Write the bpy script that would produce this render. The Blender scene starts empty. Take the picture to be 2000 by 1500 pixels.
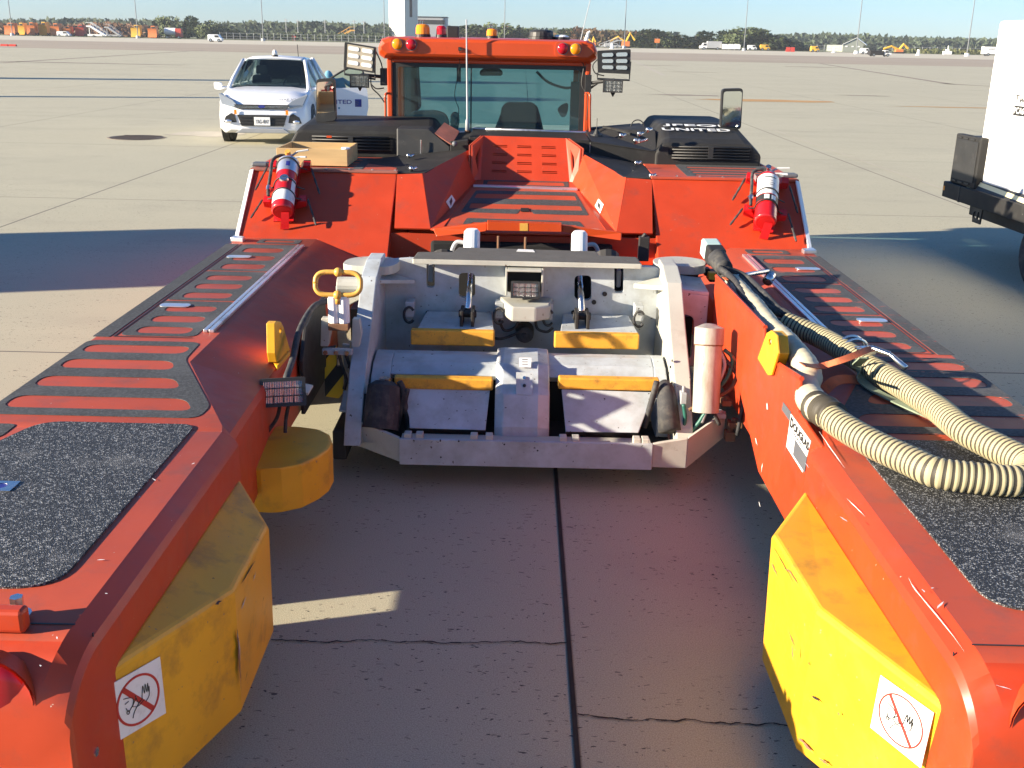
import bpy, bmesh, math, random
from mathutils import Vector, Matrix, geometry
R = random.Random(7)
PI = math.pi
# ---------------------------------------------------------------- camera
F, H, SL, YH, VPX = 2052.0, 2.15, .0206, 77.5, 1022.0
ROLL = math.atan(SL); CR, SR = math.cos(ROLL), math.sin(ROLL)
def deroll(px, py):
    dx, dy = px-1000, py-750
    return dx*CR+dy*SR, -dx*SR+dy*CR
PITCH = math.atan(-deroll(1000, YH)[1]/F)
YAW = math.atan(deroll(VPX, YH+SL*(VPX-1000))[0]*math.cos(PITCH)/F)
RZ = Matrix.Rotation(YAW, 3, 'Z')
CF = RZ @ Vector((0, math.cos(PITCH), -math.sin(PITCH)))
CRT = RZ @ Vector((1, 0, 0))
CDN = RZ @ Vector((0, -math.sin(PITCH), -math.cos(PITCH)))
EYE = Vector((0, 0, H))
def ray(px, py):
    u, v = deroll(px, py)
    return CRT*u + CDN*v + CF*F
def U(px, py, x=None, y=None, z=None):
    "measured photo point to a world point on the stated plane"
    w = ray(px, py)
    t = (z-H)/w.z if z is not None else (y/w.y if y is not None else x/w.x)
    return EYE + w*t
def UP(px, py, P0, N):
    w = ray(px, py)
    return EYE + w*((P0-EYE).dot(N)/w.dot(N))
S = bpy.context.scene
cam = bpy.data.cameras.new('camera'); camo = bpy.data.objects.new('camera', cam)
S.collection.objects.link(camo); S.camera = camo
cam.sensor_width = 36; cam.lens = 36*F/2000; cam.clip_start = .05; cam.clip_end = 9000
right = CRT*CR - CDN*SR; down = CRT*SR + CDN*CR
M3 = Matrix((right, -down, -CF)).transposed()
camo.matrix_world = Matrix.Translation(EYE) @ M3.to_4x4()
# ---------------------------------------------------------------- light
SUN_EL = math.radians(16.2); TOSUN = Vector((-.96, -.28, 0)).normalized()*math.cos(SUN_EL) + Vector((0, 0, math.sin(SUN_EL)))
W = bpy.data.worlds.new('World'); S.world = W; W.use_nodes = True
nt = W.node_tree; bg = nt.nodes['Background']; sky = nt.nodes.new('ShaderNodeTexSky')
sky.sky_type = 'NISHITA'; sky.sun_disc = False; sky.sun_elevation = SUN_EL
sky.sun_rotation = math.atan2(TOSUN.x, TOSUN.y); sky.air_density = 1.0; sky.dust_density = .12; sky.ozone_density = 7.6
nt.links.new(sky.outputs[0], bg.inputs[0]); bg.inputs[1].default_value = .066
sl = bpy.data.lights.new('sun', 'SUN'); sl.energy = 5.0; sl.angle = math.radians(.53); sl.color = (1, .87, .68)
so = bpy.data.objects.new('sun', sl); S.collection.objects.link(so)
so.rotation_euler = TOSUN.to_track_quat('Z', 'Y').to_euler(); so.location = (-20, -6, 12)
S.view_settings.view_transform = 'Standard'; S.view_settings.look = 'None'
S.view_settings.exposure = 1.68; S.view_settings.gamma = 1
S.cycles.max_bounces = 6; S.cycles.transparent_max_bounces = 12
COL = S.collection
# ---------------------------------------------------------------- materials
def newmat(name):
    m = bpy.data.materials.new(name); m.use_nodes = True
    return m, m.node_tree, m.node_tree.nodes['Principled BSDF']
def N(t, kind, **kw):
    n = t.nodes.new('ShaderNode'+kind)
    for k, v in kw.items():
        if k.startswith('i_'): n.inputs[k[2:].replace('_', ' ')].default_value = v
        else: setattr(n, k, v)
    return n
def mixc(t, fac, a, b):
    n = t.nodes.new('ShaderNodeMix'); n.data_type = 'RGBA'
    for s, v in ((0, fac), (6, a), (7, b)):
        if hasattr(v, 'links') or hasattr(v, 'is_linked'): t.links.new(v, n.inputs[s])
        else: n.inputs[s].default_value = v if s == 0 else (*v, 1)
    return n.outputs[2]
def ramp(t, src, lo, hi):
    n = t.nodes.new('ShaderNodeMapRange'); n.inputs[1].default_value = lo; n.inputs[2].default_value = hi
    t.links.new(src, n.inputs[0]); return n.outputs[0]
def coords(t, scale=(1, 1, 1)):
    tc = N(t, 'TexCoord'); mp = N(t, 'Mapping'); mp.inputs['Scale'].default_value = scale
    t.links.new(tc.outputs['Object'], mp.inputs[0]); return mp.outputs[0]
def noise(t, co, scale, detail=4, rough=.55):
    n = N(t, 'TexNoise'); n.inputs['Scale'].default_value = scale; n.inputs['Detail'].default_value = detail
    n.inputs['Roughness'].default_value = rough; t.links.new(co, n.inputs['Vector']); return n.outputs[0]
def paint(name, col, rough=.4, metal=0, var=.12, dirt=0, dirtcol=(.05, .04, .03), chips=0, chipcol=(.5, .45, .4), bump=.02, scale=6, coat=0, rust=0, stretch=(1, 1, 1), spec=None):
    m, t, b = newmat(name); co = coords(t, stretch)
    dark = tuple(c*(1-var) for c in col); lite = tuple(min(1, c*(1+var)) for c in col)
    c = mixc(t, ramp(t, noise(t, co, scale*.5), .3, .7), dark, lite)
    if dirt: c = mixc(t, ramp(t, noise(t, co, scale*1.3, 7, .65), .62-dirt*.25, .85), c, dirtcol)
    if rust: c = mixc(t, ramp(t, noise(t, co, scale*2.1, 8, .7), .72-rust*.2, .80-rust*.15), c, (.16, .055, .02))
    if chips: c = mixc(t, ramp(t, noise(t, co, scale*9, 3, .5), .76-chips*.1, .78-chips*.1), c, chipcol)
    t.links.new(c, b.inputs['Base Color']); b.inputs['Metallic'].default_value = metal
    r = N(t, 'MapRange'); r.inputs[3].default_value = max(.05, rough-.1); r.inputs[4].default_value = min(1, rough+.15)
    t.links.new(noise(t, co, scale*2, 5), r.inputs[0]); t.links.new(r.outputs[0], b.inputs['Roughness'])
    if coat: b.inputs['Coat Weight'].default_value = coat; b.inputs['Coat Roughness'].default_value = .15
    if spec is not None: b.inputs['Specular IOR Level'].default_value = spec
    if bump:
        bp = N(t, 'Bump'); bp.inputs['Strength'].default_value = bump*5; bp.inputs['Distance'].default_value = .004
        t.links.new(noise(t, co, scale*7, 6), bp.inputs['Height']); t.links.new(bp.outputs[0], b.inputs['Normal'])
    return m
M = {}
M['orange'] = paint('orange_paint', (.45, .042, .009), .43, chips=.08, dirt=.32, dirtcol=(.26, .05, .03), var=.10, chipcol=(.6, .45, .35), bump=.008)
M['deck'] = paint('faded_orange_deck_paint', (.44, .064, .024), .55, chips=.15, dirt=.45, var=.1, dirtcol=(.22, .07, .05), bump=.012)
M['cabor'] = paint('orange_cab_paint', (.50, .06, .010), .3, dirt=.05, var=.05, bump=.004)
M['yellow'] = paint('worn_yellow_paint', (.70, .355, .014), .45, chips=.45, dirt=.42, dirtcol=(.25, .13, .03), rust=.12, chipcol=(.3, .18, .1), bump=.02)
M['ybar'] = paint('yellow_pad', (.72, .35, .03), .6, chips=.8, dirt=.5, dirtcol=(.2, .1, .03), chipcol=(.05, .04, .03), scale=14, bump=.03)
M['grey'] = paint('light_grey_enamel', (.45, .485, .50), .42, chips=.7, dirt=.8, dirtcol=(.26, .25, .22), rust=.22, chipcol=(.07, .06, .05), scale=5, bump=.015)
M['greyw'] = paint('off_white_enamel', (.45, .44, .38), .42, chips=.35, dirt=.3, dirtcol=(.3, .26, .2), rust=.3, chipcol=(.12, .08, .05), scale=5)
M['grit'] = paint('grey_grit_strip', (.085, .08, .072), .85, chips=.5, dirt=.3, scale=20, bump=.05, chipcol=(.4, .39, .36))
M['black'] = paint('black_plastic', (.02, .02, .02), .5, var=.2, dirt=.2, dirtcol=(.07, .065, .06), chips=.2, chipcol=(.2, .2, .2), scale=5, bump=.01)
M['hood'] = paint('charcoal_hood', (.022, .0215, .021), .6, var=.15, dirt=.3, dirtcol=(.05, .05, .045), chips=.3, chipcol=(.12, .12, .12), scale=4, bump=.006, spec=.25)
M['dark'] = paint('oily_dark_metal', (.018, .016, .015), .6, var=.4, scale=9)
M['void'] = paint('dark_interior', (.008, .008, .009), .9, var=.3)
M['rubber'] = paint('rubber', (.03, .03, .032), .75, var=.25, dirt=.6, dirtcol=(.13, .12, .1), scale=12)
M['chrome'] = paint('bare_steel', (.62, .62, .62), .25, metal=1, var=.08)
M['alu'] = paint('aluminium_rail', (.75, .75, .77), .32, metal=.85, var=.05, dirt=.2)
M['red'] = paint('red_enamel', (.55, .01, .012), .28, var=.08, coat=.4, bump=.003)
M['white'] = paint('white_paint', (.80, .80, .78), .4, var=.03, dirt=.08, dirtcol=(.55, .53, .48), bump=.004)
M['carwhite'] = paint('white_car_paint', (.80, .81, .83), .2, var=.02, coat=.8, bump=0)
M['sticker'] = paint('sticker_white', (.74, .73, .70), .5, var=.04, dirt=.35, dirtcol=(.45, .42, .38), scale=12, bump=.005)
M['ink'] = paint('ink_black', (.02, .02, .02), .5, bump=0)
M['inkred'] = paint('ink_red', (.45, .03, .02), .5, bump=0)
M['inkblue'] = paint('ink_blue', (.02, .03, .22), .5, bump=0)
M['inkgrey'] = paint('ink_grey', (.10, .105, .115), .5, bump=0)
M['wood'] = paint('pale_plywood', (.55, .37, .17), .7, var=.18, dirt=.2, dirtcol=(.3, .18, .08), scale=3, stretch=(1, 9, 9), bump=.02)
M['rope'] = paint('faded_green_webbing', (.20, .25, .17), .9, var=.3, dirt=.5, dirtcol=(.06, .06, .05), scale=20, bump=.05)
M['strap'] = paint('orange_webbing', (.55, .13, .05), .75, var=.2, dirt=.3, dirtcol=(.2, .08, .05), scale=20, bump=.04)
M['cream'] = paint('cream_hose_fabric', (.36, .315, .185), .65, var=.12, dirt=.45, dirtcol=(.3, .26, .17), scale=9, bump=.02)
M['hoseblk'] = paint('black_hose_rib', (.045, .038, .026), .6, var=.3)
M['duct'] = paint('off_white_duct_fabric', (.46, .42, .30), .6, var=.1, dirt=.4, dirtcol=(.4, .35, .25), scale=8, bump=.06, stretch=(1, 1, 1))
M['green'] = paint('green_hose', (.02, .12, .09), .45, var=.2)
M['tankm'] = paint('stained_tank_paint', (.40, .385, .33), .45, chips=.4, dirt=.9, dirtcol=(.24, .17, .11), rust=.5, scale=4, stretch=(5, 5, .8))
M['teal'] = paint('pale_teal_plastic', (.42, .55, .52), .5, var=.05)
M['tan'] = paint('rusty_brown', (.20, .10, .05), .8, var=.4, scale=14, bump=.05)
M['goldy'] = paint('yellow_tube', (.62, .33, .06), .4, var=.1, dirt=.3, scale=15)
M['seat'] = paint('dark_seat_fabric', (.03, .035, .045), .85, var=.1)
M['rustpad'] = paint('faded_red_board', (.30, .10, .07), .75, var=.2, dirt=.6, dirtcol=(.12, .07, .06), scale=10)
M['yplow'] = paint('plow_yellow', (.75, .42, .04), .5, var=.1); M['oplow'] = paint('plow_orange', (.70, .20, .05), .5, var=.1)
M['rplow'] = paint('plow_red', (.5, .05, .03), .5); M['bgrey'] = paint('equipment_grey', (.35, .36, .37), .5)
M['tower'] = paint('tower_concrete', (.62, .60, .53), .8, var=.04, scale=.3, bump=0); M['shed'] = paint('shed_metal', (.30, .32, .27), .6, var=.05, scale=.3, bump=0)
M['cover'] = paint('iron_cover', (.04, .03, .028), .8, var=.3)
M['mastgrey'] = paint('galvanised_mast', (.16, .17, .18), .6, bump=0)
M['bark'] = paint('bark', (.06, .045, .03), .9, var=.3)
def glass(name, tint, alpha=.0, rough=.03):
    m, t, b = newmat(name); t.nodes.remove(b)
    tr = N(t, 'BsdfTransparent'); tr.inputs[0].default_value = (*tint, 1)
    gl = N(t, 'BsdfGlossy'); gl.inputs['Roughness'].default_value = rough
    fr = N(t, 'Fresnel'); fr.inputs[0].default_value = 1.5
    mx = N(t, 'MixShader'); t.links.new(fr.outputs[0], mx.inputs[0]); t.links.new(tr.outputs[0], mx.inputs[1]); t.links.new(gl.outputs[0], mx.inputs[2])
    last = mx
    if alpha:
        df = N(t, 'BsdfDiffuse'); df.inputs[0].default_value = (*[c*.5 for c in tint], 1)
        m2 = N(t, 'MixShader'); m2.inputs[0].default_value = alpha
        t.links.new(mx.outputs[0], m2.inputs[1]); t.links.new(df.outputs[0], m2.inputs[2]); last = m2
    t.links.new(last.outputs[0], t.nodes['Material Output'].inputs[0]); return m
M['cabglass'] = glass('teal_tinted_glass', (.35, .60, .68), .08)
M['carglass'] = glass('car_glass', (.25, .33, .33), .03); M['clear'] = glass('lens_glass', (.9, .92, .95))
M['doorglass'] = glass('door_glass', (.62, .78, .74), .06)
def simple(name, col, rough, metal=0, trans=0, emis=None):
    m, t, b = newmat(name); b.inputs['Base Color'].default_value = (*col, 1); b.inputs['Roughness'].default_value = rough
    b.inputs['Metallic'].default_value = metal; b.inputs['Transmission Weight'].default_value = trans
    co = coords(t); bp = N(t, 'Bump'); bp.inputs['Strength'].default_value = .05
    t.links.new(noise(t, co, 60), bp.inputs['Height']); t.links.new(bp.outputs[0], b.inputs['Normal']); return m
M['mirror'] = simple('mirror_glass', (.85, .9, .88), .03, 1); M['amber'] = simple('amber_lens', (.85, .25, .01), .12)
M['redlens'] = simple('red_lens', (.40, .008, .015), .12); M['reflector'] = simple('lamp_reflector', (.9, .9, .92), .18, .9)
M['lampwhite'] = simple('lamp_window', (.85, .85, .82), .35)
def lens_grid():
    m, t, b = newmat('ribbed_lamp_lens'); co = coords(t); w = N(t, 'TexWave'); w.inputs['Scale'].default_value = 45
    t.links.new(co, w.inputs[0]); bp = N(t, 'Bump'); bp.inputs['Strength'].default_value = .6; bp.inputs['Distance'].default_value = .004
    t.links.new(w.outputs[1], bp.inputs['Height']); t.links.new(bp.outputs[0], b.inputs['Normal'])
    b.inputs['Base Color'].default_value = (.28, .29, .3, 1); b.inputs['Metallic'].default_value = .8; b.inputs['Roughness'].default_value = .15; return m
M['lens'] = lens_grid(); M['headlamp'] = simple('headlamp_glass', (.30, .33, .35), .12, .2)
def worn_black(name, orange, amount, streak=(1, 1, 1), grain=70, gritcol=(.052, .054, .056), bump=.35, sc=6):
    m, t, b = newmat(name); co = coords(t, streak); co1 = coords(t)
    c = mixc(t, ramp(t, noise(t, co1, grain, 2, .5), .42, .75), tuple(g*.7 for g in gritcol), tuple(g*1.5 for g in gritcol))
    c = mixc(t, ramp(t, noise(t, co1, 2.2, 6, .6), .5, .8), c, tuple(g*2.0 for g in gritcol))
    c = mixc(t, ramp(t, noise(t, co, sc*3, 6, .68), .74-amount, .78-amount), c, orange)
    t.links.new(c, b.inputs['Base Color']); b.inputs['Roughness'].default_value = .8
    bp = N(t, 'Bump'); bp.inputs['Strength'].default_value = bump; bp.inputs['Distance'].default_value = .004
    t.links.new(noise(t, co1, grain*2, 2), bp.inputs['Height']); t.links.new(bp.outputs[0], b.inputs['Normal']); return m
M['antislip'] = worn_black('worn_antislip', (.5, .12, .06), .02)
M['antislipw'] = worn_black('scuffed_antislip', (.42, .09, .05), .13, (1.2, 5, 1), sc=2.2)
def grit_plate():
    m, t, b = newmat('coarse_grit_plate'); co = coords(t)
    v = N(t, 'TexVoronoi'); v.inputs['Scale'].default_value = 230; t.links.new(co, v.inputs['Vector'])
    sp = N(t, 'SeparateColor'); t.links.new(v.outputs['Color'], sp.inputs[0])
    c = mixc(t, ramp(t, sp.outputs[0], .72, 1.0), (.018, .019, .021), (.34, .34, .33))
    c = mixc(t, ramp(t, noise(t, co, 2.6, 8, .68), .56, .80), c, (.20, .195, .185))
    t.links.new(c, b.inputs['Base Color']); b.inputs['Roughness'].default_value = .6
    bp = N(t, 'Bump'); bp.inputs['Strength'].default_value = .7; bp.inputs['Distance'].default_value = .004
    t.links.new(v.outputs['Distance'], bp.inputs['Height']); t.links.new(bp.outputs[0], b.inputs['Normal']); return m
M['gritplate'] = grit_plate()
def hazard(name, ang, sc, a=(.8, .5, .02), bcol=(.02, .02, .02)):
    m, t, b = newmat(name); tc = N(t, 'TexCoord'); mp = N(t, 'Mapping'); mp.inputs['Rotation'].default_value = ang
    t.links.new(tc.outputs['Object'], mp.inputs[0]); w = N(t, 'TexWave'); w.inputs['Scale'].default_value = sc
    t.links.new(mp.outputs[0], w.inputs[0]); t.links.new(mixc(t, ramp(t, w.outputs[1], .48, .52), a, bcol), b.inputs['Base Color'])
    b.inputs['Roughness'].default_value = .5; return m
M['hazard'] = hazard('hazard_stripes', (0, math.radians(-38), 0), 2.6); M['hazard2'] = hazard('hazard_tape', (0, math.radians(25), 0), 4.0, (.75, .68, .4))
def concrete():
    m, t, b = newmat('apron_concrete'); co = coords(t); cs = coords(t, (1, 3.5, 1))
    c = mixc(t, ramp(t, noise(t, coords(t, (.5, 1.6, 1)), .16, 7, .6), .38, .62), (.46, .43, .305), (.53, .495, .35))
    c = mixc(t, ramp(t, noise(t, cs, .7, 6, .6), .35, .75), c, (.48, .45, .32))
    c = mixc(t, ramp(t, noise(t, co, 220, 2), .35, .75), c, (.27, .25, .185))
    c = mixc(t, ramp(t, noise(t, coords(t, (.7, 1.3, 1)), .55, 9, .68), .52, .85), c, (.31, .285, .215))
    v = N(t, 'TexVoronoi'); v.inputs['Scale'].default_value = 60; v.inputs['Randomness'].default_value = 1
    st = coords(t, (.55, 1.5, 1)); wn = N(t, 'TexNoise'); wn.inputs['Scale'].default_value = 30; t.links.new(st, wn.inputs[0])
    ad = N(t, 'VectorMath', operation='MULTIPLY_ADD'); t.links.new(wn.outputs[1], ad.inputs[0]); ad.inputs[1].default_value = (.05, .05, 0); t.links.new(st, ad.inputs[2])
    t.links.new(ad.outputs[0], v.inputs['Vector'])
    sp = N(t, 'SeparateColor'); t.links.new(v.outputs['Color'], sp.inputs[0])
    rad = N(t, 'MapRange'); rad.inputs[1].default_value = .35; rad.inputs[2].default_value = 1; rad.inputs[3].default_value = 0; rad.inputs[4].default_value = .29; t.links.new(sp.outputs[0], rad.inputs[0])
    lt = N(t, 'Math', operation='LESS_THAN'); t.links.new(v.outputs['Distance'], lt.inputs[0]); t.links.new(rad.outputs[0], lt.inputs[1])
    nz = ramp(t, noise(t, co, 1.1, 3), .36, .5); ml = N(t, 'Math', operation='MULTIPLY'); t.links.new(lt.outputs[0], ml.inputs[0]); t.links.new(nz, ml.inputs[1])
    c = mixc(t, ml.outputs[0], c, (.065, .06, .05))
    # joints: a real saw-cut grid 6.15 m x 7.15 m
    tc = N(t, 'TexCoord'); sx = N(t, 'SeparateXYZ'); t.links.new(tc.outputs['Object'], sx.inputs[0])
    for ax, off, per, wd in ((0, .22, 6.15, .007), (1, 7.05, 7.15, .006)):
        a = N(t, 'Math', operation='SUBTRACT'); t.links.new(sx.outputs[ax], a.inputs[0]); a.inputs[1].default_value = off-per*200
        f = N(t, 'Math', operation='PINGPONG'); t.links.new(a.outputs[0], f.inputs[0]); f.inputs[1].default_value = per
        # pingpong mirrors at 'per': distance to nearest multiple of 2*per, so test both ends
        g = N(t, 'Math', operation='MINIMUM'); s1 = N(t, 'Math', operation='SUBTRACT'); s1.inputs[0].default_value = per; t.links.new(f.outputs[0], s1.inputs[1])
        t.links.new(f.outputs[0], g.inputs[0]); t.links.new(s1.outputs[0], g.inputs[1])
        l2 = N(t, 'MapRange'); l2.inputs[1].default_value = wd*2.2; l2.inputs[2].default_value = wd; t.links.new(g.outputs[0], l2.inputs[0])
        c = mixc(t, l2.outputs[0], c, (.085, .075, .065))
    t.links.new(c, b.inputs['Base Color']); b.inputs['Roughness'].default_value = .85
    bp = N(t, 'Bump'); bp.inputs['Strength'].default_value = .6; bp.inputs['Distance'].default_value = .003
    t.links.new(noise(t, co, 160, 3, .7), bp.inputs['Height']); t.links.new(bp.outputs[0], b.inputs['Normal']); return m
M['concrete'] = concrete()
def ground(name, c1, c2, sc, bump=0, st=(1, 1, 1), spots=None):
    m, t, b = newmat(name); co = coords(t, st)
    c = mixc(t, ramp(t, noise(t, co, sc, 6, .6), .35, .68), c1, c2)
    if spots: c = mixc(t, ramp(t, noise(t, co, sc*6, 5, .6), .5, .66), c, spots)
    t.links.new(c, b.inputs['Base Color']); b.inputs['Roughness'].default_value = .92
    if bump:
        bp = N(t, 'Bump'); bp.inputs['Strength'].default_value = bump; t.links.new(noise(t, co, sc*30, 3), bp.inputs['Height']); t.links.new(bp.outputs[0], b.inputs['Normal'])
    return m
M['band'] = ground('taxiway_surface', (.29, .24, .175), (.34, .28, .21), .05); M['pale'] = ground('pale_concrete', (.45, .41, .31), (.51, .46, .35), .05)
M['grassg'] = ground('grass', (.11, .13, .045), (.19, .18, .075), .06); M['tar'] = ground('tar', (.012, .012, .012), (.03, .028, .025), 8)
M['stain'] = ground('stain', (.20, .165, .125), (.27, .23, .18), .6, st=(1, 4, 1)); M['ystain'] = ground('tan_patch', (.46, .28, .10), (.34, .17, .06), 1.2, st=(.4, 3, 1)); M['lightp'] = ground('light_filler', (.45, .41, .33), (.38, .34, .27), 2)
M['soil'] = ground('brown_earth_and_scrub', (.17, .085, .045), (.10, .075, .035), .08, spots=(.07, .075, .03))
def leaf(name, c1, c2):
    m, t, b = newmat(name); co = coords(t); oi = N(t, 'ObjectInfo')
    c = mixc(t, ramp(t, noise(t, co, .9, 3), .35, .65), c1, c2); t.links.new(c, b.inputs['Base Color']); b.inputs['Roughness'].default_value = .8; return m
M['leaf'] = leaf('leaves', (.035, .055, .018), (.095, .12, .04)); M['leafd'] = leaf('dark_leaves', (.02, .035, .014), (.06, .08, .03))
M['paneface'] = paint('panel_face', (.42, .37, .28), .5)
M['leafb'] = leaf('brown_leaves', (.12, .06, .03), (.2, .1, .05)); M['leaff'] = leaf('far_leaves', (.035, .055, .03), (.08, .105, .055))
# ---------------------------------------------------------------- helpers
def link(name, me, parent=None, mats=None, smooth=False, bevel=0, seg=2, ang=35):
    o = bpy.data.objects.new(name, me); COL.objects.link(o)
    if parent is not None: o.parent = parent; o.matrix_parent_inverse = parent_inv(parent)
    for m in (mats if isinstance(mats, (list, tuple)) else [mats]):
        if m is not None: me.materials.append(M[m] if isinstance(m, str) else m)
    if smooth:
        for p in me.polygons: p.use_smooth = True
    if bevel:
        b = o.modifiers.new('bevel', 'BEVEL'); b.width = bevel; b.segments = seg; b.limit_method = 'ANGLE'; b.angle_limit = math.radians(ang)
        b.harden_normals = False
    return o
def basis(q): return Matrix.LocRotScale(q.location, q.rotation_euler, q.scale)
def wm(q): return ((wm(q.parent) @ q.matrix_parent_inverse) if q.parent else Matrix.Identity(4)) @ basis(q)
WORLD = {'aircraft_tug', 'duct_hose', 'power_cable_bundle', 'air_unit_trailer', 'fire_extinguisher', 'green_sling', 'wooden_tray'}   # built in world coordinates
def parent_inv(p):
    q = p
    while q.parent: q = q.parent
    return wm(p).inverted() if q.name.split('.')[0] in WORLD else Matrix.Identity(4)
def thing(name, label, cat, loc=(0, 0, 0), group=None):
    o = bpy.data.objects.new(name, None); COL.objects.link(o); o.empty_display_size = .2; o.location = loc
    return tag(o, label, cat, group)
def tag(o, label=None, cat=None, group=None, kind=None):
    if label: o['label'] = label
    if cat: o['category'] = cat
    if group: o['group'] = group
    if kind: o['kind'] = kind
    return o
class MB:
    def __init__(s): s.v = []; s.f = []; s.m = []
    def add(s, vs, fs, mi=0):
        o = len(s.v); s.v += [tuple(v) for v in vs]
        for f in fs: s.f.append([i+o for i in f]); s.m.append(mi)
        return s
    def box(s, a, b, mi=0, rot=None, piv=None):
        x0, y0, z0 = a; x1, y1, z1 = b
        vs = [Vector(p) for p in ((x0, y0, z0), (x1, y0, z0), (x1, y1, z0), (x0, y1, z0), (x0, y0, z1), (x1, y0, z1), (x1, y1, z1), (x0, y1, z1))]
        if rot is not None:
            c = Vector(piv) if piv else (Vector(a)+Vector(b))/2
            vs = [rot @ (v-c)+c for v in vs]
        return s.add(vs, [(3, 2, 1, 0), (4, 5, 6, 7), (0, 1, 5, 4), (1, 2, 6, 5), (2, 3, 7, 6), (3, 0, 4, 7)], mi)
    def slab(s, pts, th, holes=(), mi=0, mis=None):
        "3-D outline (with holes) given a thickness vector"
        th = Vector(th); pts = [Vector(p) for p in pts]; loops = [pts]+[[Vector(p) for p in h] for h in holes]
        flat = [p for l in loops for p in l]
        tris = geometry.tessellate_polygon(loops); n = len(flat); o = len(s.v)
        s.v += [tuple(p) for p in flat]+[tuple(p+th) for p in flat]
        nr = Vector((0, 0, 0))
        for i in range(len(pts)): nr += pts[i].cross(pts[(i+1) % len(pts)])
        front = nr.dot(th) < 0
        for tr in tris:
            a, b, c = (flat[i] for i in tr); t2 = tr
            if (b-a).cross(c-a).dot(th) > 0: t2 = (tr[0], tr[2], tr[1])
            s.f.append([o+i for i in t2]); s.m.append(mi)
            s.f.append([o+n+i for i in reversed(t2)]); s.m.append(mi)
        k = 0
        for li, l in enumerate(loops):
            m = len(l)
            for i in range(m):
                j = (i+1) % m; q = [o+k+i, o+k+j, o+n+k+j, o+n+k+i]
                s.f.append(q); s.m.append(mi if mis is None else mis)
            k += m
        return s
    def tube(s, pts, r, n=10, mi=0, cap=True, rads=None, mif=None):
        pts = [Vector(p) for p in pts]; o = len(s.v); up = None
        for i, p in enumerate(pts):
            d = (pts[min(i+1, len(pts)-1)]-pts[max(i-1, 0)])
            if d.length < 1e-9: d = Vector((0, 0, 1))
            d.normalize()
            if up is None: up = d.orthogonal().normalized()
            else:
                up = (up-d*up.dot(d)); up = up.normalized() if up.length > 1e-6 else d.orthogonal().normalized()
            sd = d.cross(up); rr = rads[i] if rads else r
            for k in range(n):
                a = 2*PI*k/n; s.v.append(tuple(p+(up*math.cos(a)+sd*math.sin(a))*rr))
        for i in range(len(pts)-1):
            for k in range(n):
                k2 = (k+1) % n; s.f.append([o+i*n+k, o+i*n+k2, o+(i+1)*n+k2, o+(i+1)*n+k]); s.m.append(mif(i) if mif else mi)
        if cap:
            s.f.append([o+k for k in reversed(range(n))]); s.m.append(mi)
            e = o+(len(pts)-1)*n; s.f.append([e+k for k in range(n)]); s.m.append(mi)
        return s
    def cyl(s, a, b, r, r2=None, n=16, mi=0): return s.tube([a, b], r, n, mi, rads=[r, r if r2 is None else r2])
    def sph(s, c, r, n=12, m=8, mi=0, sc=(1, 1, 1)):
        c = Vector(c); o = len(s.v)
        for i in range(m+1):
            t = PI*i/m
            for k in range(n):
                a = 2*PI*k/n; s.v.append((c.x+r*sc[0]*math.sin(t)*math.cos(a), c.y+r*sc[1]*math.sin(t)*math.sin(a), c.z+r*sc[2]*math.cos(t)))
        for i in range(m):
            for k in range(n):
                k2 = (k+1) % n; s.f.append([o+i*n+k, o+(i+1)*n+k, o+(i+1)*n+k2, o+i*n+k2]); s.m.append(mi)
        return s
    def loft(s, secs, cap=True, closed=True, mi=0, mif=None):
        o = len(s.v); n = len(secs[0])
        for c in secs: s.v += [tuple(p) for p in c]
        for i in range(len(secs)-1):
            for k in range(n if closed else n-1):
                k2 = (k+1) % n; s.f.append([o+i*n+k, o+i*n+k2, o+(i+1)*n+k2, o+(i+1)*n+k]); s.m.append(mif(i, k) if mif else mi)
        if cap and closed:
            s.f.append([o+k for k in range(n)]); s.m.append(mi); e = o+(len(secs)-1)*n
            s.f.append([e+k for k in reversed(range(n))]); s.m.append(mi)
        return s
    def build(s, name, mats, parent=None, smooth=False, bevel=0, seg=2, auto=None):
        me = bpy.data.meshes.new(name); me.from_pydata(s.v, [], s.f); me.update()
        bm = bmesh.new(); bm.from_mesh(me)
        bmesh.ops.recalc_face_normals(bm, faces=bm.faces); bm.to_mesh(me); bm.free()
        o = link(name, me, parent, mats, smooth, bevel, seg)
        for p, mi in zip(me.polygons, s.m): p.material_index = mi
        if auto is not None:
            for p in me.polygons: p.use_smooth = True
            try: me.set_sharp_from_angle(angle=math.radians(auto))
            except Exception: pass
        return o
def V(*a): return Vector(a)
def rnd(pts, r, n=5):
    "round the corners of a 3-D polygon"
    pts = [Vector(p) for p in pts]; out = []; m = len(pts)
    for i in range(m):
        a, b, c = pts[i-1], pts[i], pts[(i+1) % m]; rr = r[i] if isinstance(r, (list, tuple)) else r
        d1, d2 = (a-b), (c-b); l = min(rr, d1.length*.48, d2.length*.48)
        if l < 1e-5: out.append(b); continue
        p0 = b+d1.normalized()*l; p1 = b+d2.normalized()*l
        for k in range(n+1):
            t = k/n; out.append(p0*(1-t)**2+b*2*t*(1-t)+p1*t*t)
    return out
def smoothpath(pts, n=8):
    pts = [Vector(p) for p in pts]; P = [pts[0]*2-pts[1]]+pts+[pts[-1]*2-pts[-2]]; out = []
    for i in range(1, len(P)-2):
        for k in range(n):
            t = k/n; a, b, c, d = P[i-1], P[i], P[i+1], P[i+2]
            out.append(.5*((2*b)+(c-a)*t+(2*a-5*b+4*c-d)*t*t+(3*b-a-3*c+d)*t**3))
    out.append(pts[-1]); return out
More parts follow.
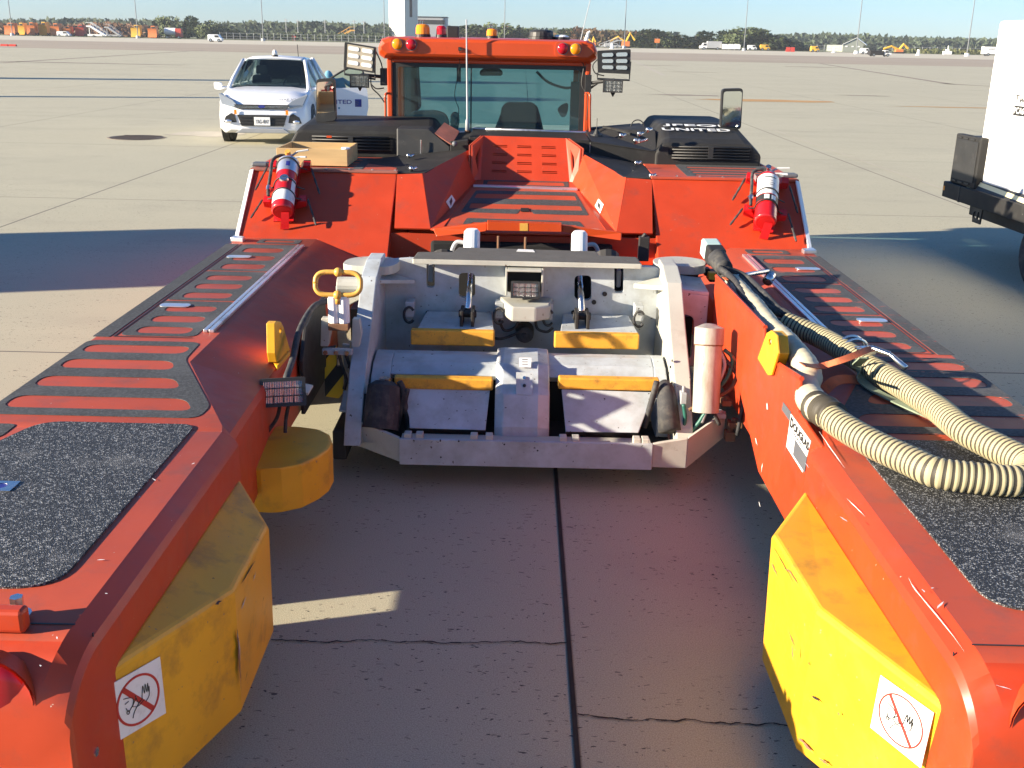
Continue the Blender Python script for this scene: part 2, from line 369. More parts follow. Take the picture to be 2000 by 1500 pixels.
def resample(pts, step):
    out = [pts[0].copy()]; acc = 0
    for i in range(len(pts)-1):
        a, b = pts[i], pts[i+1]; L = (b-a).length; p = 0
        while acc+L-p >= step:
            p += step-acc; acc = 0; out.append(a.lerp(b, p/L))
        acc += L-p
    return out
def disc(c, A, B, r, n=20): return [Vector(c)+Vector(A)*r*math.cos(2*PI*k/n)+Vector(B)*r*math.sin(2*PI*k/n) for k in range(n)]
def text(name, body, mat, O, A, B, height, width=None, parent=None, lift=.002, bold=0):
    "lettering as a thin mesh: origin O, reading direction A, up direction B"
    cu = bpy.data.curves.new(name, 'FONT'); cu.body = body; cu.size = 1; cu.extrude = .004; cu.offset = bold
    tmp = bpy.data.objects.new(name, cu); COL.objects.link(tmp)
    dg = bpy.context.evaluated_depsgraph_get(); me = bpy.data.meshes.new_from_object(tmp.evaluated_get(dg)); bpy.data.objects.remove(tmp)
    xs = [v.co.x for v in me.vertices]; ys = [v.co.y for v in me.vertices]; x0, x1, y0, y1 = min(xs), max(xs), min(ys), max(ys)
    A = Vector(A).normalized(); B = Vector(B).normalized(); Nn = A.cross(B)
    sy = height/(y1-y0); sx = sy if width is None else width/(x1-x0)
    for v in me.vertices: v.co = Vector(O)+A*(v.co.x-x0)*sx+B*(v.co.y-y0)*sy+Nn*(lift+v.co.z*.1)
    return link(name, me, parent, mat)
from mathutils.bvhtree import BVHTree
def hit(o, px, py):
    "where the measured sight line meets object o"
    t = BVHTree.FromPolygons([v.co for v in o.data.vertices], [p.vertices[:] for p in o.data.polygons]); loc, n, i, d = t.ray_cast(EYE, ray(px, py).normalized())
    if loc is None: return None, None
    return loc, (n if n.dot(EYE-loc) > 0 else -n)
MX = .06                                                # the tug's centre line
def mir(p): return Vector((MX-p[0], p[1], p[2]))
def side(pts, s): return [Vector(p) if s < 0 else mir(p) for p in pts]   # points are written for the left side
def struct(name, mb, mats): o = mb.build(name, mats); return tag(o, kind='structure')
# ================================================================ SETTING
def sheet(name, pts, z, mat, th=None):
    mb = MB(); mb.add([(p[0], p[1], z) for p in pts], [list(range(len(pts)))]); return struct(name, mb, mat)
def gw(px, py): return U(px, py, z=0)
sheet('ground', [(-3500, -200), (3500, -200), (3500, 5000), (-3500, 5000)], -.012, 'grassg')
sheet('apron', [(-420, -40), (420, -40), (420, 455), (0, 412), (-420, 385)], 0, 'concrete')
sheet('taxiway_band', [(-420, 122), (0, 138), (420, 168), (420, 235), (0, 250), (-420, 212)], .004, 'band')
sheet('far_apron', [(-420, 212), (0, 250), (420, 235), (420, 440), (0, 398), (-420, 372)], .006, 'pale')
mb = MB(); mb.box((.212, -5, .0035), (.228, 60, .0045)); struct('joint_sealant', mb, 'tar')
# dark rubber in the near joint: one groove line and two lips
mb = MB()
def crackstrip(mb, x0, y0, x1, y1, n, amp, w, z=.005):
    ys = 0; pts = []
    for i in range(n+1):
        t = i/n; ys = ys*.75+R.uniform(-amp, amp); pts.append((x0+(x1-x0)*t, y0+(y1-y0)*t+ys))
    for i in range(n):
        a, b = pts[i], pts[i+1]; w0 = w*R.uniform(.5, 1.3)
        mb.add([(a[0], a[1]-w0, z), (b[0]+.004, b[1]-w0, z), (b[0]+.004, b[1]+w0, z), (a[0], a[1]+w0, z)], [(0, 1, 2, 3)])
a, b = gw(530, 1250), gw(1112, 1258); crackstrip(mb, a.x, a.y, b.x, b.y, 60, .008, .0032)
a, b = gw(1128, 1396), gw(1560, 1420); crackstrip(mb, a.x, a.y, b.x, b.y, 45, .007, .0032)
struct('pavement_crack', mb, 'tar')
def blob(name, px, py, rx, ry, mat, n=22, z=.005, jag=.25, rot=0):
    c = gw(px, py); pts = []
    for k in range(n):
        a = 2*PI*k/n; q = 1+R.uniform(-jag, jag); x, y = rx*q*math.cos(a), ry*q*math.sin(a)
        pts.append((c.x+x*math.cos(rot)-y*math.sin(rot), c.y+x*math.sin(rot)+y*math.cos(rot)))
    return sheet(name, pts, z, mat)
for px, py, rx, ry in ((150, 123, 7, .8), (1590, 131, 3.2, 1.6), (1285, 128, 2.5, .8), (1350, 141, 2, .5), (1690, 187, 1.2, .3), (1340, 186, 1.6, .5)): blob('oil_stain', px, py, rx, ry, 'stain')
blob('tan_pavement_patch', 1510, 197, 2.9, .9, 'ystain', jag=.18); blob('tan_pavement_patch', 1870, 210, 2.6, .25, 'ystain')
blob('tan_pavement_patch', 400, 262, .9, .6, 'lightp')
def strip(name, p, q, w, mat, z=.005):
    a, b = gw(*p), gw(*q); d = (b-a).normalized(); n = Vector((-d.y, d.x, 0))*w/2
    return sheet(name, [a-n, b-n, b+n, a+n], z, mat)
strip('white_painted_line', (1238, 119), (1296, 147), .3, 'lightp'); strip('joint_filler', (1500, 250), (1862, 376), .045, 'lightp')
strip('pavement_joint', (1600, 124), (1860, 165), .55, 'stain'); strip('pavement_joint', (1840, 163), (1975, 171), .6, 'stain'); strip('pavement_joint', (0, 123), (400, 98), .6, 'stain')
# manhole cover
c = gw(267, 269); o = thing('manhole_cover', 'dark round iron manhole cover set in the concrete left of the white car', 'manhole cover', c)
mb = MB(); mb.cyl((0, 0, -.02), (0, 0, .006), .60, n=32); mb.build('rim', 'dark' and M['stain'], o); mb = MB(); mb.cyl((0, 0, .0), (0, 0, .012), .55, n=32)
for i in range(-3, 4): mb.box((-.4, i*.13-.02, .012), (.4, i*.13+.02, .018))
mb.build('lid', 'cover', o)
# ---------------------------------------------------------------- far trees
def crown(mb, c, rx, ry, rz, n, size, seed):
    r = random.Random(seed); cl = [(r.uniform(-.62, .62), r.uniform(-.6, .6), r.uniform(-.62, .6), r.uniform(.3, .5)) for _ in range(9)]
    for i in range(n):
        q = cl[i % 9]; u = Vector((r.gauss(0, 1), r.gauss(0, 1), r.gauss(0, 1))).normalized()*q[3]*r.uniform(.6, 1.05)
        p = Vector(((q[0]+u.x)*rx, (q[1]+u.y)*ry, (q[2]+u.z)*rz))
        p = p+Vector(c); s = size*r.uniform(.5, 1.3); a = Vector((r.gauss(0, 1), r.gauss(0, 1), r.gauss(0, 1))).normalized()*s; b = a.orthogonal().normalized()*s*r.uniform(.4, .9)
        mb.add([p-a, p-b*.8, p+a, p+b], [(0, 1, 2, 3)])
def mk_tree(name, label, h, w, mat, seed, conical=False):
    t = thing(name, label, 'tree'); mb = MB(); r = random.Random(seed)
    mb.tube([(0, 0, 0), (.1, 0, h*.35), (0, .1, h*.75)], .2, 7, rads=[h*.03, h*.02, h*.008])
    for k in range(5):
        a = r.uniform(0, 6.28); z = h*r.uniform(.25, .6); mb.tube([(0, 0, z), (math.cos(a)*w*.3, math.sin(a)*w*.3, z+h*.18)], .1, 5, rads=[h*.012, h*.004])
    mb.build('trunk', 'bark', t); mb = MB()
    if conical:
        for k in range(6): z = h*(.16+.14*k); q = (1-k/6.6); crown(mb, (0, 0, z), w*.75*q, w*.75*q, h*.15, 170, h*.05, seed+k)
    else:
        crown(mb, (0, 0, h*.52), w*.6, w*.6, h*.5, 1100, h*.06, seed); crown(mb, (w*.15, 0, h*.28), w*.62, w*.55, h*.28, 420, h*.055, seed+1); crown(mb, (-w*.2, 0, h*.36), w*.5, w*.5, h*.33, 300, h*.055, seed+2)
    mb.build('crown', mat, t); return t
def copy_tree(o, parent=None):
    c = o.copy(); COL.objects.link(c)
    if parent is not None: c.parent = parent
    for ch in [x for x in o.children]: copy_tree(ch, c)
    return c
def place_px(o, pxc, py0, py1, D, h0, w0, wpx=None):
    "stand o at distance D so that its top reaches photo row py0"
    a = U(pxc, py1, y=D); b = U(pxc, py0, y=D); hh = b.z
    o.location = (a.x, D, 0); s = hh/h0; sx = s
    if wpx: sx = (U(pxc+wpx/2, py1, y=D).x-U(pxc-wpx/2, py1, y=D).x)/w0
    o.scale = (sx, sx, s)
TRS = [ # px, top, width px, D, kind, label
 (335, 32, 36, 500, 0, 'tall dark tree rising leftmost behind the orange snow equipment'), (306, 40, 26, 510, 1, 'narrow pointed dark tree left of the tall tree by the snow equipment'),
 (366, 36, 20, 500, 1, 'slim conical dark tree, left one of the trio beside the small white car'), (385, 32, 26, 495, 0, 'round dark green tree between two conical ones above the small white car'),
 (412, 31, 34, 490, 0, 'broadest dark green tree right above the small white car'), (440, 50, 30, 560, 0, 'low dark bush right of the trees above the small white car'),
 (905, 48, 44, 520, 0, 'bushy green tree just right of the whip antenna'), (935, 52, 34, 530, 2, 'brownish thin-leaved tree above the small amber roof beacon'),
 (978, 44, 40, 520, 0, 'green tree above the cab roof left of the thin centre mast'), (1000, 50, 30, 525, 2, 'rust coloured tree right of the thin centre mast'), (1013, 49, 20, 520, 1, 'pointed tree with a bare tip above the cab roof'), (1028, 54, 24, 530, 0, 'small round green tree left of the black roof puck'),
 (1100, 55, 26, 540, 0, 'low green tree behind the white roof dome'), (1120, 52, 18, 545, 2, 'brown twiggy tree right of the white roof dome'),
 (1262, 57, 42, 520, 0, 'green tree right of the yellow digger arm'), (1285, 58, 40, 525, 0, 'rounded green tree second right of the yellow digger arm'), (1306, 62, 34, 520, 0, 'smaller green tree sloping down right of the digger'),
 (1358, 60, 50, 520, 0, 'isolated round green tree above the white truck'), (1415, 58, 40, 500, 0, 'green tree at the left end of the big clump'), (1437, 50, 44, 495, 0, 'tall green tree left of the leaning mast in the big clump'), (1465, 52, 44, 490, 0, 'tall yellowish green tree behind the leaning mast'), (1490, 55, 44, 495, 0, 'wide green tree right of the mast in the big clump'), (1515, 68, 40, 500, 3, 'dark tree stepping down at the right side of the big clump'), (1542, 75, 36, 500, 3, 'lowest dark tree at the right end of the big clump'),
 (1958, 78, 22, 640, 3, 'dark round tree standing above the far wood by the white box truck')]
protos = {}
for i, (px, top, wp, D, k, lab) in enumerate(TRS):
    D = 455+(D-490)*.15
    key = (k, i % 3 if k in (0, 1) else 0)
    if key not in protos:
        protos[key] = mk_tree('tree', lab, 10, 9 if k != 1 else 6, ['leaf', 'leafd', 'leafb', 'leafd'][k], 30+k*7+key[1]*53, k == 1); o = protos[key]
    else: o = copy_tree(protos[key])
    tag(o, lab, 'tree', 'trees beyond the apron'); place_px(o, px, top, YH+SL*(px-1000)+5, D, 10, 9 if k != 1 else 6, wp*1.5)
    o.rotation_euler = (0, 0, R.uniform(0, 6))
def wood(name, px0, px1, tops, D, depth, mat, size, n, seed):
    "a far wood that reads as one mass"
    r = random.Random(seed); mb = MB(); xa, xb = U(px0, 80, y=D).x, U(px1, 80, y=D).x
    for i in range(n):
        t = r.random(); q = t*(len(tops)-1); k = min(int(q), len(tops)-2); top = tops[k]+(tops[k+1]-tops[k])*(q-k)
        px = px0+(px1-px0)*t; zt = U(px, top, y=D).z+r.uniform(-1, .6)*size; z = r.random()**.55*zt; y = D+r.uniform(0, depth)*(1 if z > zt*.5 else .4)
        p = Vector((xa+(xb-xa)*t, y, z)); s = size*r.uniform(.5, 1.2); a = Vector((r.gauss(0, 1), r.gauss(0, .6), r.gauss(0, 1))).normalized()*s; b = Vector((r.gauss(0, 1), 0, r.gauss(0, 1))).normalized()*s*.6
        mb.add([p-a, p-b, p+a, p+b], [(0, 1, 2, 3)])
    mb.box((xa, D+depth*.5, 0), (xb, D+depth, zt*.45)); return tag(mb.build(name, mat), kind='stuff')
wood('wood', 415, 760, [50, 49, 47, 49, 50, 46, 49, 52, 54, 52], 620, 60, 'leaff', 2.2, 9000, 3)
wood('wood', -60, 330, [42, 41, 45, 41, 40, 44, 42, 46], 640, 60, 'leaff', 2.2, 7000, 4)
wood('wood', 860, 1330, [56, 57, 58, 60, 60, 62, 64, 66, 68], 680, 60, 'leaff', 2.2, 6000, 5)
wood('wood', 1530, 2060, [74, 73, 72, 74, 73, 76, 78, 80, 79, 82, 81, 84, 86], 720, 80, 'leaff', 2.6, 12000, 6)
wood('scrub', 1040, 1400, [70, 68, 62, 61, 64, 66, 70, 76, 80, 82], 480, 20, 'soil', 1.3, 6000, 8); wood('scrub', 860, 1010, [60, 62, 66, 66], 490, 20, 'soil', 1.2, 2000, 9)
wood('scrub', -40, 330, [50, 48, 50, 52, 49, 46, 50, 55, 60], 470, 20, 'leafb', 1.2, 3500, 10); wood('scrub', 1380, 1600, [84, 80, 78, 82, 88], 470, 15, 'leafd', 1.1, 2600, 11)
wood('hedge', 440, 760, [66, 67, 66, 68, 67], 470, 15, 'leafd', .9, 2500, 12); wood('tall_grass', 1760, 2060, [97, 98, 99, 101, 101], 466, 10, 'grassg', .8, 2500, 13)
# ---------------------------------------------------------------- masts
def mast(px, tx, ty, by, label, D=None, hgt=32, r=.11, lean=0):
    b = gw(px, by) if D is None else Vector((U(px, by, y=D).x, D, 0))
    o = thing('light_mast', label, 'light mast', b, 'tall apron light masts')
    mb = MB(); mb.tube([(0, 0, 0), (lean*hgt*.5, 0, hgt*.5), (lean*hgt, 0, hgt)], .2, 10, rads=[r*1.5, r*1.1, r*.7]); mb.build('pole', 'mastgrey', o)
    mb = MB(); mb.cyl((0, 0, 0), (0, 0, .9), .75, .65, n=12); mb.build('base', 'white' if px > 1600 else 'bgrey', o)
    mb = MB(); mb.cyl((lean*hgt, 0, hgt-.5), (lean*hgt, 0, hgt), 1.2, n=14)
    for k in range(8): a = k*PI/4; mb.box((lean*hgt+1.3*math.cos(a)-.25, 1.3*math.sin(a)-.25, hgt-.9), (lean*hgt+1.3*math.cos(a)+.25, 1.3*math.sin(a)+.25, hgt-.3))
    mb.build('lamp_head', 'mastgrey', o); return o
for px, by, D, lab in ((24, 66, 395, 'leftmost tall thin light mast above the snow equipment'), (269, 68, 395, 'tall thin light mast beside the white stair trucks'), (514, 76, 380, 'tall thin light mast above the white car roof'), (751, 78, 400, 'tall thin light mast touching the left edge of the control tower'),
        (985, 88, 400, 'tall thin light mast above the middle of the cab roof'), (1219, 93, 385, 'tall thin light mast with a grey footing by the silver stairs'), (1453, 96, 400, 'tall thin light mast in front of the big green clump'), (1672, 104, 350, 'tall thin light mast beside the grey hangar'), (1888, 109, 350, 'rightmost tall light mast with white footing before the far wood')): mast(px, 0, 0, by, lab, D)
o = thing('crane_boom', 'thin leaning boom on a short white pillar right of the cab roof', 'crane', (U(1141, 78, y=380).x, 380, 0)); mb = MB(); mb.tube([(0, 0, 0), (1.3, 0, 5), (1.9, 0, 5.4)], .6, 8, rads=[1.0, .45, .3]); mb.build('pillar', 'white', o)
mb = MB(); mb.tube([(-1.2, 1, 2.5), (3.8, 1, 26)], .14, 6); mb.build('boom', 'bgrey', o)
for x, y, hh, lab in ((-52, 26.3, 15.8, 'light mast standing out of frame left whose shadow crosses behind the car'), (-62, 39.2, 18.6, 'far added mast out of frame left standing in for the unseen caster of the upper shadow')):
    o = mast(x, 0, 0, 0, lab, y, hh, .34 if y < 30 else .8); o.location = (x, y, 0)  # the thicker second mast is added to throw the wide upper shadow
# ---------------------------------------------------------------- far buildings and vehicles
def rect(px0, py0, px1, py1, D):
    a = U(px0, py1, y=D); b = U(px1, py0, y=D); return a.x, b.x, max(a.z, 0), b.z
D = 620; x0, x1, z0, z1 = rect(756, 60, 815, -40, D); xm = U(787, 60, y=D).x
t = thing('control_tower', 'pale square control tower rising out of frame behind the cab', 'tower', (xm, D, 0))
mb = MB(); c1, c2, c3 = (x0-xm, 5), (xm-xm+1.5, -4), (x1-xm, 4)
mb.slab([(c1[0], c1[1], 0), (c2[0], c2[1], 0), (c3[0], c3[1], 0), (0, 14, 0)], (0, 0, 52)); mb.build('shaft', 'tower', t, bevel=.2)
d = Vector((c3[0]-c2[0], c3[1]-c2[1], 0)); p = Vector((c2[0], c2[1], 0))
for zz in (13, 34): mb = MB(); a = p+d*.38+V(-.05, -.12, zz); mb.slab([a, a+d*.2, a+d*.2+V(0, 0, 10.5), a+V(0, 0, 10.5)], (0, .25, 0)); mb.build('window', 'void', t)
mb = MB(); mb.box((c1[0]-2, -6, 52), (c3[0]+2, 14, 58)); mb.build('cab', 'carglass', t)
x0, x1, z0, z1 = rect(813, 33, 872, 72, 640); x1 = U(872, 60, y=640).x; x0 = U(813, 60, y=640).x; zt = U(840, 34, y=640).z
t = thing('office_block', 'low dark grey office block against the right side of the control tower', 'building', (x0, 640, 0)); mb = MB(); mb.box((0, 0, 0), (x1-x0, 14, zt)); mb.build('wall', 'bgrey', t, bevel=.1)
mb = MB(); mb.box((-.3, -.3, zt), (x1-x0+.3, 14.3, zt+.5)); mb.build('roof', 'dark', t); mb = MB(); mb.box((1, -.12, zt*.72), (x1-x0-1, .1, zt*.9)); mb.build('window', 'void', t)
def hangar():
    D = 470; xa, xr, xb = U(1645, 100, y=D).x, U(1688, 100, y=D).x, U(1727, 100, y=D).x; ze, zr = U(1650, 88, y=D).z, U(1674, 75, y=D).z
    t = thing('hangar', 'grey-green metal hangar with a low white gabled roof behind the dump truck', 'hangar', (xa, D, 0))
    w = xr-xa; mb = MB(); mb.slab([(0, 0, 0), (w, 0, 0), (w, 0, ze), (w*.58, 0, zr), (0, 0, ze)], (0, 1, 0)); mb.box((w-.6, 0, 0), (w, 24, ze)); mb.box((0, 24, 0), (w, 24.6, ze)); mb.box((0, 1, 0), (.5, 24, ze)); mb.build('wall', 'shed', t)
    mb = MB(); mb.slab([(w*.58, -.3, zr+.1), (w+.5, -.3, ze+.05), (w+8.5, 24, ze+.05), (w*.58+8, 24, zr+.1)], (0, 0, .25)); mb.slab([(w*.58, -.3, zr+.1), (-.4, -.3, ze+.05), (7.6, 24, ze), (w*.58+8, 24, zr+.1)], (0, 0, .25)); mb.build('roof', 'white', t)
    for q in (.12, .4, .68): mb = MB(); mb.box((w*q, -.08, ze*.72), (w*q+.9, 0, ze*.9)); mb.build('window', 'lampwhite', t)
hangar()
def wheelset(t, xs, r=.5, y0=-.05, w=.35, yb=2.1):
    for x in xs:
        for y in (y0, yb):
            mb = MB(); mb.cyl((x, y, r), (x, y+w, r), r, n=14); wh = mb.build('wheel', 'rubber', t)
            mb = MB(); mb.cyl((x, y-.02, r), (x, y+w+.02, r), r*.5, n=10); mb.build('rim', 'chrome', wh)
def truck(name, label, cat, px0, px1, py0, gy, col, cab='r', body='white', D=None, group=None, open_bed=False):
    D = D or gw((px0+px1)/2, gy).y; xa, xb = U(px0, gy, y=D).x, U(px1, gy, y=D).x; h = U(px0, py0, y=D).z; L = xb-xa
    t = thing(name, label, cat, (xa, D, 0), group); cl = min(L*.32, 2.6); r = min(.5, h*.22)
    bx0, bx1 = (0, L-cl-.1) if cab == 'r' else (cl+.1, L); cx0, cx1 = (L-cl, L) if cab == 'r' else (0, cl)
    mb = MB()
    if open_bed:
        mb.box((bx0, 0, r*1.3), (bx1, .1, h*.8)); mb.box((bx0, 2.2, r*1.3), (bx1, 2.3, h*.8)); mb.box((bx0, .1, r*1.3), (bx1, 2.2, r*1.6)); mb.box((bx0, .1, r*1.6), (bx0+.1, 2.2, h*.8))
    else: mb.box((bx0, 0, r*1.3), (bx1, 2.3, h))
    mb.build('cargo_body', body, t, bevel=.05)
    mb = MB(); s = 1 if cab == 'r' else -1; xx0, xx1 = (cx0, cx1) if s > 0 else (cx1, cx0)
    ch = min(h*.86, 2.4); mb.slab([(xx0, .1, r), (xx1, .1, r), (xx1, .1, ch*.58), (xx1-s*cl*.3, .1, ch*.62), (xx1-s*cl*.48, .1, ch), (xx0, .1, ch)], (0, 2.1, 0)); mb.build('cab', col, t, bevel=.06)
    mb = MB(); mb.slab([(xx0+s*cl*.1, .06, ch*.62), (xx1-s*cl*.4, .06, ch*.62), (xx1-s*cl*.52, .06, ch*.92), (xx0+s*cl*.1, .06, ch*.92)], (0, .05, 0)); mb.build('window', 'carglass' if False else M['ink'], t)
    mb = MB(); mb.box((0.1, .3, r*.9), (L-.2, 2.0, r*1.3)); mb.build('chassis', 'dark', t); wheelset(t, (L*.18, L*.82), r); return t
def van(name, label, cat, px0, px1, py0, gy, col, D=None, group=None):
    D = D or gw((px0+px1)/2, gy).y; xa, xb = U(px0, gy, y=D).x, U(px1, gy, y=D).x; h = U(px0, py0, y=D).z; L = xb-xa
    t = thing(name, label, cat, (xa, D, 0), group); r = h*.18; mb = MB()
    pr = [(0, r), (L, r), (L, h*.5), (L*.9, h*.58), (L*.78, h*.97), (L*.72, h), (L*.06, h), (0, h*.9)]
    mb.slab([(x, 0, z) for x, z in pr], (0, 1.9, 0)); mb.build('body', col, t, bevel=.08)
    mb = MB(); mb.slab([(L*.5, -.02, h*.6), (L*.84, -.02, h*.6), (L*.75, -.02, h*.9), (L*.5, -.02, h*.9)], (0, .04, 0)); mb.build('window', 'ink', t)
    wheelset(t, (L*.2, L*.8), r*1.3, -.02, .25, 1.7); return t
truck('box_truck', 'white box truck with grey lettering parked before the far wood', 'truck', 1920, 1973, 91, 110, 'white', 'r')
_o = bpy.data.objects['box_truck']; text('lettering', 'united', 'inkgrey', (1.6, 0, 2.1), (1, 0, 0), (0, 0, 1), .55, 1.9, _o, lift=.03)
truck('dump_truck', 'small dump truck with black bed and white cab driving on the apron', 'truck', 1699, 1741, 96, 110.5, 'white', 'r', 'dark', open_bed=True)
van('parked_van', 'white van parked left of the dump truck by the hangar', 'van', 1682, 1699, 94, 106, 'white')
truck('parked_truck', 'white utility truck with a dark grey bed under the isolated tree', 'truck', 1367, 1409, 80, 97.5, 'white', 'l', 'bgrey')
for i, (a, b, lab) in enumerate(((1411, 1422, 'left white cargo container of the row of three'), (1424, 1434, 'middle white cargo container of the row of three'), (1435, 1446, 'right white cargo container of the row of three'))):
    D = gw(a, 98).y; xa, xb = U(a, 98, y=D).x, U(b, 98, y=D).x; h = U(a, 86, y=D).z
    t = thing('cargo_container', lab, 'container', (xa, D, 0), 'white cargo containers'); mb = MB(); mb.slab([(0, 0, .4), (xb-xa, 0, .4), (xb-xa, 0, h*.8), (xb-xa-.4, 0, h), (0, 0, h)], (0, 1.8, 0)); mb.build('shell', 'white', t, bevel=.05)
    mb = MB(); mb.box((.05, .05, .2), (xb-xa-.05, 1.75, .4)); mb.build('dolly', 'dark', t); wheelset(t, (.4, xb-xa-.4), .2, 0, .12, 1.6)
van('parked_van', 'white van parked right of the row of white containers', 'van', 1461, 1478, 88, 98.5, 'white')
van('service_van', 'yellow service van below the right end of the big clump', 'van', 1485, 1504, 87, 99, 'yplow'); van('service_van', 'yellow service van standing alone right of the red barriers', 'van', 1584, 1600, 90, 102, 'yplow')
def barrier(px0, px1, py0, gy, col, label, name='barrier', cat='barrier', D=None, group=None):
    D = D or gw(px0, gy).y; xa, xb = U(px0, gy, y=D).x, U(px1, gy, y=D).x; h = U(px0, py0, y=D).z; L = xb-xa; n = max(2, int(L/1.2))
    mb = MB(); mb.slab([(xa, D, 0), (xa, D+.6, 0), (xa, D+.35, h), (xa, D+.25, h)], (L*.47, 0, 0)); mb.slab([(xa+L*.53, D, 0), (xa+L*.53, D+.6, 0), (xa+L*.53, D+.35, h), (xa+L*.53, D+.25, h)], (L*.47, 0, 0)); mb.box((xa, D+.2, h*.6), (xb, D+.4, h*.8))
    return tag(mb.build(name, col), label, cat, group)
barrier(1535, 1552, 92, 101, 'rplow', 'red barrier pair at the far apron edge'); barrier(570, 578, 70, 79, 'rplow', 'small red barrier behind the white car')
for px, gy, lab in ((592, 79, 'pale yellow drum left of the white one behind the white car'), (615, 79, 'small white drum near the yellow stairs'), (1628, 103, 'white post left of the hangar'), (1793, 108, 'lone white cone on the right apron edge'), (1195, 95, 'short white post below the silver stairs')):
    p = gw(px, gy); mb = MB(); mb.cyl((p.x, p.y, 0), (p.x, p.y, 1.7), .55, .35, n=10); mb.cyl((p.x, p.y, 0), (p.x, p.y, .15), .8, n=10); tag(mb.build('marker_drum', 'white' if px != 592 else 'yplow'), lab, 'marker')
p = gw(1851, 107.5); mb = MB(); mb.box((p.x-1.4, p.y, .2), (p.x+1.4, p.y+1.5, 1.3)); mb.box((p.x-.6, p.y+.2, 1.3), (p.x+.5, p.y+1.3, 1.9)); mb.cyl((p.x, p.y+.5, 1.9), (p.x, p.y+.5, 3.2), .12); tag(mb.build('generator', 'white', bevel=.05), 'small white generator cart on the grass edge at right', 'generator')
# passenger stairs
def stairs(px0, px1, py0, gy, col, label, flip=1, D=None):
    D = D or gw((px0+px1)/2, gy).y; xa, xb = U(px0, gy, y=D).x, U(px1, gy, y=D).x; h = U(px0, py0, y=D).z; L = xb-xa
    t = thing('passenger_stairs', label, 'stairs', (xa, D, 0), 'mobile passenger stairs'); X = (lambda u: u*L) if flip > 0 else (lambda u: (1-u)*L)
    mb = MB(); mb.slab([(X(.08), 0, h*.12), (X(.8), 0, h*.8), (X(1), 0, h*.8), (X(1), 0, h*.7), (X(.85), 0, h*.7), (X(.18), 0, h*.05)], (0, 1.8, 0)); mb.build('stair_flight', col, t)
    for y in (0, 1.7):
        mb = MB(); mb.tube([(X(.08), y, h*.32), (X(.78), y, h), (X(1), y, h)], .09, 5); mb.tube([(X(.08), y, h*.12), (X(.08), y, h*.32)], .07, 5)
        for k in range(6): u = .08+k*.14; mb.tube([(X(u), y, h*(.12+k*.136)), (X(u), y, h*min(1, .32+k*.136))], .05, 4)
        mb.build('handrail', col, t)
    mb = MB(); mb.box((X(.3) if flip > 0 else X(.98), .2, .35), (X(.98) if flip > 0 else X(.3), 1.6, h*.2)); mb.tube([(X(.9), .9, h*.2), (X(.9), .9, h*.75)], .14, 6); mb.build('chassis', col, t); wheelset(t, (L*.3, L*.8), .35, 0, .2, 1.6); return t
stairs(170, 212, 44, 72.5, 'white', 'white covered passenger stairs, left one by the thin mast', -1); stairs(205, 240, 47, 72.5, 'bgrey', 'grey passenger stairs right of the white ones at far left', -1)
stairs(650, 693, 52, 79, 'goldy', 'tan passenger stairs rising right behind the lamp panel', 1); stairs(1167, 1215, 73, 93, 'bgrey', 'silver passenger stairs beside the parked cars right of the cab', 1)
van('parked_car', 'silver car parked under the silver passenger stairs', 'car', 1180, 1212, 84, 93.5, 'bgrey')
van('service_van', 'white pickup with a yellow light left of the dark trees', 'van', 309, 338, 64, 74, 'white'); van('service_van', 'small white van parked at the far left apron edge', 'van', 111, 136, 61, 71.5, 'white')
van('distant_car', 'small white car driving on the far apron below the dark trees', 'car', 406, 433, 67, 82, 'carwhite')
van('parked_car', 'white boxy cart beside the leftmost mast', 'car', 20, 42, 55, 69, 'white'); van('parked_car', 'pale pickup parked under the hedge behind the white car', 'car', 500, 520, 66, 77, 'yplow')
barrier(235, 256, 61, 72, 'bgrey', 'low grey baggage cart right of the passenger stairs', 'baggage_cart', 'cart'); barrier(0, 30, 86, 90, 'rplow', 'long low red tow bar lying at the left edge', 'tow_bar', 'tow bar')
# snow ploughs
def plow(px0, px1, py0, gy, col, label, D=400):
    xa, xb = U(px0, gy, y=D).x, U(px1, gy, y=D).x; h = U(px0, py0, y=D).z; L = xb-xa
    t = thing('snow_plow', label, 'snow plow', (xa, D, 0), 'snow plows parked in a row')
    mb = MB(); secs = []
    for k in range(7): a = -1.1+k*.34; secs.append((.9*math.cos(a), h*(.42+.4*math.sin(a))))
    mb.slab([(0, y, z) for y, z in secs]+[(0, y-.15, z) for y, z in reversed(secs)], (L*.86, 0, 0)); mb.build('blade', col, t)
    mb = MB(); mb.box((L*.3, 1, h*.15), (L*.7, 5, h*.95)); mb.build('cab', col, t, bevel=.08); mb = MB(); mb.box((L*.34, .94, h*.6), (L*.66, 1, h*.88)); mb.build('window', 'ink', t); wheelset(t, (L*.25, L*.75), .55, 1.2, .5, 3.6)
for i, (a, b, c, col, lab) in enumerate(((8, 32, 43, 'oplow', 'leftmost snow plow, dull orange, behind the first mast'), (32, 50, 43, 'yplow', 'snow plow with a yellow blade, second from left'), (52, 70, 42, 'oplow', 'orange snow plow left of the pair of yellow ones'), (76, 94, 41, 'yplow', 'bright yellow snow plow in the middle of the row'),
        (98, 118, 44, 'oplow', 'dusty orange snow plow right of the yellow blade'), (122, 140, 50, 'oplow', 'low orange snow plow near the white van'), (146, 166, 47, 'rplow', 'reddish snow plow left of the white stairs'), (255, 276, 47, 'yplow', 'yellow snow plow behind the second mast'), (288, 308, 49, 'oplow', 'orange snow plow right of the second mast'))): plow(a, b, c, 70, col, lab, 420+R.uniform(-8, 12))
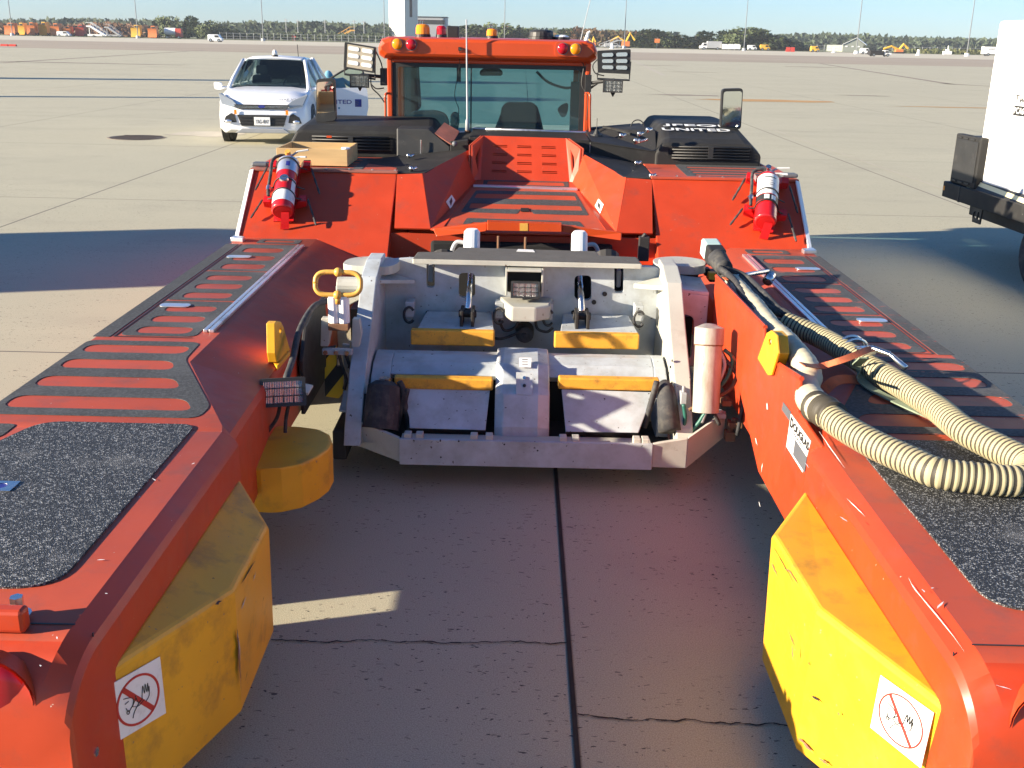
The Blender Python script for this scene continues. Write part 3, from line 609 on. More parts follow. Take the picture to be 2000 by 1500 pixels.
x = U(322, 60, y=425).x; t = thing('tank_truck', 'white tank with a red and white cab left of the dark trees', 'truck', (x, 425, 0)); mb = MB(); mb.cyl((0, 0, 2.6), (4.2, 0, 2.6), 1.3, n=16); mb.build('tank', 'white', t); mb = MB(); mb.box((4.3, -1.2, .6), (6.6, 1.2, 3.7)); mb.build('cab', 'rplow', t, bevel=.1); wheelset(t, (1, 5.5), .5, -1.2, .3, .9)
# digger and fallen boom
def digger(px, py0, gy, label, s=1):
    D = 430; b = Vector((U(px, gy, y=D).x, D, 0)); h = U(px, py0, y=D).z; t = thing('excavator', label, 'excavator', b)
    mb = MB(); mb.tube([(0, 0, h*.4), (-3*s, 0, h*.75), (-6*s, 0, h*.45)], .4, 6); mb.build('boom', 'yplow', t); mb = MB(); mb.tube([(0, 0, h*.4), (1.5*s, 0, h), (3.5*s, 0, h*.55)], .45, 6); mb.build('arm', 'yplow', t)
    mb = MB(); mb.box((-1.5, -1, .3), (1.5, 1, h*.45)); mb.build('body', 'oplow', t, bevel=.1); mb = MB(); mb.box((-2, -1.3, 0), (2, 1.3, .6)); mb.build('track', 'dark', t, bevel=.2)
digger(1222, 65, 92, 'yellow digger with a raised arm behind the silver stairs'); digger(1755, 86, 104, 'orange digger with a long low boom right of the hangar'); digger(1156, 73, 92, 'yellow loader bucket at the foot of the white pillar', .4)
o = thing('roadside_sign', 'small orange roadside sign in the scrub right of the digger', 'sign', (U(1283, 88, y=430).x, 430, 0)); mb = MB(); mb.box((-.07, 0, 0), (.07, .1, 4)); mb.build('post', 'bgrey', o); mb = MB(); mb.box((-1, -.05, 2.1), (1, 0, 3.6)); mb.build('board', 'oplow', o)
# perimeter fence
def fence(px0, px1, D, label, n):
    xa, xb = U(px0, 80, y=D).x, U(px1, 80, y=D).x; t = thing('chain_link_fence', label, 'fence', (xa, D, 0)); mb = MB()
    for z in (.3, 1.2, 2.4): mb.box((0, 0, z), (xb-xa, .04, z+.07))
    mb.build('rail', 'bgrey', t)
    for k in range(n): mb = MB(); x = (xb-xa)*k/(n-1); mb.cyl((x, 0, 0), (x, 0, 2.7), .09, n=6); mb.build('post', 'bgrey', t)
fence(430, 760, 450, 'grey chain link fence along the grass behind the white car', 26); fence(1225, 1640, 460, 'grey chain link fence along the grass right of the cab', 30); fence(1730, 2040, 475, 'grey fence before the far wood at right', 22)
for px, top in ((559, 36), (582, 38), (635, 40), (692, 39), (711, 40)):
    D = 600; mb = MB(); x = U(px, 60, y=D).x; h = U(px, top, y=D).z; mb.cyl((x, D, 0), (x, D, h), .2, n=6); mb.box((x-1.3, D-.1, h-1), (x+1.3, D+.1, h-.7)); tag(mb.build('utility_pole', 'bgrey'), 'thin distant utility pole number %d' % px if False else {559: 'first wooden utility pole right of the third mast', 582: 'second utility pole right of the third mast', 635: 'utility pole over the small red barrier area', 692: 'left pole of the close pair before the tower', 711: 'right pole of the close pair before the tower'}[px], 'utility pole', 'distant utility poles')
# added off-frame truck on the left, sized to cast the shadow band beside the tug
t = thing('shadow_truck', 'added tall white truck out of frame to the left, casting the shadow band', 'truck', (-14.6, 6.55, 0)); mb = MB(); mb.box((0, 0, 1), (2.6, 2.4, 3.3)); mb.build('cargo_body', 'white', t, bevel=.04); mb = MB(); mb.box((0, -1.2, .5), (2.4, -.15, 1.3)); mb.build('cab', 'white', t, bevel=.1); wheelset(t, (.5, 2.0), .45, 0, .3, 1.3)
mb = MB(); mb.box((.1, .1, .5), (2.5, 1.5, 1)); mb.build('chassis', 'dark', t)
# ================================================================ AIRCRAFT TUG
TUG = thing('aircraft_tug', 'large orange towbarless aircraft tug with open rear fork and grey nose wheel cradle', 'aircraft tug', (.015, 6.5, 0))
def deckpt(px, py, z=.8): return U(px, py, z=z)
# ---- the two rear arms (fork)
def arm(s):
    nm = 'rear_arm'
    def sec(y, xi, xc, zc, top=.80, zb=.34):
        pts = [(-1.99, y, min(.46, top)), (-1.99, y, min(.765, top-.02)), (-1.955, y, top), (xi, y, top), (xc, y, min(zc, top-.03)), (xc+.012, y, min(zc-.03, top-.05)), (xc+.012, y, zb)]
        return side([V(*p) for p in pts], s)
    ys = [(2.04, -1.10, -1.03, .62, .52, .3)]+[(2.19-.15*math.sin(a), -1.045-.05*(1-math.cos(a)), -1.0-.025*(1-math.cos(a)), .78, .80-.16*(1-math.cos(a)), .3) for a in [PI/2*k/9 for k in range(9, -1, -1)]]+[(3.50, -1.045, -1.0, .78, .80, .3)]
    secs = [sec(*y) for y in ys]
    mb = MB(); mb.loft(secs, cap=False, closed=False)
    # far part: chamfer widens from the kink
    far = [sec(3.50, -1.045, -1.0, .78), sec(3.56, -1.06, -1.035, .77), sec(4.33, -1.41, -1.10, .70), sec(7.30, -1.41, -1.10, .70)]
    mb.loft(far, cap=False, closed=False)
    mb.slab(side([V(-1.99, 2.041, .3), V(-1.02, 2.041, .3), V(-1.03, 2.041, .525), V(-1.99, 2.041, .525)], s), (0, .01, 0))
    o = mb.build(nm, 'deck' if False else ['orange', 'deck'], TUG)
    for p in o.data.polygons:
        if abs(p.normal.z) > .93: p.material_index = 1
    sm = o.modifiers.new('solid', 'SOLIDIFY'); sm.thickness = .012; sm.offset = -1
    b = o.modifiers.new('bevel', 'BEVEL'); b.width = .008; [setattr(p, 'use_smooth', True) for p in o.data.polygons]; o.data.set_sharp_from_angle(angle=math.radians(12)); b.segments = 2; b.limit_method = 'ANGLE'; b.angle_limit = .5
    tag(o, 'left rear fork arm' if s < 0 else 'right rear fork arm carrying the hose')
    # lower skirts with the gaps that let light through
    for y0, y1, z0, z1 in ((2.02, 3.215, .17, .46), (3.375, 5.15, .17, .46), (5.15, 5.85, .30, .46), (5.85, 7.3, .17, .46)):
        mb = MB(); mb.slab(side([V(-1.985, y0, z0), V(-1.985, y1, z0), V(-1.985, y1, z1), V(-1.985, y0, z1)], s), (.012*(-s), 0, 0)); mb.build('skirt', 'orange', o)
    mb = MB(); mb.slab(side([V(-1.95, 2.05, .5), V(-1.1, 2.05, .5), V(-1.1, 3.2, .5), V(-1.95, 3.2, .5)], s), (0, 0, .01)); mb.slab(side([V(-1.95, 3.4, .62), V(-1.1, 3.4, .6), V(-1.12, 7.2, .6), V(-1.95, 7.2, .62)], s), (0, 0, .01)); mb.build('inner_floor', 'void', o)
    # seams
    mb = MB(); mb.slab(side([V(-1.95, 2.195, .8015), V(-1.04, 2.195, .8015), V(-1.04, 2.2, .8015), V(-1.95, 2.2, .8015)], s), (0, 0, .001)); mb.slab(side([V(-.9995, 2.195, .33), V(-.9995, 2.2, .33), V(-.9995, 2.2, .78), V(-.9995, 2.195, .78)], s), (-.002*s*-1, 0, 0)); mb.build('panel_seam', 'ink', o)
    # anti-slip pads
    def pad(name, out, slots, mat='antislip', r=.04, z=.8025, rr=.022):
        mb = MB(); mb.slab(rnd(side([V(p[0], p[1], z) for p in out], s), r), (0, 0, -.002), [rnd(side([V(p[0], p[1], z) for p in sl], s), rr) for sl in slots])
        return mb.build(name, mat, o)
    wm_ = 'antislipw' if s > 0 else 'antislip'
    sl = [[(-1.935, 4.56), (-1.47, 4.56), (-1.47, 4.44), (-1.935, 4.44)], [(-1.935, 4.335), (-1.485, 4.335), (-1.44, 4.205), (-1.935, 4.205)], [(-1.935, 4.095), (-1.40, 4.095), (-1.335, 3.96), (-1.935, 3.96)], [(-1.935, 3.845), (-1.28, 3.845), (-1.21, 3.705), (-1.935, 3.705)]]
    pad('antislip_pad', [(-1.985+.02, 4.63), (-1.45, 4.63), (-1.44, 4.36), (-1.16, 3.76), (-1.17, 3.63), (-1.965, 3.63)], sl, wm_, .05, rr=.06)
    pad('antislip_pad', [(-1.96, 3.53), (-1.79, 3.53), (-1.79, 3.40), (-1.92, 3.30), (-1.96, 3.30)], [], wm_, .03)
    # coarse grit hatch at the arm end
    mb = MB(); mb.slab(rnd(side([V(-1.71, 3.555, .806), V(-1.155, 3.555, .806), V(-1.155, 3.33, .806), V(-1.16, 2.36, .806), V(-1.91, 2.36, .806), V(-1.91, 2.9, .806)], s), [.09, .05, .03, .12, .12, .15], 7), (0, 0, -.006)); h = mb.build('grit_hatch', 'gritplate', o)
    if s < 0:
        mb = MB(); mb.slab(side([V(-1.72, 3.01, .8095), V(-1.54, 3.01, .8095), V(-1.54, 2.935, .8095), V(-1.72, 2.935, .8095)], s), (0, 0, -.003), [disc((-1.585, 2.973, .8095), (1, 0, 0), (0, 1, 0), .02)]); mb.build('latch_plate', 'chrome', h)
        mb = MB(); mb.slab([V(-1.6, 2.95, .8075), V(-1.56, 2.95, .8075), V(-1.56, 2.995, .8075), V(-1.6, 2.995, .8075)], (0, 0, -.002)); mb.build('latch_bolt', 'inkblue', h)
    # long hatch lids with slots, three panels
    segs = [(4.72, 5.40), (5.43, 6.15), (6.18, 7.02)]
    for i, (y0, y1) in enumerate(segs):
        st = (y1-y0-.06)/3; sl = [[(-1.81, y0+.045+k*st), (-1.55, y0+.045+k*st), (-1.55, y0+.045+k*st+st*.58), (-1.81, y0+.045+k*st+st*.58)] for k in range(3)]
        pad('hatch_lid', [(-1.86, y0), (-1.505, y0), (-1.505, y1), (-1.86, y1)], sl, wm_, [.05 if i == 0 else .015]*2+[.015, .05 if i == 2 else .015], rr=.055)
        pad('edge_strip', [(-1.972, y0-.03), (-1.893, y0-.03), (-1.893, y1), (-1.972, y1)], [], wm_, .006)
    pad('antislip_pad', [(-1.79, 7.07), (-1.5, 7.07), (-1.5, 7.22), (-1.79, 7.22)], [[(-1.75, 7.11), (-1.54, 7.11), (-1.54, 7.18), (-1.75, 7.18)]], wm_, .03)
    mb = MB()
    for (a, b) in (((-1.876, 4.70), (-1.876, 7.03)), ((-1.876, 4.70), (-1.51, 4.70))):
        dx, dy = (.004, 0) if a[0] == b[0] else (0, .004)
        mb.slab(side([V(a[0]-dx, a[1]-dy, .8015), V(b[0]+dx, a[1]-dy if dy else a[1], .8015), V(b[0]+dx, b[1]+dy, .8015), V(a[0]-dx, b[1]+dy, .8015)], s), (0, 0, .001))
    mb.build('lid_gap', 'ink', o)
    for y in (4.83+.43, 6.55):
        mb = MB(); mb.slab(rnd(side([V(-1.855, y, .808), V(-1.70, y, .808), V(-1.70, y+.07, .808), V(-1.855, y+.07, .808)], s), .03), (0, 0, -.004)); mb.build('lid_latch', 'alu', o)
    # aluminium hinge rail
    for x0, x1 in ((-1.488, -1.468), (-1.462, -1.438)):
        mb = MB(); mb.slab(side([V(x0, 4.80, .8), V(x1, 4.80, .8), V(x1, 6.98, .8), V(x0, 6.98, .8)], s), (0, 0, .016)); mb.build('hinge_rail', 'alu', o, bevel=.003)
    mb = MB(); mb.slab(side([V(-1.97, 7.11, .8), V(-1.88, 7.09, .8), V(-1.88, 7.16, .8), V(-1.97, 7.2, .8)], s), (0, 0, .03)); mb.build('rail_bracket', 'alu', o, bevel=.006)
    # yellow guard at the tip
    A, B, C, D_ = V(-1.0, 3.51, .63), V(-.83, 3.24, .565), V(-.825, 2.78, .575), V(-1.0, 2.23, .645)
    A, B, C, D_ = side([A, B, C, D_], s)
    if s > 0: B, C, D_ = V(.845, 3.11, .637), V(.866, 2.64, .637), V(1.065, 2.14, .645)
    lo = side([V(-1.0, 3.5, .3), V(-.835, 3.24, .14), V(-.83, 2.78, .14), V(-1.0, 2.235, .17)], s)
    if s > 0: lo[1] = V(.863, 3.13, .14); lo[2] = V(.862, 2.66, .14)
    mb = MB(); mb.loft([[A, B, C, D_], lo], cap=True); g = mb.build('bump_guard', 'yellow', o, bevel=.018, seg=3)
    # warning sticker on the guard's rear face
    if s < 0: q = [(208, 1340), (310, 1282), (322, 1392), (224, 1450)]
    else: q = [(1722, 1318), (1826, 1392), (1801, 1500), (1702, 1420)]
    Nf = (C-D_).cross(V(0, 0, 1)).normalized();
    if Nf.y > 0: Nf = -Nf
    P = [UP(px, py, D_, Nf)+Nf*.004 for px, py in q]
    mb = MB(); mb.slab(P, -Nf*.002); st = mb.build('warning_sticker', 'sticker', g)
    cx = (P[0]+P[1]+P[2]+P[3])/4+Nf*.0012; A_ = ((P[1]-P[0])+(P[2]-P[3]))/2; B_ = ((P[0]-P[3])+(P[1]-P[2]))/2
    ar, br = A_*.42, B_*.42; ring = lambda k: [cx+ar*k*math.cos(2*PI*i/40)+br*k*math.sin(2*PI*i/40) for i in range(40)]
    mb = MB(); mb.slab(ring(1), -Nf*.001, [ring(.91 if s < 0 else .94)])
    d1 = ar*-.62+br*.72; d2 = ar*.62-br*.72; w = (A_.normalized()*.007+B_.normalized()*.007)*(.8 if s < 0 else .5); mb.slab([cx+d1-w, cx+d2-w, cx+d2+w, cx+d1+w], -Nf*.001); mb.build('prohibition_ring', 'inkred', st)
    mb = MB(); T = lambda pts, w=.0011: mb.tube(smoothpath([cx+Nf*.0004+A_*u*.5+B_*v*.5 for u, v in pts], 4), w, 4)
    T([(.12, -.02), (.2, .38), (.24, .1), (.3, .4), (.33, .1), (.4, .38), (.4, .08), (.44, .25), (.4, -.06), (.25, -.2)]); T([(-.55, .3), (-.3, .22), (-.2, .1), (-.25, -.1)]); T([(-.52, .1), (-.38, .14)])
    T([(-.5, -.05), (-.42, -.2), (-.3, -.12), (-.2, -.02), (-.1, .12)]); T([(-.12, .2), (-.02, -.1), (.14, -.02)]); T([(.05, -.05), (-.2, -.3), (-.3, -.5)]); T([(-.25, -.12), (-.05, -.2), (.2, -.1)])
    T([(-.44+.05*math.cos(a*.8), -.22+.06*math.sin(a*.8)) for a in range(9)]); mb.build('hand_pictogram', 'ink', st)
    # rear end: round red tail lamp in a flanged opening, cover hinge
    c = side([V(-1.20, 2.075, .685)], s)[0]; mb = MB(); mb.tube([c+V(0, .02, 0), c+V(0, -.03, 0)], .1, 26, cap=False, rads=[.112, .118]); mb.tube([c+V(0, -.03, 0), c+V(0, .02, 0)], .1, 26, cap=False, rads=[.112, .106]); rg = mb.build('lamp_flange', 'orange', o, smooth=True)
    mb = MB(); mb.sph(c, .10, 20, 12, sc=(1, .35, 1)); mb.build('tail_lamp', 'redlens', rg, smooth=True)
    if s < 0: mb = MB(); mb.box((-1.6, 2.15, .80), (-1.14, 2.19, .86)); mb.build('cover_hinge', 'orange', o, bevel=.01)
    c = side([V(-1.185, 2.22, .86)], s)[0]
    if s < 0: mb = MB(); mb.cyl(c-V(0, 0, .06), c, .016, n=6); mb.cyl(c-V(0, 0, .05), c-V(0, 0, .045), .03, n=14); mb.build('bolt', 'chrome', o)
    for p in (V(-.997, 2.12, .5),) if s < 0 else (): mb = MB(); mb.cyl(p, p+V(.008, 0, 0), .012, n=6); mb.build('bolt', 'chrome', o)
    mb = MB(); mb.slab(side([V(-1.9, 2.05, .17), V(-1.13, 2.05, .17), V(-1.10, 2.05, .5), V(-1.9, 2.05, .5)], s), (0, .01, 0)); mb.build('tow_plate', 'hood', o)
    # wheels inside the arm
    for y in (4.25, 6.45):
        a = side([V(-1.92, y, .33)], s)[0]; b = side([V(-1.45, y, .33)], s)[0]; mb = MB(); mb.tube([a, a.lerp(b, .08), b.lerp(a, .08), b], .31, 26, rads=[.28, .31, .31, .28]); w = mb.build('wheel', 'rubber', o, smooth=False)
        mb = MB(); mb.cyl(a.lerp(b, -.02), a.lerp(b, .1), .17, n=18); mb.build('rim', 'orange', w)
    return o
AL = arm(-1); AR = arm(1)
# ---- left arm extras
def lug(s, par):
    mb = MB(); mb.slab([U(a, b, x=-1.10) for a, b in ((537, 632), (541, 627), (549, 628), (554, 638), (559, 655), (567, 684), (541, 708), (538, 690))], (-.04, 0, 0), [[U(548+2.6*math.cos(k), 646+5.5*math.sin(k), x=-1.10) for k in [2*PI*i/12 for i in range(12)]]])
    mb.slab([U(a, b, z=.712) for a, b in ((519, 691), (541, 717), (567, 686), (546, 678))], (0, 0, -.02)); mb.build('lifting_lug', 'yellow', par, bevel=.005)
lug(-1, AL)
mb = MB(); mb.slab([U(a, b, x=1.075) for a, b in ((1497, 650), (1506, 645), (1516, 655), (1519, 690), (1506, 733), (1499, 733), (1479, 700))], (.012, 0, 0), [[U(1503+3.5*math.cos(k), 668+6*math.sin(k), x=1.075) for k in [2*PI*i/12 for i in range(12)]]]); mb.slab([U(a, b, x=1.087) for a, b in ((1506, 645), (1516, 655), (1519, 690), (1508, 726), (1506, 690))], (.05, 0, 0)); mb.build('lifting_lug', 'yellow', AR, bevel=.004)
# small loose fitting lying on the chamfer
def cham(px, py, s=-1): # point on far chamfer plane
    P0, P1, P2 = side([V(-1.41, 4.33, .8), V(-1.41, 7.3, .8), V(-1.10, 5, .63)], s); n = (P1-P0).cross(P2-P0).normalized(); return UP(px, py, P0, n), n
p, n = cham(566, 577); mb = MB(); mb.cyl(p+n*.02-V(.05, 0, 0), p+n*.045+V(.045, .02, 0), .035, .045, n=10); mb.cyl(p+n*.05, p+n*.09, .025, n=10); mb.build('hose_fitting', 'chrome', AL, bevel=.004)
mb = MB(); mb.slab([p+n*.01+V(-.12, .03, .03), p+n*.01+V(-.05, .0, 0), p+n*.01+V(-.05, .05, 0)], n*.012); mb.build('fitting_lever', 'dark', AL)
q = [cham(*a)[0] for a in ((468, 634), (476, 628), (497, 647), (489, 655))]; mb = MB(); mb.slab([x+n*.003 for x in q], n*-.002); st = mb.build('small_sticker', 'sticker', AL)
mb = MB(); cc = sum(q, V(0, 0, 0))/4; mb.slab([cc.lerp(x, .55)+n*.0045 for x in q], n*-.001); mb.build('sticker_print', 'inkred', st)
# work lamp on the left arm
def box_lamp(par, c, w, h, d, yaw=0, pitch=0, hood=0, name='work_lamp', grid=True):
    rt = Matrix.Rotation(yaw, 3, 'Z') @ Matrix.Rotation(pitch, 3, 'X'); X, Y, Z = rt @ V(1, 0, 0), rt @ V(0, 1, 0), rt @ V(0, 0, 1); c = Vector(c)
    P = lambda x, y, z: c+X*x+Y*y+Z*z
    mb = MB(); o = lambda k, y: rnd([P(-w/2*k, y, -h/2*k), P(w/2*k, y, -h/2*k), P(w/2*k, y, h/2*k), P(-w/2*k, y, h/2*k)], .015, 3)
    mb.loft([o(1, 0), o(1, d*.5), o(.72, d)]); mb.build(name, 'black', par, bevel=.004); la = bpy.data.objects[name] if False else par.children[-1]
    mb = MB(); mb.slab([P(-w*.43, -.004, -h*.38), P(w*.43, -.004, -h*.38), P(w*.43, -.004, h*.38), P(-w*.43, -.004, h*.38)], Y*.003); mb.build('lens', 'lens', la)
    mb = MB()
    fr = [P(-w/2, -.012, -h/2), P(w/2, -.012, -h/2), P(w/2, -.012, h/2), P(-w/2, -.012, h/2)]; inn = [P(-w*.43, -.012, -h*.38), P(w*.43, -.012, -h*.38), P(w*.43, -.012, h*.38), P(-w*.43, -.012, h*.38)]; mb.slab(fr, Y*.014, [inn])
    if grid:
        for k in (-.22, 0, .22): mb.tube([P(w*k, -.014, -h*.4), P(w*k, -.014, h*.4)], .002, 4)
        for k in (-.14, .14): mb.tube([P(-w*.43, -.014, h*k), P(w*.43, -.014, h*k)], .002, 4)
    mb.build('guard_grille', 'black', la); return la
lp = U(553, 766, y=4.35); la = box_lamp(AL, lp, .195, .125, .11, math.radians(14), math.radians(-16))
mb = MB()
for dx in (-.02, .02): mb.tube(smoothpath([lp+V(dx, .03, -.05), lp+V(dx-.02, .03, -.13), lp+V(dx*2-.04, 0, -.19)]), .009, 6)
mb.build('lamp_cable', 'rubber', AL)
mb = MB(); mb.tube(smoothpath([U(640, 587, y=5.55), U(612, 600, x=-1.04), U(585, 645, x=-1.04), U(572, 700, x=-1.03), U(560, 735, x=-1.02), lp+V(0, .08, .03)]), .016, 8); mb.build('black_cable', 'rubber', AL, smooth=True)
# round yellow buffer inside the left arm
top = [U(a, b, z=.40)[:2] for a, b in ((478, 938), (510, 940), (550, 938), (590, 930), (622, 915), (642, 900), (650, 885), (645, 870), (625, 860), (590, 855), (545, 853), (500, 870))]
mb = MB(); mb.slab([V(x, y, .455) for x, y in top], (0, 0, -.20)); bf = mb.build('round_buffer', 'yellow', AL, bevel=.012)
mb = MB(); mb.slab([V(-1.06, 4.2, .402), V(-.94, 4.2, .402), V(-.94, 4.42, .402), V(-1.06, 4.42, .402)], (0, 0, .012)); mb.slab([V(-.945, 4.2, .405), V(-.945, 4.42, .405), V(-.90, 4.38, .445), V(-.90, 4.26, .445)], (.008, 0, 0)); mb.build('hinge_plate', 'yellow', bf, bevel=.004)
for dy in (.05, .12): mb = MB(); mb.cyl((-1.0, 4.22+dy, .41), (-1.0, 4.22+dy, .43), .015, n=6); mb.build('bolt', 'tan', bf)
mb = MB(); mb.slab([V(-1.04, 4.5, .62), V(-.94, 4.5, .60), V(-.94, 4.62, .60), V(-1.04, 4.62, .62)], (0, 0, .01)); mb.build('bracket_plate', 'greyw', AL)
# ---- right arm extras: raised chute wall
def xw(px, py, x=1.09): return U(px, py, x=x)
W1 = [(1395, 538), (1402, 534), (1492, 640), (1486, 702), (1500, 690), (1563, 748), (1549, 792), (1600, 835), (1640, 905), (1600, 990), (1532, 1016), (1478, 920), (1474, 790), (1442, 700), (1430, 650)]
pts = []
for px, py in W1:
    p = xw(px, py); p.z = max(.34, min(p.z, .97)); p.y = max(3.66, p.y); pts.append(p)
pts = [V(1.09, 5.72, .93), V(1.09, 4.50, .965), V(1.09, 4.45, .82), V(1.09, 4.38, .86), V(1.09, 3.85, .935), V(1.09, 3.84, .81), V(1.09, 3.49, .80), V(1.09, 3.49, .34), V(1.09, 4.35, .34), V(1.09, 4.62, .45), V(1.09, 5.0, .60), V(1.09, 5.72, .62)]
mb = MB(); mb.slab(pts, (.014, 0, 0)); cw = mb.build('chute_wall', 'orange', AR, bevel=.004)
mb = MB(); mb.tube([pts[0]+V(.007, 0, 0), pts[1]+V(.007, 0, 0)], .011, 6); mb.tube([pts[3]+V(.007, 0, 0), pts[4]+V(.007, 0, 0)], .011, 6); mb.build('wall_lip', 'orange', cw)
# maker's plate and small data plate on that wall
def quad_on(px4, x, off): return [U(a, b, x=x)+V(off, 0, 0) for a, b in px4]
Pq = quad_on([(1546, 808), (1585, 862), (1569, 923), (1537, 872)], 1.09, -.003)
mb = MB(); mb.slab(Pq, (.002, 0, 0)); pl = mb.build('maker_plate', 'sticker', cw)
zt = Pq[0].z; A_ = (Pq[1]-Pq[0]); B_ = (Pq[0]-Pq[3]); W_, H_ = A_.length, B_.length
def plt(u, v): return Pq[3]+A_*u+B_*v
text('lettering', 'D', 'ink', plt(.04, .66), A_, B_, H_*.29, W_*.15, pl, lift=.0015, bold=.045); text('lettering', 'OUGLAS', 'ink', plt(.21, .69), A_, B_, H_*.23, W_*.76, pl, lift=.0015, bold=.035)
text('lettering', 'EQUIPMENT', 'inkgrey', plt(.25, .57), A_, B_, H_*.07, W_*.5, pl, lift=.0015)
mb = MB()
for k in range(6): v = .5-k*.075; mb.slab([plt(.06, v), plt(.3, v), plt(.3, v-.025), plt(.06, v-.025)], (.001, 0, 0))
for q in mb.v: pass
mb.v = [(x-.0015, y, z) for x, y, z in mb.v]; mb.build('printed_line', 'inkgrey', pl)
mb = MB(); mb.slab([plt(.36, .52)+V(-.001, 0, 0), plt(.95, .5)+V(-.001, 0, 0), plt(.95, .06)+V(-.001, 0, 0), plt(.36, .06)+V(-.001, 0, 0)], (.001, 0, 0)); mb.build('specification_table', 'inkgrey', pl)
q = quad_on([(1531, 785), (1546, 805), (1543, 822), (1528, 800)], 1.09, -.003); mb = MB(); mb.slab(q, (.002, 0, 0)); mb.build('data_plate', 'inkgrey', cw)
# ---- main body ----------------------------------------------------------------
yb, zb_, yt, zt_ = 7.27, .80, 7.80, 1.20
BODY = MB()
BODY.box((-1.94, 7.86, .35), (-.93, 10.9, 1.17)); BODY.box((.99, 7.86, .35), (1.99, 10.9, 1.17)); BODY.box((-.92, 8.68, .35), (.98, 10.88, 1.16))
# sloping rear faces reaching down between the arms
for s in (-1, 1):
    sl = .4/.53; zl = .62; yl = yb-(zb_-zl)/sl
    BODY.slab(side([V(-1.95, yb, zb_), V(-1.95, yt, zt_), V(-.91, yt, zt_), V(-.90, yl, zl), V(-1.12, yl, zl), V(-1.41, yb, zb_)], s), (0, .03, -.02) if True else 0)
    BODY.slab(side([V(-.905, yt, zt_), V(-.905, yl, zl), V(-.905, 7.5, .3), V(-.905, 7.9, .3)], s), (.012*-s*-1, 0, 0))
    BODY.slab(side([V(-1.97, yb, zb_), V(-1.97, yt, zt_), V(-1.97, 10.9, 1.2), V(-1.97, 10.9, .4), V(-1.97, 7.3, .4)], s), (.02*(-s), 0, 0))
bd = BODY.build('chassis_body', ['orange'], TUG, bevel=.006)
for s in (-1, 1):
    mb = MB(); mb.slab(side([V(-1.985, 7.25, .79), V(-1.985, 7.79, 1.205), V(-1.955, 7.79, 1.215), V(-1.955, 7.25, .80)], s), (0, .018, -.012)); mb.build('edge_trim', 'white', TUG, bevel=.004)
# trough between the two slopes
FL = lambda px, py: None
fL0, fR0 = V(-.54, 7.24, .88), V(.62, 7.24, .88); fL1, fR1 = V(-.345, 8.42, 1.09), V(.42, 8.42, 1.09)
rimL = [V(-.905, 7.80, 1.20), V(-.70, 7.82, 1.205), V(-.405, 8.45, 1.31)]
mb = MB()
def quad(mb, a, b, c, d, th, mi=0): mb.slab([a, b, c, d], th, mi=mi)
tl = []
for s in (-1, 1):
    a, b, c, d, e = side([V(-.875, 7.34, .875), V(-.905, 7.80, 1.19), V(-.72, 7.80, 1.20), V(-.42, 8.48, 1.31), V(-.345, 8.44, 1.09)], s); f = fL0 if s < 0 else fR0; g = side([V(-.62, 7.32, .878)], s)[0]
    m2 = MB(); m2.add([a, b, c, g], [(0, 1, 2, 3)]); m2.add([g, c, d, e, f], [(0, 1, 2), (0, 2, 3), (0, 3, 4)]); w = m2.build('trough_wall', 'orange', TUG)
    sm = w.modifiers.new('s', 'SOLIDIFY'); sm.thickness = .012; sm.offset = 0
    for p in w.data.polygons: p.use_smooth = False
    tl.append(w)
m2 = MB(); m2.slab([fL0, fR0, fR1, fL1], (0, 0, -.012)); fl = m2.build('trough_floor', 'deck', TUG, bevel=.003)
nf = (fR0-fL0).cross(fL1-fL0).normalized()
def flp(px, py, up=.002): p = UP(px, py, fL0, nf); return p+nf*up
def fpad(out, slots, r=.03):
    mb = MB(); mb.slab(rnd([flp(*p) for p in out], r), nf*-.0015, [rnd([flp(*p) for p in sl], .02) for sl in slots]); mb.build('antislip_pad', 'antislip', fl)
fpad([(945, 350), (1110, 354), (1111, 367), (943, 362)], [[(953, 354), (1100, 357), (1103, 364), (951, 360)]], .02)
fpad([(930, 372), (1124, 376), (1150, 421), (1042, 418), (1036, 410), (1016, 410), (1010, 418), (900, 414)], [[(932, 378), (1122, 383), (1127, 392), (926, 387)], [(920, 397), (1133, 403), (1138, 412), (916, 407)]], .02)
fpad([(912, 426), (1132, 433), (1142, 445), (1143, 452), (905, 447), (905, 436)], [[(922, 434), (1125, 440), (1130, 446), (917, 442)]], .02)
mb = MB(); a, b = flp(924, 366, .0), flp(1128, 373, 0); mb.slab([a, b, b+V(0, .035, .008), a+V(0, .035, .008)], nf*.014); mb.build('aluminium_step_edge', 'alu', fl, bevel=.003)
mb = MB(); c = flp(1025, 411, .003); mb.slab([c+V(-.03, -.04, -.006), c+V(.03, -.04, -.006), c+V(.03, .04, .006), c+V(-.03, .04, .006)], nf*.004); mb.build('latch', 'hood', fl)
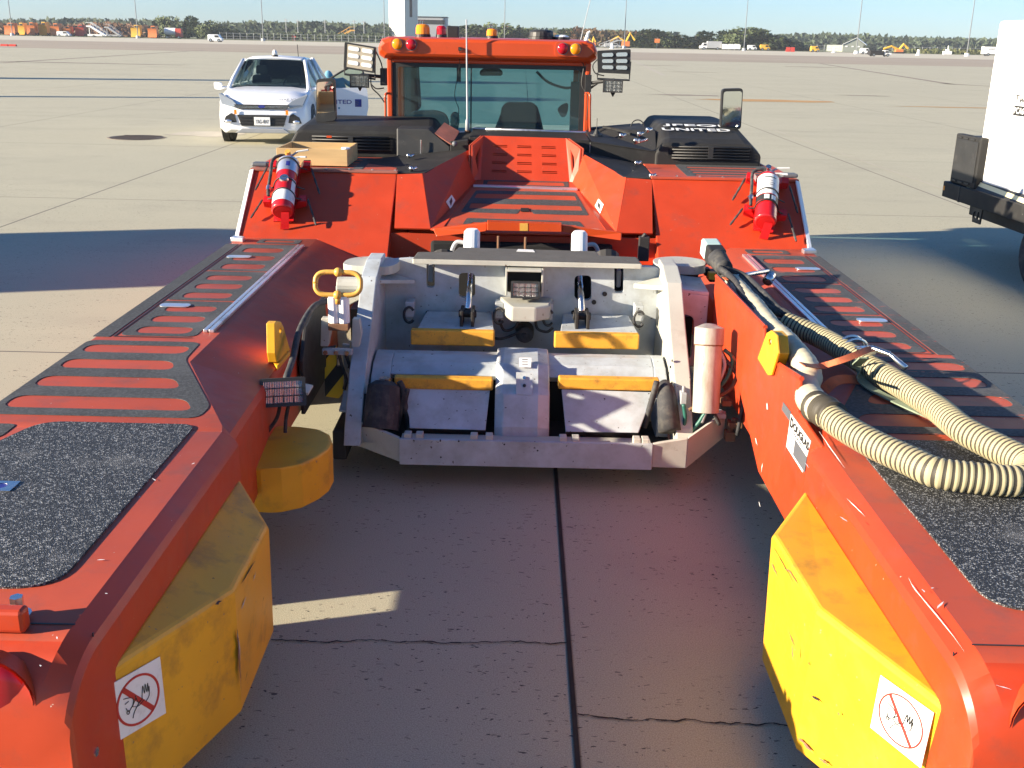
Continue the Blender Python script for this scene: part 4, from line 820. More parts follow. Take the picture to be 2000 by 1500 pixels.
# front lip of the trough: bent plate with bumper block
def ly(px, py, y): return U(px, py, y=y)
mb = MB()
mb.slab([ly(845, 447, 7.25), ly(951, 435, 7.2), ly(951, 452, 7.2), ly(852, 462, 7.2)], (0, .05, 0)); mb.slab([ly(951, 433, 7.15), ly(1098, 438, 7.15), ly(1098, 453, 7.15), ly(951, 450, 7.15)], (0, .08, 0)); mb.slab([ly(1098, 440, 7.2), ly(1215, 455, 7.2), ly(1214, 470, 7.18), ly(1150, 461, 7.2), ly(1098, 453, 7.2)], (0, .05, 0)); mb.build('front_lip', 'cabor', TUG, bevel=.006)
mb = MB(); mb.slab([ly(1015, 436, 7.148), ly(1031, 436, 7.148), ly(1031, 451, 7.148), ly(1015, 451, 7.148)], (0, .004, 0)); mb.build('yellow_mark', 'goldy', TUG)
mb = MB(); mb.box((-1.1, 7.35, .3), (1.13, 7.38, .84)); mb.box((-.92, 7.0, .2), (.95, 7.4, .3)); mb.build('inner_bulkhead', 'orange', TUG)
mb = MB(); mb.box((-.62, 7.3, .45), (.66, 7.345, .80)); mb.build('opening_shade', 'void', TUG, bevel=.05)  # near-black panel; the opening's shade is put into its colour
# seat-back shaped panel at the end of the trough
tp = [ly(945, 265, 8.62), ly(1105, 270, 8.62)]; bp_ = [fL1+V(.03, -.01, 0), fR1+V(-.03, -.01, 0)]
a, b, c, d = tp[0], tp[1], bp_[1], bp_[0]; Nn = (b-a).cross(d-a).normalized();
if Nn.y > 0: Nn = -Nn
gp = lambda u, v: (a.lerp(b, u)).lerp(d.lerp(c, u), v)
holes = []
for i in range(3):
    for j in range(4):
        for q in (0, .035):
            u0 = .12+i*.29; v0 = .20+j*.19+q; holes.append([gp(u0, v0), gp(u0+.17, v0), gp(u0+.17, v0+.018), gp(u0, v0+.018)])
mb = MB(); mb.slab([a, b, c, d], -Nn*.012, holes); rp = mb.build('louvred_panel', 'orange', TUG)
mb = MB(); mb.slab([gp(.02, .02)-Nn*.05, gp(.98, .02)-Nn*.05, gp(.98, .98)-Nn*.05, gp(.02, .98)-Nn*.05], -Nn*.01); mb.build('louvre_backing', 'tan', rp)
for s in (0, 1):
    e = [tp[s], ly(923, 284, 8.42) if s == 0 else ly(1133, 290, 8.42), (fL1 if s == 0 else fR1)+V(-.03 if s == 0 else .03, -.06, 0), bp_[s]]
    mb = MB(); gg = lambda u, v, e=e: (e[0].lerp(e[1], u)).lerp(e[3].lerp(e[2], u), v); mb.slab(e, (.012*(1 if s else -1), 0, 0), [[gg(.3, .2), gg(.75, .42), gg(.7, .5), gg(.35, .8)]]); mb.build('side_wing', 'orange', rp)
    mb = MB(); mb.slab([x+V(.02*(1 if s else -1), 0, 0) for x in e], (.01*(1 if s else -1), 0, 0)); mb.build('wing_backing', 'deck', rp)
# black tops beside the trough and tread plates
for s in (-1, 1):
    mb = MB(); mb.slab(side([V(-.905, 7.81, 1.195), V(-.70, 7.82, 1.198), V(-.43, 8.46, 1.29), V(-.43, 8.60, 1.30), V(-1.22, 8.5, 1.21), V(-1.25, 8.2, 1.20), V(-1.0, 7.81, 1.195)] if s < 0 else [V(-.905, 7.81, 1.195), V(-.70, 7.82, 1.198), V(-.43, 8.46, 1.29), V(-.43, 8.60, 1.30), V(-.92, 8.5, 1.21), V(-.93, 8.2, 1.20)], s), (0, 0, .012)); mb.build('black_top_panel', 'hood', TUG, bevel=.004)
    x1 = -.93; mb = MB(); mb.slab(side([V(-1.98, 7.80, 1.202), V(x1, 7.80, 1.202), V(x1, 8.66, 1.212), V(-1.98, 8.66, 1.212)], s), (0, 0, .008)); tpl = mb.build('tread_plate', 'deck', TUG, bevel=.003)
    zz = .0105; mb = MB(); O = [(-1.90, 7.88), (-1.18, 7.88), (-1.18, 8.6), (-1.90, 8.6)]
    zf = lambda y: 1.202+(y-7.8)*.0116+zz
    mb.slab(rnd(side([V(x, y, zf(y)) for x, y in O], s), .04), (0, 0, -.002), [rnd(side([V(x, y, zf(y)) for x, y in [(-1.82, y0), (-1.25, y0), (-1.25, y0+.075), (-1.82, y0+.075)]], s), .02) for y0 in (7.95, 8.10, 8.25, 8.40)]); mb.build('antislip_pad', 'antislip', tpl)
    mb = MB(); mb.slab(side([V(-1.98, 7.79, 1.20), V(x1+.03, 7.79, 1.20), V(x1+.03, 7.87, 1.20), V(-1.98, 7.87, 1.20)], s), (0, 0, .018)); mb.build('edge_plate', 'rustpad' if s < 0 else 'deck', tpl, bevel=.003)
    c = side([V(-1.93, 7.9, 1.22)], s)[0]; mb = MB(); mb.box(tuple(c-V(.06, .04, 0)), tuple(c+V(.06, .06, .03))); mb.build('plastic_cap', 'inkgrey', tpl, bevel=.012)
    for q in range(5): c = side([V(-1.6+q*.17, 7.83, 1.2)], s)[0]; mb = MB(); mb.cyl(c+V(0, 0, .015), c+V(0, 0, .026), .009, n=6); mb.build('bolt', 'chrome', tpl)
# diamond stickers
for k, q in ((0, [(880, 381), (887, 392), (878, 409), (869, 395)]), (1, [(1171, 389), (1181, 400), (1174, 418), (1164, 403)])):
    w = tl[k]; cx_, cy_ = sum(p[0] for p in q)/4, sum(p[1] for p in q)/4; P0, n = hit(w, cx_, cy_)
    pp = [UP(x, y, P0, n)+n*.010 for x, y in q]; mb = MB(); mb.slab(pp, n*-.003); st = mb.build('diamond_sticker', 'sticker', w); cc = sum(pp, V(0, 0, 0))/4
    mb = MB(); mb.slab([cc+(x-cc)*f+n*.002 for x, f in zip(pp, (.6, .3, .6, .35))], n*-.001); mb.build('foot_pictogram', 'ink', st)
# hoods ------------------------------------------------------------------------
def grille(par, x0, x1, z0, z1, y, slope=.1):
    mb = MB(); mb.slab(rnd([V(x0, y, z0), V(x1, y, z0), V(x1, y+slope*(z1-z0), z1), V(x0, y+slope*(z1-z0), z1)], .04), (0, .01, 0)); g = mb.build('grille', 'void', par)
    n = 4
    for k in range(n+1):
        z = z0+.012+(z1-z0-.024)*k/n; mb = MB(); xm = (x0+x1)/2
        mb.tube([(x0+.03, y-.012+slope*(z-z0), z), (x1-.03, y-.012+slope*(z-z0), z)], .007, 8); mb.build('grille_bar', 'black', g, smooth=True)
    mb = MB(); mb.box((xm-.02, y-.015, z0+.01), (xm+.02, y, z1-.01)); mb.build('grille_bridge', 'black', g); return g
def hoodbox(name, x0, x1, y0, y1, z0, z1, label, slopeL=.06, slopeR=.06, rise=.05, pitch=.10):
    secs = []
    for y, zt, ins in ((y0, z1-.035, .0), (y0+.10, z1, .02), (y0+.55, z1+rise, .05), (y1, z1+rise, .05)):
        a, b = x0+ins+.0, x1-ins
        secs.append([V(x0, y if y > y0 else y0-pitch*.0, z0), V(x1, y, z0), V(x1, y, z0+(zt-z0)*.55), V(b-slopeR, y, zt-.01), V(b-slopeR-.05, y, zt), V(a+slopeL+.05, y, zt), V(a+slopeL, y, zt-.01), V(x0, y, z0+(zt-z0)*.55)])
    for v in secs[0]: v.y -= 0
    mb = MB(); mb.loft(secs); o = mb.build(name, 'hood', TUG, bevel=.02, seg=3); tag(o, label); return o
hl = hoodbox('engine_hood', -1.88, -.64, 8.74, 9.38, 1.2, 1.455, 'left charcoal hood with a black grille behind the wooden tray', .05, .05, .045)
grille(hl, -1.73, -1.04, 1.262, 1.385, 8.728)
mb = MB(); c = ly(643, 267, 8.55); mb.box(tuple(c-V(.02, .01, .008)), tuple(c+V(.02, .01, .008))); mb.build('orange_tag', 'cabor', hl)
hr = hoodbox('engine_hood', 1.08, 1.93, 8.6, 10.1, 1.2, 1.42, 'right charcoal hood with a black grille and white stencil on top', .05, .08, .09)
grille(hr, 1.18, 1.86, 1.262, 1.375, 8.592)
for i, (b_, yy) in enumerate((('UNITED', 8.86), ('JFEQL', 8.99))): text('stencil', b_, 'white', (1.16+.02*i, yy, 1.428+.0545*(yy-8.7)/.3), (1, 0, .0), (0, 1, .155), .085, .56, hr, lift=.012, bold=.02)
# inclined shoulder of the right hood and centre cowling
mb = MB(); mb.slab([V(.56, 8.66, 1.385), V(1.09, 8.62, 1.32), V(1.12, 9.0, 1.45), V(1.05, 9.6, 1.47), V(.56, 9.6, 1.42)], (0, 0, -.02)); mb.slab([V(.56, 8.66, 1.385), V(1.09, 8.62, 1.32), V(1.09, 8.62, 1.21), V(.56, 8.66, 1.21)], (0, .02, 0)); mb.build('cowling', 'hood', TUG, bevel=.006)
mb = MB(); mb.slab([V(.42, 8.64, 1.31), V(.555, 8.64, 1.31), V(.555, 8.64, 1.20), V(.46, 8.60, 1.20)], (0, .02, 0)); mb.slab([V(-.42, 8.66, 1.395), V(.555, 8.66, 1.39), V(.555, 9.32, 1.40), V(-.42, 9.32, 1.41)], (0, 0, -.02)); mb.slab([V(-.42, 8.655, 1.40), V(.555, 8.655, 1.392), V(.555, 8.655, 1.30), V(-.42, 8.655, 1.30)], (0, .02, 0)); mb.build('cowling', 'hood', TUG, bevel=.005)
mb = MB(); mb.tube([V(-.42, 9.30, 1.415), V(.56, 9.30, 1.40)], .012, 8); mb.build('cowling_rail', 'alu', TUG, smooth=True)
mb = MB(); mb.slab([V(-1.0, 8.60, 1.22), V(-.56, 8.58, 1.22), V(-.56, 8.58, 1.32), V(-.74, 8.60, 1.46), V(-1.0, 8.62, 1.46)], (0, .7, 0)); mb.build('cowling', 'black', TUG, bevel=.012)
mb = MB(); mb.slab([V(-.565, 8.56, 1.22), V(-.42, 8.56, 1.22), V(-.42, 8.56, 1.385), V(-.565, 8.56, 1.37)], (0, .8, 0)); mb.build('cowling', 'hood', TUG, bevel=.006)
mb = MB(); c = ly(822, 288, 8.57); mb.cyl(c-V(0, 0, .07), c+V(0, 0, .06), .006, n=6); mb.build('hood_stay', 'chrome', TUG)
q = [ly(868, 239, 8.75), ly(897, 256, 8.70), ly(882, 282, 8.55), ly(849, 260, 8.6)]; mb = MB(); mb.slab(q, (0, .015, -.01)); mb.build('faded_warning_board', 'rustpad', TUG)
mb = MB(); c = ly(888, 281, 8.52); mb.sph(c, .022, 10, 6); mb.build('rubber_knob', 'inkgrey', TUG, smooth=True)
# latches with springs
for px, py in ((1210, 268), (1245, 245+20), (1238, 278), (1262, 252+5), (1240, 322), (1268, 347), (800, 333), (795, 308)):
    p = ly(px, py, 8.5 if py < 300 else (8.3 if py < 330 else 7.85)); mb = MB(); mb.cyl(p, p+V(.05, .03, .02), .012, n=8); mb.cyl(p+V(.01, 0, .0), p+V(.01, 0, .03), .014, n=8); mb.build('rubber_latch', 'chrome', TUG, smooth=True)
mb = MB(); mb.tube([ly(1238, 280, 8.6), ly(1265, 272, 8.6)], .011, 8); mb.build('gas_strut', 'chrome', TUG)
for px in (1165,):
    p = ly(px, 262, 9.1); mb = MB(); mb.cyl(p-V(0, 0, .02), p, .06, .05, n=14); mb.cyl(p, p+V(0, 0, .04), .03, .012, n=10); mb.cyl(p+V(0, 0, .04), p+V(0, 0, .13), .003, n=5); mb.build('stub_antenna', 'black', TUG)
mb = MB(); c = ly(1245, 247, 9.3); mb.tube([c+V(.055*math.cos(a), 0, .055*math.sin(a)-.0) for a in [PI*k/10 for k in range(11)]], .005, 6); mb.build('lifting_eye', 'black', TUG)
mb = MB(); mb.tube(smoothpath([ly(1178, 248, 9.2), ly(1195, 251, 9.15), ly(1215, 256, 9.0), ly(1232, 262, 8.9)]), .012, 6); mb.build('loose_cable', 'black', TUG)

# ---- scratches, gouges and scuffs worn into the paint
def scar(par, P0, Nn, path, w, mat, nm='paint_scratch', n=9):
    P0 = Vector(P0); Nn = Vector(Nn).normalized()
    if Nn.dot(EYE-P0) < 0: Nn = -Nn
    pts = smoothpath([UP(a, b, P0, Nn)+Nn*.0022 for a, b in path], 4) if len(path) > 2 else [UP(*path[0], P0, Nn).lerp(UP(*path[1], P0, Nn), k/n)+Nn*.0022 for k in range(n+1)]
    mb = MB(); d = (pts[-1]-pts[0]).normalized(); sd = d.cross(Nn).normalized(); up_, dn = [], []
    for i, p in enumerate(pts):
        q = math.sin(PI*(i+.3)/(len(pts)-.4))*w*R.uniform(.35, 1.0); j = sd*R.uniform(-w*.4, w*.4); up_.append(p+j+sd*q); dn.append(p+j-sd*q)
    mb.loft([[a, b] for a, b in zip(up_, dn)], cap=False, closed=False); mb.build(nm, mat, par)
RA = [x for x in AR.children if x.name.startswith('bump_guard')][0]; LA = [x for x in AL.children if x.name.startswith('bump_guard')][0]
pr_n = (V(.005, 0, .03)).cross(V(0, 1, 0))
CH = V(MX+1.0225, 3, .79); CN = V(-.5, 0, .9)
for q in ([(1775, 1130), (1790, 1155), (1840, 1215), (1885, 1275)], [(1600, 843), (1625, 880), (1650, 915)], [(1655, 975), (1690, 1010)]): scar(AR, CH, CN, q, .0016, 'sticker')
for q in ([(1800, 1152), (1806, 1158)], [(1818, 1150), (1824, 1149)], [(1830, 1190), (1842, 1176)], [(1945, 1340), (1975, 1348)], [(1640, 1010), (1655, 1020)], [(1572, 905), (1580, 915)]): scar(AR, V(1, 3, .802), V(0, 0, 1), q, .003, 'sticker', n=4)
B_, C_, D2 = V(.845, 3.11, .637), V(.866, 2.64, .637), V(1.065, 2.14, .645); FN = (C_-D2).cross(V(0, 0, 1)); SN = (B_-C_).cross(V(0, 0, 1))
for q, w, m_ in (([(1585, 1358), (1592, 1362), (1604, 1372)], .004, 'dark'), ([(1637, 1390), (1641, 1398)], .004, 'tan'), ([(1580, 1290), (1582, 1300)], .003, 'dark'), ([(1548, 1260), (1550, 1290)], .004, 'tan'), ([(1560, 1440), (1590, 1470)], .006, 'rustpad'), ([(1600, 1480), (1620, 1495)], .006, 'tan')): scar(RA, C_, FN, q, w, m_, 'gouge')
for q, w, m_ in (([(1510, 1065), (1530, 1100), (1552, 1140)], .0025, 'dark'), ([(1508, 1100), (1520, 1125)], .005, 'rustpad'), ([(1540, 1230), (1548, 1248), (1553, 1262)], .004, 'tan'), ([(1530, 1110), (1545, 1118), (1565, 1150)], .003, 'tan')): scar(RA, C_, SN, q, w, m_, 'gouge')
B_, C_, D2 = V(-.83, 3.24, .565), V(-.825, 2.78, .575), V(-1.0, 2.23, .645); FN = (C_-D2).cross(V(0, 0, 1)); SN = (B_-C_).cross(V(0, 0, 1))
for q, w, m_ in (([(461, 1228), (464, 1260), (467, 1300), (470, 1350)], .011, 'tan'), ([(462, 1232), (466, 1262), (468, 1290)], .007, 'bgrey'), ([(478, 1330), (482, 1310)], .003, 'dark'), ([(470, 1140), (485, 1115), (497, 1095)], .004, 'dark'), ([(493, 1135), (499, 1115)], .004, 'bgrey'), ([(470, 1190), (480, 1165)], .006, 'bgrey'), ([(512, 1175), (514, 1165)], .003, 'dark')): scar(LA, C_, SN, q, w, m_, 'gouge')
TN = (V(-1, 3.51, .63)-D2).cross(C_-D2)
for q, w, m_ in (([(420, 1182), (432, 1174)], .006, 'dark'), ([(414, 1130), (419, 1131)], .004, 'dark'), ([(502, 1055), (505, 1056)], .003, 'dark')): scar(LA, C_, TN, q, w, m_, 'gouge', n=4)
for q, w, m_ in (([(305, 1170), (318, 1150), (332, 1133)], .006, 'sticker'),): scar(AL, V(-1.0, 3, .7), V(1, 0, 0), q, w, m_)
for q in ([(205, 1160), (210, 1161)], [(298, 935), (303, 940)], [(190, 1095), (205, 1094)], [(78, 1300), (80, 1303)], [(110, 1245), (112, 1250)], [(375, 908), (380, 905)]): scar(AL, V(1, 3, .802), V(0, 0, 1), q, .003, 'sticker', n=3)
W0 = V(1.088, 4, .6)
for q, w, m_ in (([(1498, 790), (1501, 797)], .012, 'sticker'), ([(1476, 855), (1480, 870)], .006, 'sticker'), ([(1490, 905), (1488, 922)], .006, 'sticker'), ([(1535, 870), (1535, 882)], .004, 'tan'), ([(1483, 980), (1486, 990)], .004, 'sticker')): scar(AR, W0, V(-1, 0, 0), q, w, m_, n=4)
# ---- cab -----------------------------------------------------------------------
CY = 9.42; cx0, cx1 = U(760, 262, y=CY).x, U(1147, 262, y=CY).x; cz0 = 1.22
tL, tR = U(762, 118, y=CY), U(1143, 128, y=CY); zt_cab = (tL.z+tR.z)/2+.02; CD = 1.75
cab = MB()
pw = .035
def pill(x0, x1, y0, y1): cab.box((x0, y0, cz0), (x1, y1, zt_cab))
pill(cx0-.01, cx0+pw, CY, CY+.07); pill(cx1-pw, cx1+.01, CY, CY+.07); pill(cx0-.01, cx0+.06, CY+CD-.07, CY+CD); pill(cx1-.06, cx1+.01, CY+CD-.07, CY+CD)
pill(cx1-.05, cx1+.01, CY+.8, CY+.87); pill(cx0-.01, cx0+.05, CY+.8, CY+.87)
cab.box((cx0+pw, CY, zt_cab-.03), (cx1-pw, CY+.05, zt_cab+.001)); cab.box((cx0, CY+.02, .5), (cx1, CY+CD, cz0+.02))
cb = cab.build('cab', 'cabor', TUG, bevel=.01)
mb = MB(); x0, x1 = cx0+.035, cx1-.035; z0, z1 = cz0+.03, zt_cab-.03
mb.slab(rnd([V(x0, CY+.012, z0), V(x1, CY+.012, z0), V(x1, CY+.012, z1), V(x0, CY+.012, z1)], .02), (0, .012, 0), [rnd([V(x0+.045, CY+.012, z0+.03), V(x1-.045, CY+.012, z0+.03), V(x1-.045, CY+.012, z1-.035), V(x0+.045, CY+.012, z1-.035)], .03)]); mb.build('window_seal', 'black', cb)
mb = MB(); mb.add([(x0, CY+.02, z0), (x1, CY+.02, z0), (x1, CY+.02, z1), (x0, CY+.02, z1)], [(0, 1, 2, 3)]); mb.build('rear_window', 'cabglass', cb)
mb = MB(); mb.add([(cx0+.06, CY+CD-.02, cz0+.1), (cx1-.06, CY+CD-.02, cz0+.1), (cx1-.06, CY+CD-.02, z1), (cx0+.06, CY+CD-.02, z1)], [(0, 1, 2, 3)]); mb.build('windscreen', 'cabglass', cb)
for x in (cx0+.005, cx1-.005): mb = MB(); mb.add([(x, CY+.07, cz0+.03), (x, CY+CD-.07, cz0+.03), (x, CY+CD-.07, z1), (x, CY+.07, z1)], [(0, 1, 2, 3)]); mb.build('side_window', 'cabglass', cb)
mb = MB(); xw_ = U(920, 180, y=CY).x; mb.box((xw_-.006, CY+.008, z0), (xw_+.006, CY+.016, z1)); mb.build('window_joint', 'black', cb)
mb = MB(); mb.box((cx0+.02, CY+.05, z1+.02), (cx1-.02, CY+CD, z1+.05)); mb.build('roof_lining', 'seat', cb)
# roof shell with bulging rim
rL, rR = U(737, 84, y=CY-.09), U(1168, 100, y=CY-.09); rz0, rz1 = zt_cab, 2.155
def rs(y, ins, z0, z1, tilt=-.004):
    a, b = rL.x+ins, rR.x-ins; m = (z0+z1)/2
    return [V(a+.05, y, z0), V(b-.05, y, z0), V(b-.005, y, z0+.03), V(b, y, m), V(b-.03, y, z1-.02), V(b-.09, y, z1), V(a+.09, y, z1), V(a+.03, y, z1-.02), V(a, y, m), V(a+.005, y, z0+.03)]
mb = MB(); mb.loft([rs(CY-.105, .035, rz0+.045, rz1-.035), rs(CY-.09, .01, rz0+.02, rz1-.012), rs(CY-.03, 0, rz0, rz1), rs(CY+CD+.1, 0, rz0, rz1+.01), rs(CY+CD+.16, .03, rz0+.04, rz1-.04)]); roof = mb.build('roof', 'cabor', cb, bevel=.008, seg=2)
for pts_, off in (((747, 810), -1), ((1085, 1142), 1)):
    pass
for a, b, c, d in ((770, 76, 838, 103), (1083, 83, 1160, 111)):
    p, q = U(a-9, c*0+d, y=CY-.12), U(b+(0), b, y=CY-.12)
def lampround(px, py, mat, nm='marker_lamp'):
    c = U(px, py, y=CY-.125); mb = MB(); mb.cyl(c+V(0, .03, 0), c+V(0, -.005, 0), .05, n=18); k = mb.build(nm, 'inkgrey', roof); mb = MB(); mb.sph(c, .046, 16, 10, sc=(1, .55, 1)); mb.build('lens', mat, k, smooth=True)
for s_, (xa, xb, ya, yb2) in enumerate(((762, 816, 75, 101), (1083, 1138, 82, 110))):
    p, q = U(xa, yb2, y=CY-.11), U(xb, ya, y=CY-.11); mb = MB(); mb.slab(rnd([V(p.x, CY-.118, p.z), V(q.x, CY-.118, p.z-.01*0), V(q.x, CY-.118, q.z), V(p.x, CY-.118, q.z)], .04), (0, .03, 0)); mb.build('lamp_housing', 'cabor', roof, bevel=.006)
lampround(776, 86, 'amber'); lampround(803, 87, 'redlens'); lampround(1099, 95, 'redlens'); lampround(1124, 96, 'amber')
def beacon(px, y0, y1, wpx, mat, D=CY+.35, nm='beacon', dome=False):
    c = U(px, y1, y=D); t = U(px, y0, y=D); r = (U(px+wpx/2, y1, y=D).x-c.x); z = 2.15; mb = MB(); mb.cyl((c.x, D, z), (c.x, D, z+.03), r*1.08, n=20); k = mb.build(nm, 'black', roof)
    mb = MB(); h = t.z-z; mb.tube([(c.x, D, z+.03), (c.x, D, z+h*.75), (c.x, D, z+h*.93), (c.x, D, z+h)], r, 20, rads=[r, r*.97, r*(.85 if not dome else .7), r*.5]); mb.build('lens', mat, k, smooth=False, bevel=.003)
    if mat == 'amber': 
        mb = MB()
        for q in range(3): mb.tube([(c.x-.04+q*.02, D-r*.5, z+h), (c.x-.04+q*.02, D-r*.5, z+h+.03), (c.x-.028+q*.02, D-r*.5, z+h+.03)], .003, 4)
        mb.build('bulb_clip', 'chrome', k)
beacon(826, 47, 72, 28, 'amber'); beacon(862, 50, 73, 20, 'redlens'); beacon(961, 56, 76, 22, 'amber', CY+.7); beacon(1057, 58, 82, 48, 'black', CY+.5, 'roof_vent'); beacon(1096, 68, 83, 30, 'white', CY+.5, 'antenna_dome', True)
p = U(883, 62, y=CY+.6); mb = MB(); mb.box((p.x-.05, p.y, 2.15), (p.x+.06, p.y+.1, p.z+.05)); mb.build('horn', 'black', roof, bevel=.01)
for k in range(2): mb = MB(); a = U(720-4+8*k, 100, y=CY); 
# aerial whip
a, b = U(913, 252, y=CY-.16), U(911, 38, y=CY-.16); mb = MB(); mb.tube([a-V(0, 0, .03), a.lerp(b, .08), a.lerp(b, .1), b], .01, 8, rads=[.02, .016, .008, .006]); wp = mb.build('whip_antenna', 'bgrey', TUG, smooth=True); mb = MB(); mb.cyl(a-V(0, 0, .06), a-V(0, 0, .01), .022, n=10); mb.cyl(a-V(0, 0, .08), a-V(0, 0, .06), .05, n=12); mb.build('base', 'tan', wp)
mb = MB(); mb.tube(smoothpath([U(898, 95, y=CY-.13), U(897, 130, y=CY-.03), U(888, 185, y=CY-.02), U(896, 215, y=CY-.02), U(890, 245, y=CY-.05)]), .003, 5); mb.tube(smoothpath([U(911, 96, y=CY-.16), U(898, 95, y=CY-.13), U(900, 70, y=CY+.1)]), .003, 5); mb.box(tuple(U(895, 99, y=CY-.13)), tuple(U(901, 92, y=CY-.10))); mb.build('antenna_cable', 'black', TUG)
# interior
def seatshape(pts, y, name, th=.14):
    mb = MB(); mb.slab(rnd([U(a, b, y=y) for a, b in pts], .06, 6), (0, th, 0)); return mb.build(name, 'seat', cb, bevel=.02)
seatshape([(962, 262), (978, 222), (980, 208), (990, 200), (1040, 201), (1050, 209), (1055, 225), (1064, 264)], CY+.35, 'driver_seat'); seatshape([(775, 262), (800, 218), (850, 216), (870, 224), (876, 240), (877, 262)], CY+.35, 'passenger_seat')
seatshape([(879, 262), (880, 224), (886, 218), (896, 222), (897, 240), (892, 262)], CY+.3, 'armrest', .06)
seatshape([(937, 148), (937, 138), (945, 133), (976, 134), (982, 140), (981, 148)], CY+1.2, 'rear_view_mirror', .03)
seatshape([(775, 122), (812, 122), (818, 215), (800, 225), (775, 262)], CY+.9, 'side_locker', .3); mb = MB(); mb.tube(smoothpath([U(1048, 140, y=CY+1.5), U(1070, 160, y=CY+1.5), U(1100, 171, y=CY+1.5), U(1118, 171, y=CY+1.5)]), .014, 6); mb.build('wiper', 'seat', cb)
seatshape([(1088, 214), (1095, 206), (1110, 200), (1110, 214), (1105, 228), (1096, 229)], CY+.8, 'radio', .06); mb = MB(); a = U(1116, 160, y=CY+.8); mb.box((a.x, CY+.8, 1.25), (cx1-.04, CY+.9, U(1116, 160, y=CY+.8).z)); mb.build('side_pillar_trim', 'seat', cb)
mb = MB(); mb.box((U(892, 120, y=CY+.1).x, CY+.1, U(895, 160, y=CY+.1).z), (U(900, 120, y=CY+.1).x, CY+.13, z1)); mb.build('curtain_strap', 'seat', cb)
# handrail at the cab edge
for px, s in ((1152, 1), (753, -1)):
    mb = MB(); a, b = U(px, 185, y=CY-.06), U(px, 258, y=CY-.06); mb.tube(smoothpath([a+V(-.03*s, .07, .01), a, a.lerp(b, .3), a.lerp(b, .8), b, b+V(-.03*s, .07, 0)]), .011, 8); mb.build('grab_rail', 'cabor', cb, smooth=True)
mb = MB(); mb.tube(smoothpath([U(1130, 118, y=CY-.02), U(1140, 128, y=CY-.02), U(1136, 165, y=CY-.02), U(1148, 190, y=CY-.05), U(1146, 235, y=CY-.02)]), .004, 5); mb.build('cable', 'black', cb)
# LED panels on brackets
def ledpanel(q, y, s, lit):
    P = [U(a, b, y=y) for a, b in q]; d = V(0, .045, 0); mb = MB(); g = lambda u, v: (P[0].lerp(P[1], u)).lerp(P[3].lerp(P[2], u), v)
    mb.slab(rnd(P, .012), d, []); pn = mb.build('light_panel', 'black', TUG, bevel=.004)
    if lit: mb = MB(); mb.slab([g(.1, .06)+V(0, -.003, 0), g(.93, .06)+V(0, -.003, 0), g(.93, .93)+V(0, -.003, 0), g(.1, .93)+V(0, -.003, 0)], (0, .002, 0)); mb.build('face_plate', 'paneface', pn)
    for i in range(2):
        for j in range(3):
            u, v = .13+i*.43, .12+j*.27; mb = MB(); e = V(0, -.007, 0)
            mb.slab(rnd([g(u, v)+e, g(u+.34, v)+e, g(u+.34, v+.16)+e, g(u, v+.16)+e], .016), (0, .004, 0)); mb.build('led_window', 'lampwhite' if lit else 'reflector', pn)  # left windows are pale: the sky's reflection is put into their colour
    mb = MB(); mb.tube([P[3]+V(.02*0, .05, 0), P[3]+V(0, .05, -.05), P[2]+V(0, .05, -.05), P[2]+V(0, .05, .1)], .009, 6); mb.build('bracket', 'black', pn); return P
P = ledpanel([(673, 82), (734, 92), (731, 143), (671, 133)], 9.15, -1, True)
P2 = ledpanel([(1167, 99), (1232, 96), (1231, 145), (1168, 142)], 9.15, 1, False)
a = U(748, 150, y=9.3); b = U(705, 146, y=9.2); mb = MB(); mb.tube([a, b], .014, 8); mb.box(tuple(a-V(.02, .03, .07)), tuple(a+V(.03, .06, .07))); mb.build('lamp_arm', 'black', TUG)
a = U(1150, 163, y=9.3); b = U(1200, 156, y=9.2); mb = MB(); mb.tube([a, b], .014, 8); mb.tube([a-V(0, 0, .05), a.lerp(b, .4)], .01, 6); mb.box(tuple(a-V(.03, .03, .07)), tuple(a+V(.02, .06, .07))); mb.build('lamp_arm', 'black', TUG)
box_lamp(TUG, U(702, 158, y=9.12), .16, .11, .07, .1); box_lamp(TUG, U(1197, 168, y=9.12), .165, .105, .07, -.1)
for px, py in ((703, 173), (1197, 184)): c = U(px, py, y=9.15); mb = MB(); mb.cyl(c+V(0, 0, .03), c-V(0, 0, .02), .03, .004, n=8); mb.build('lamp_foot', 'black', TUG)
for q in ([(734, 100), (745, 125), (748, 150)], [(724, 148), (726, 170), (740, 185), (751, 200)], [(725, 165), (735, 173), (750, 172)]): mb = MB(); mb.tube(smoothpath([U(a, b, y=9.25) for a, b in q]), .006, 6); mb.build('lamp_cable', 'black', TUG)
mb = MB(); mb.tube(smoothpath([U(1168, 115, y=9.2), U(1158, 128, y=9.2), U(1163, 143, y=9.2), U(1180, 148, y=9.2)]), .005, 6); mb.build('lamp_cable', 'black', TUG)
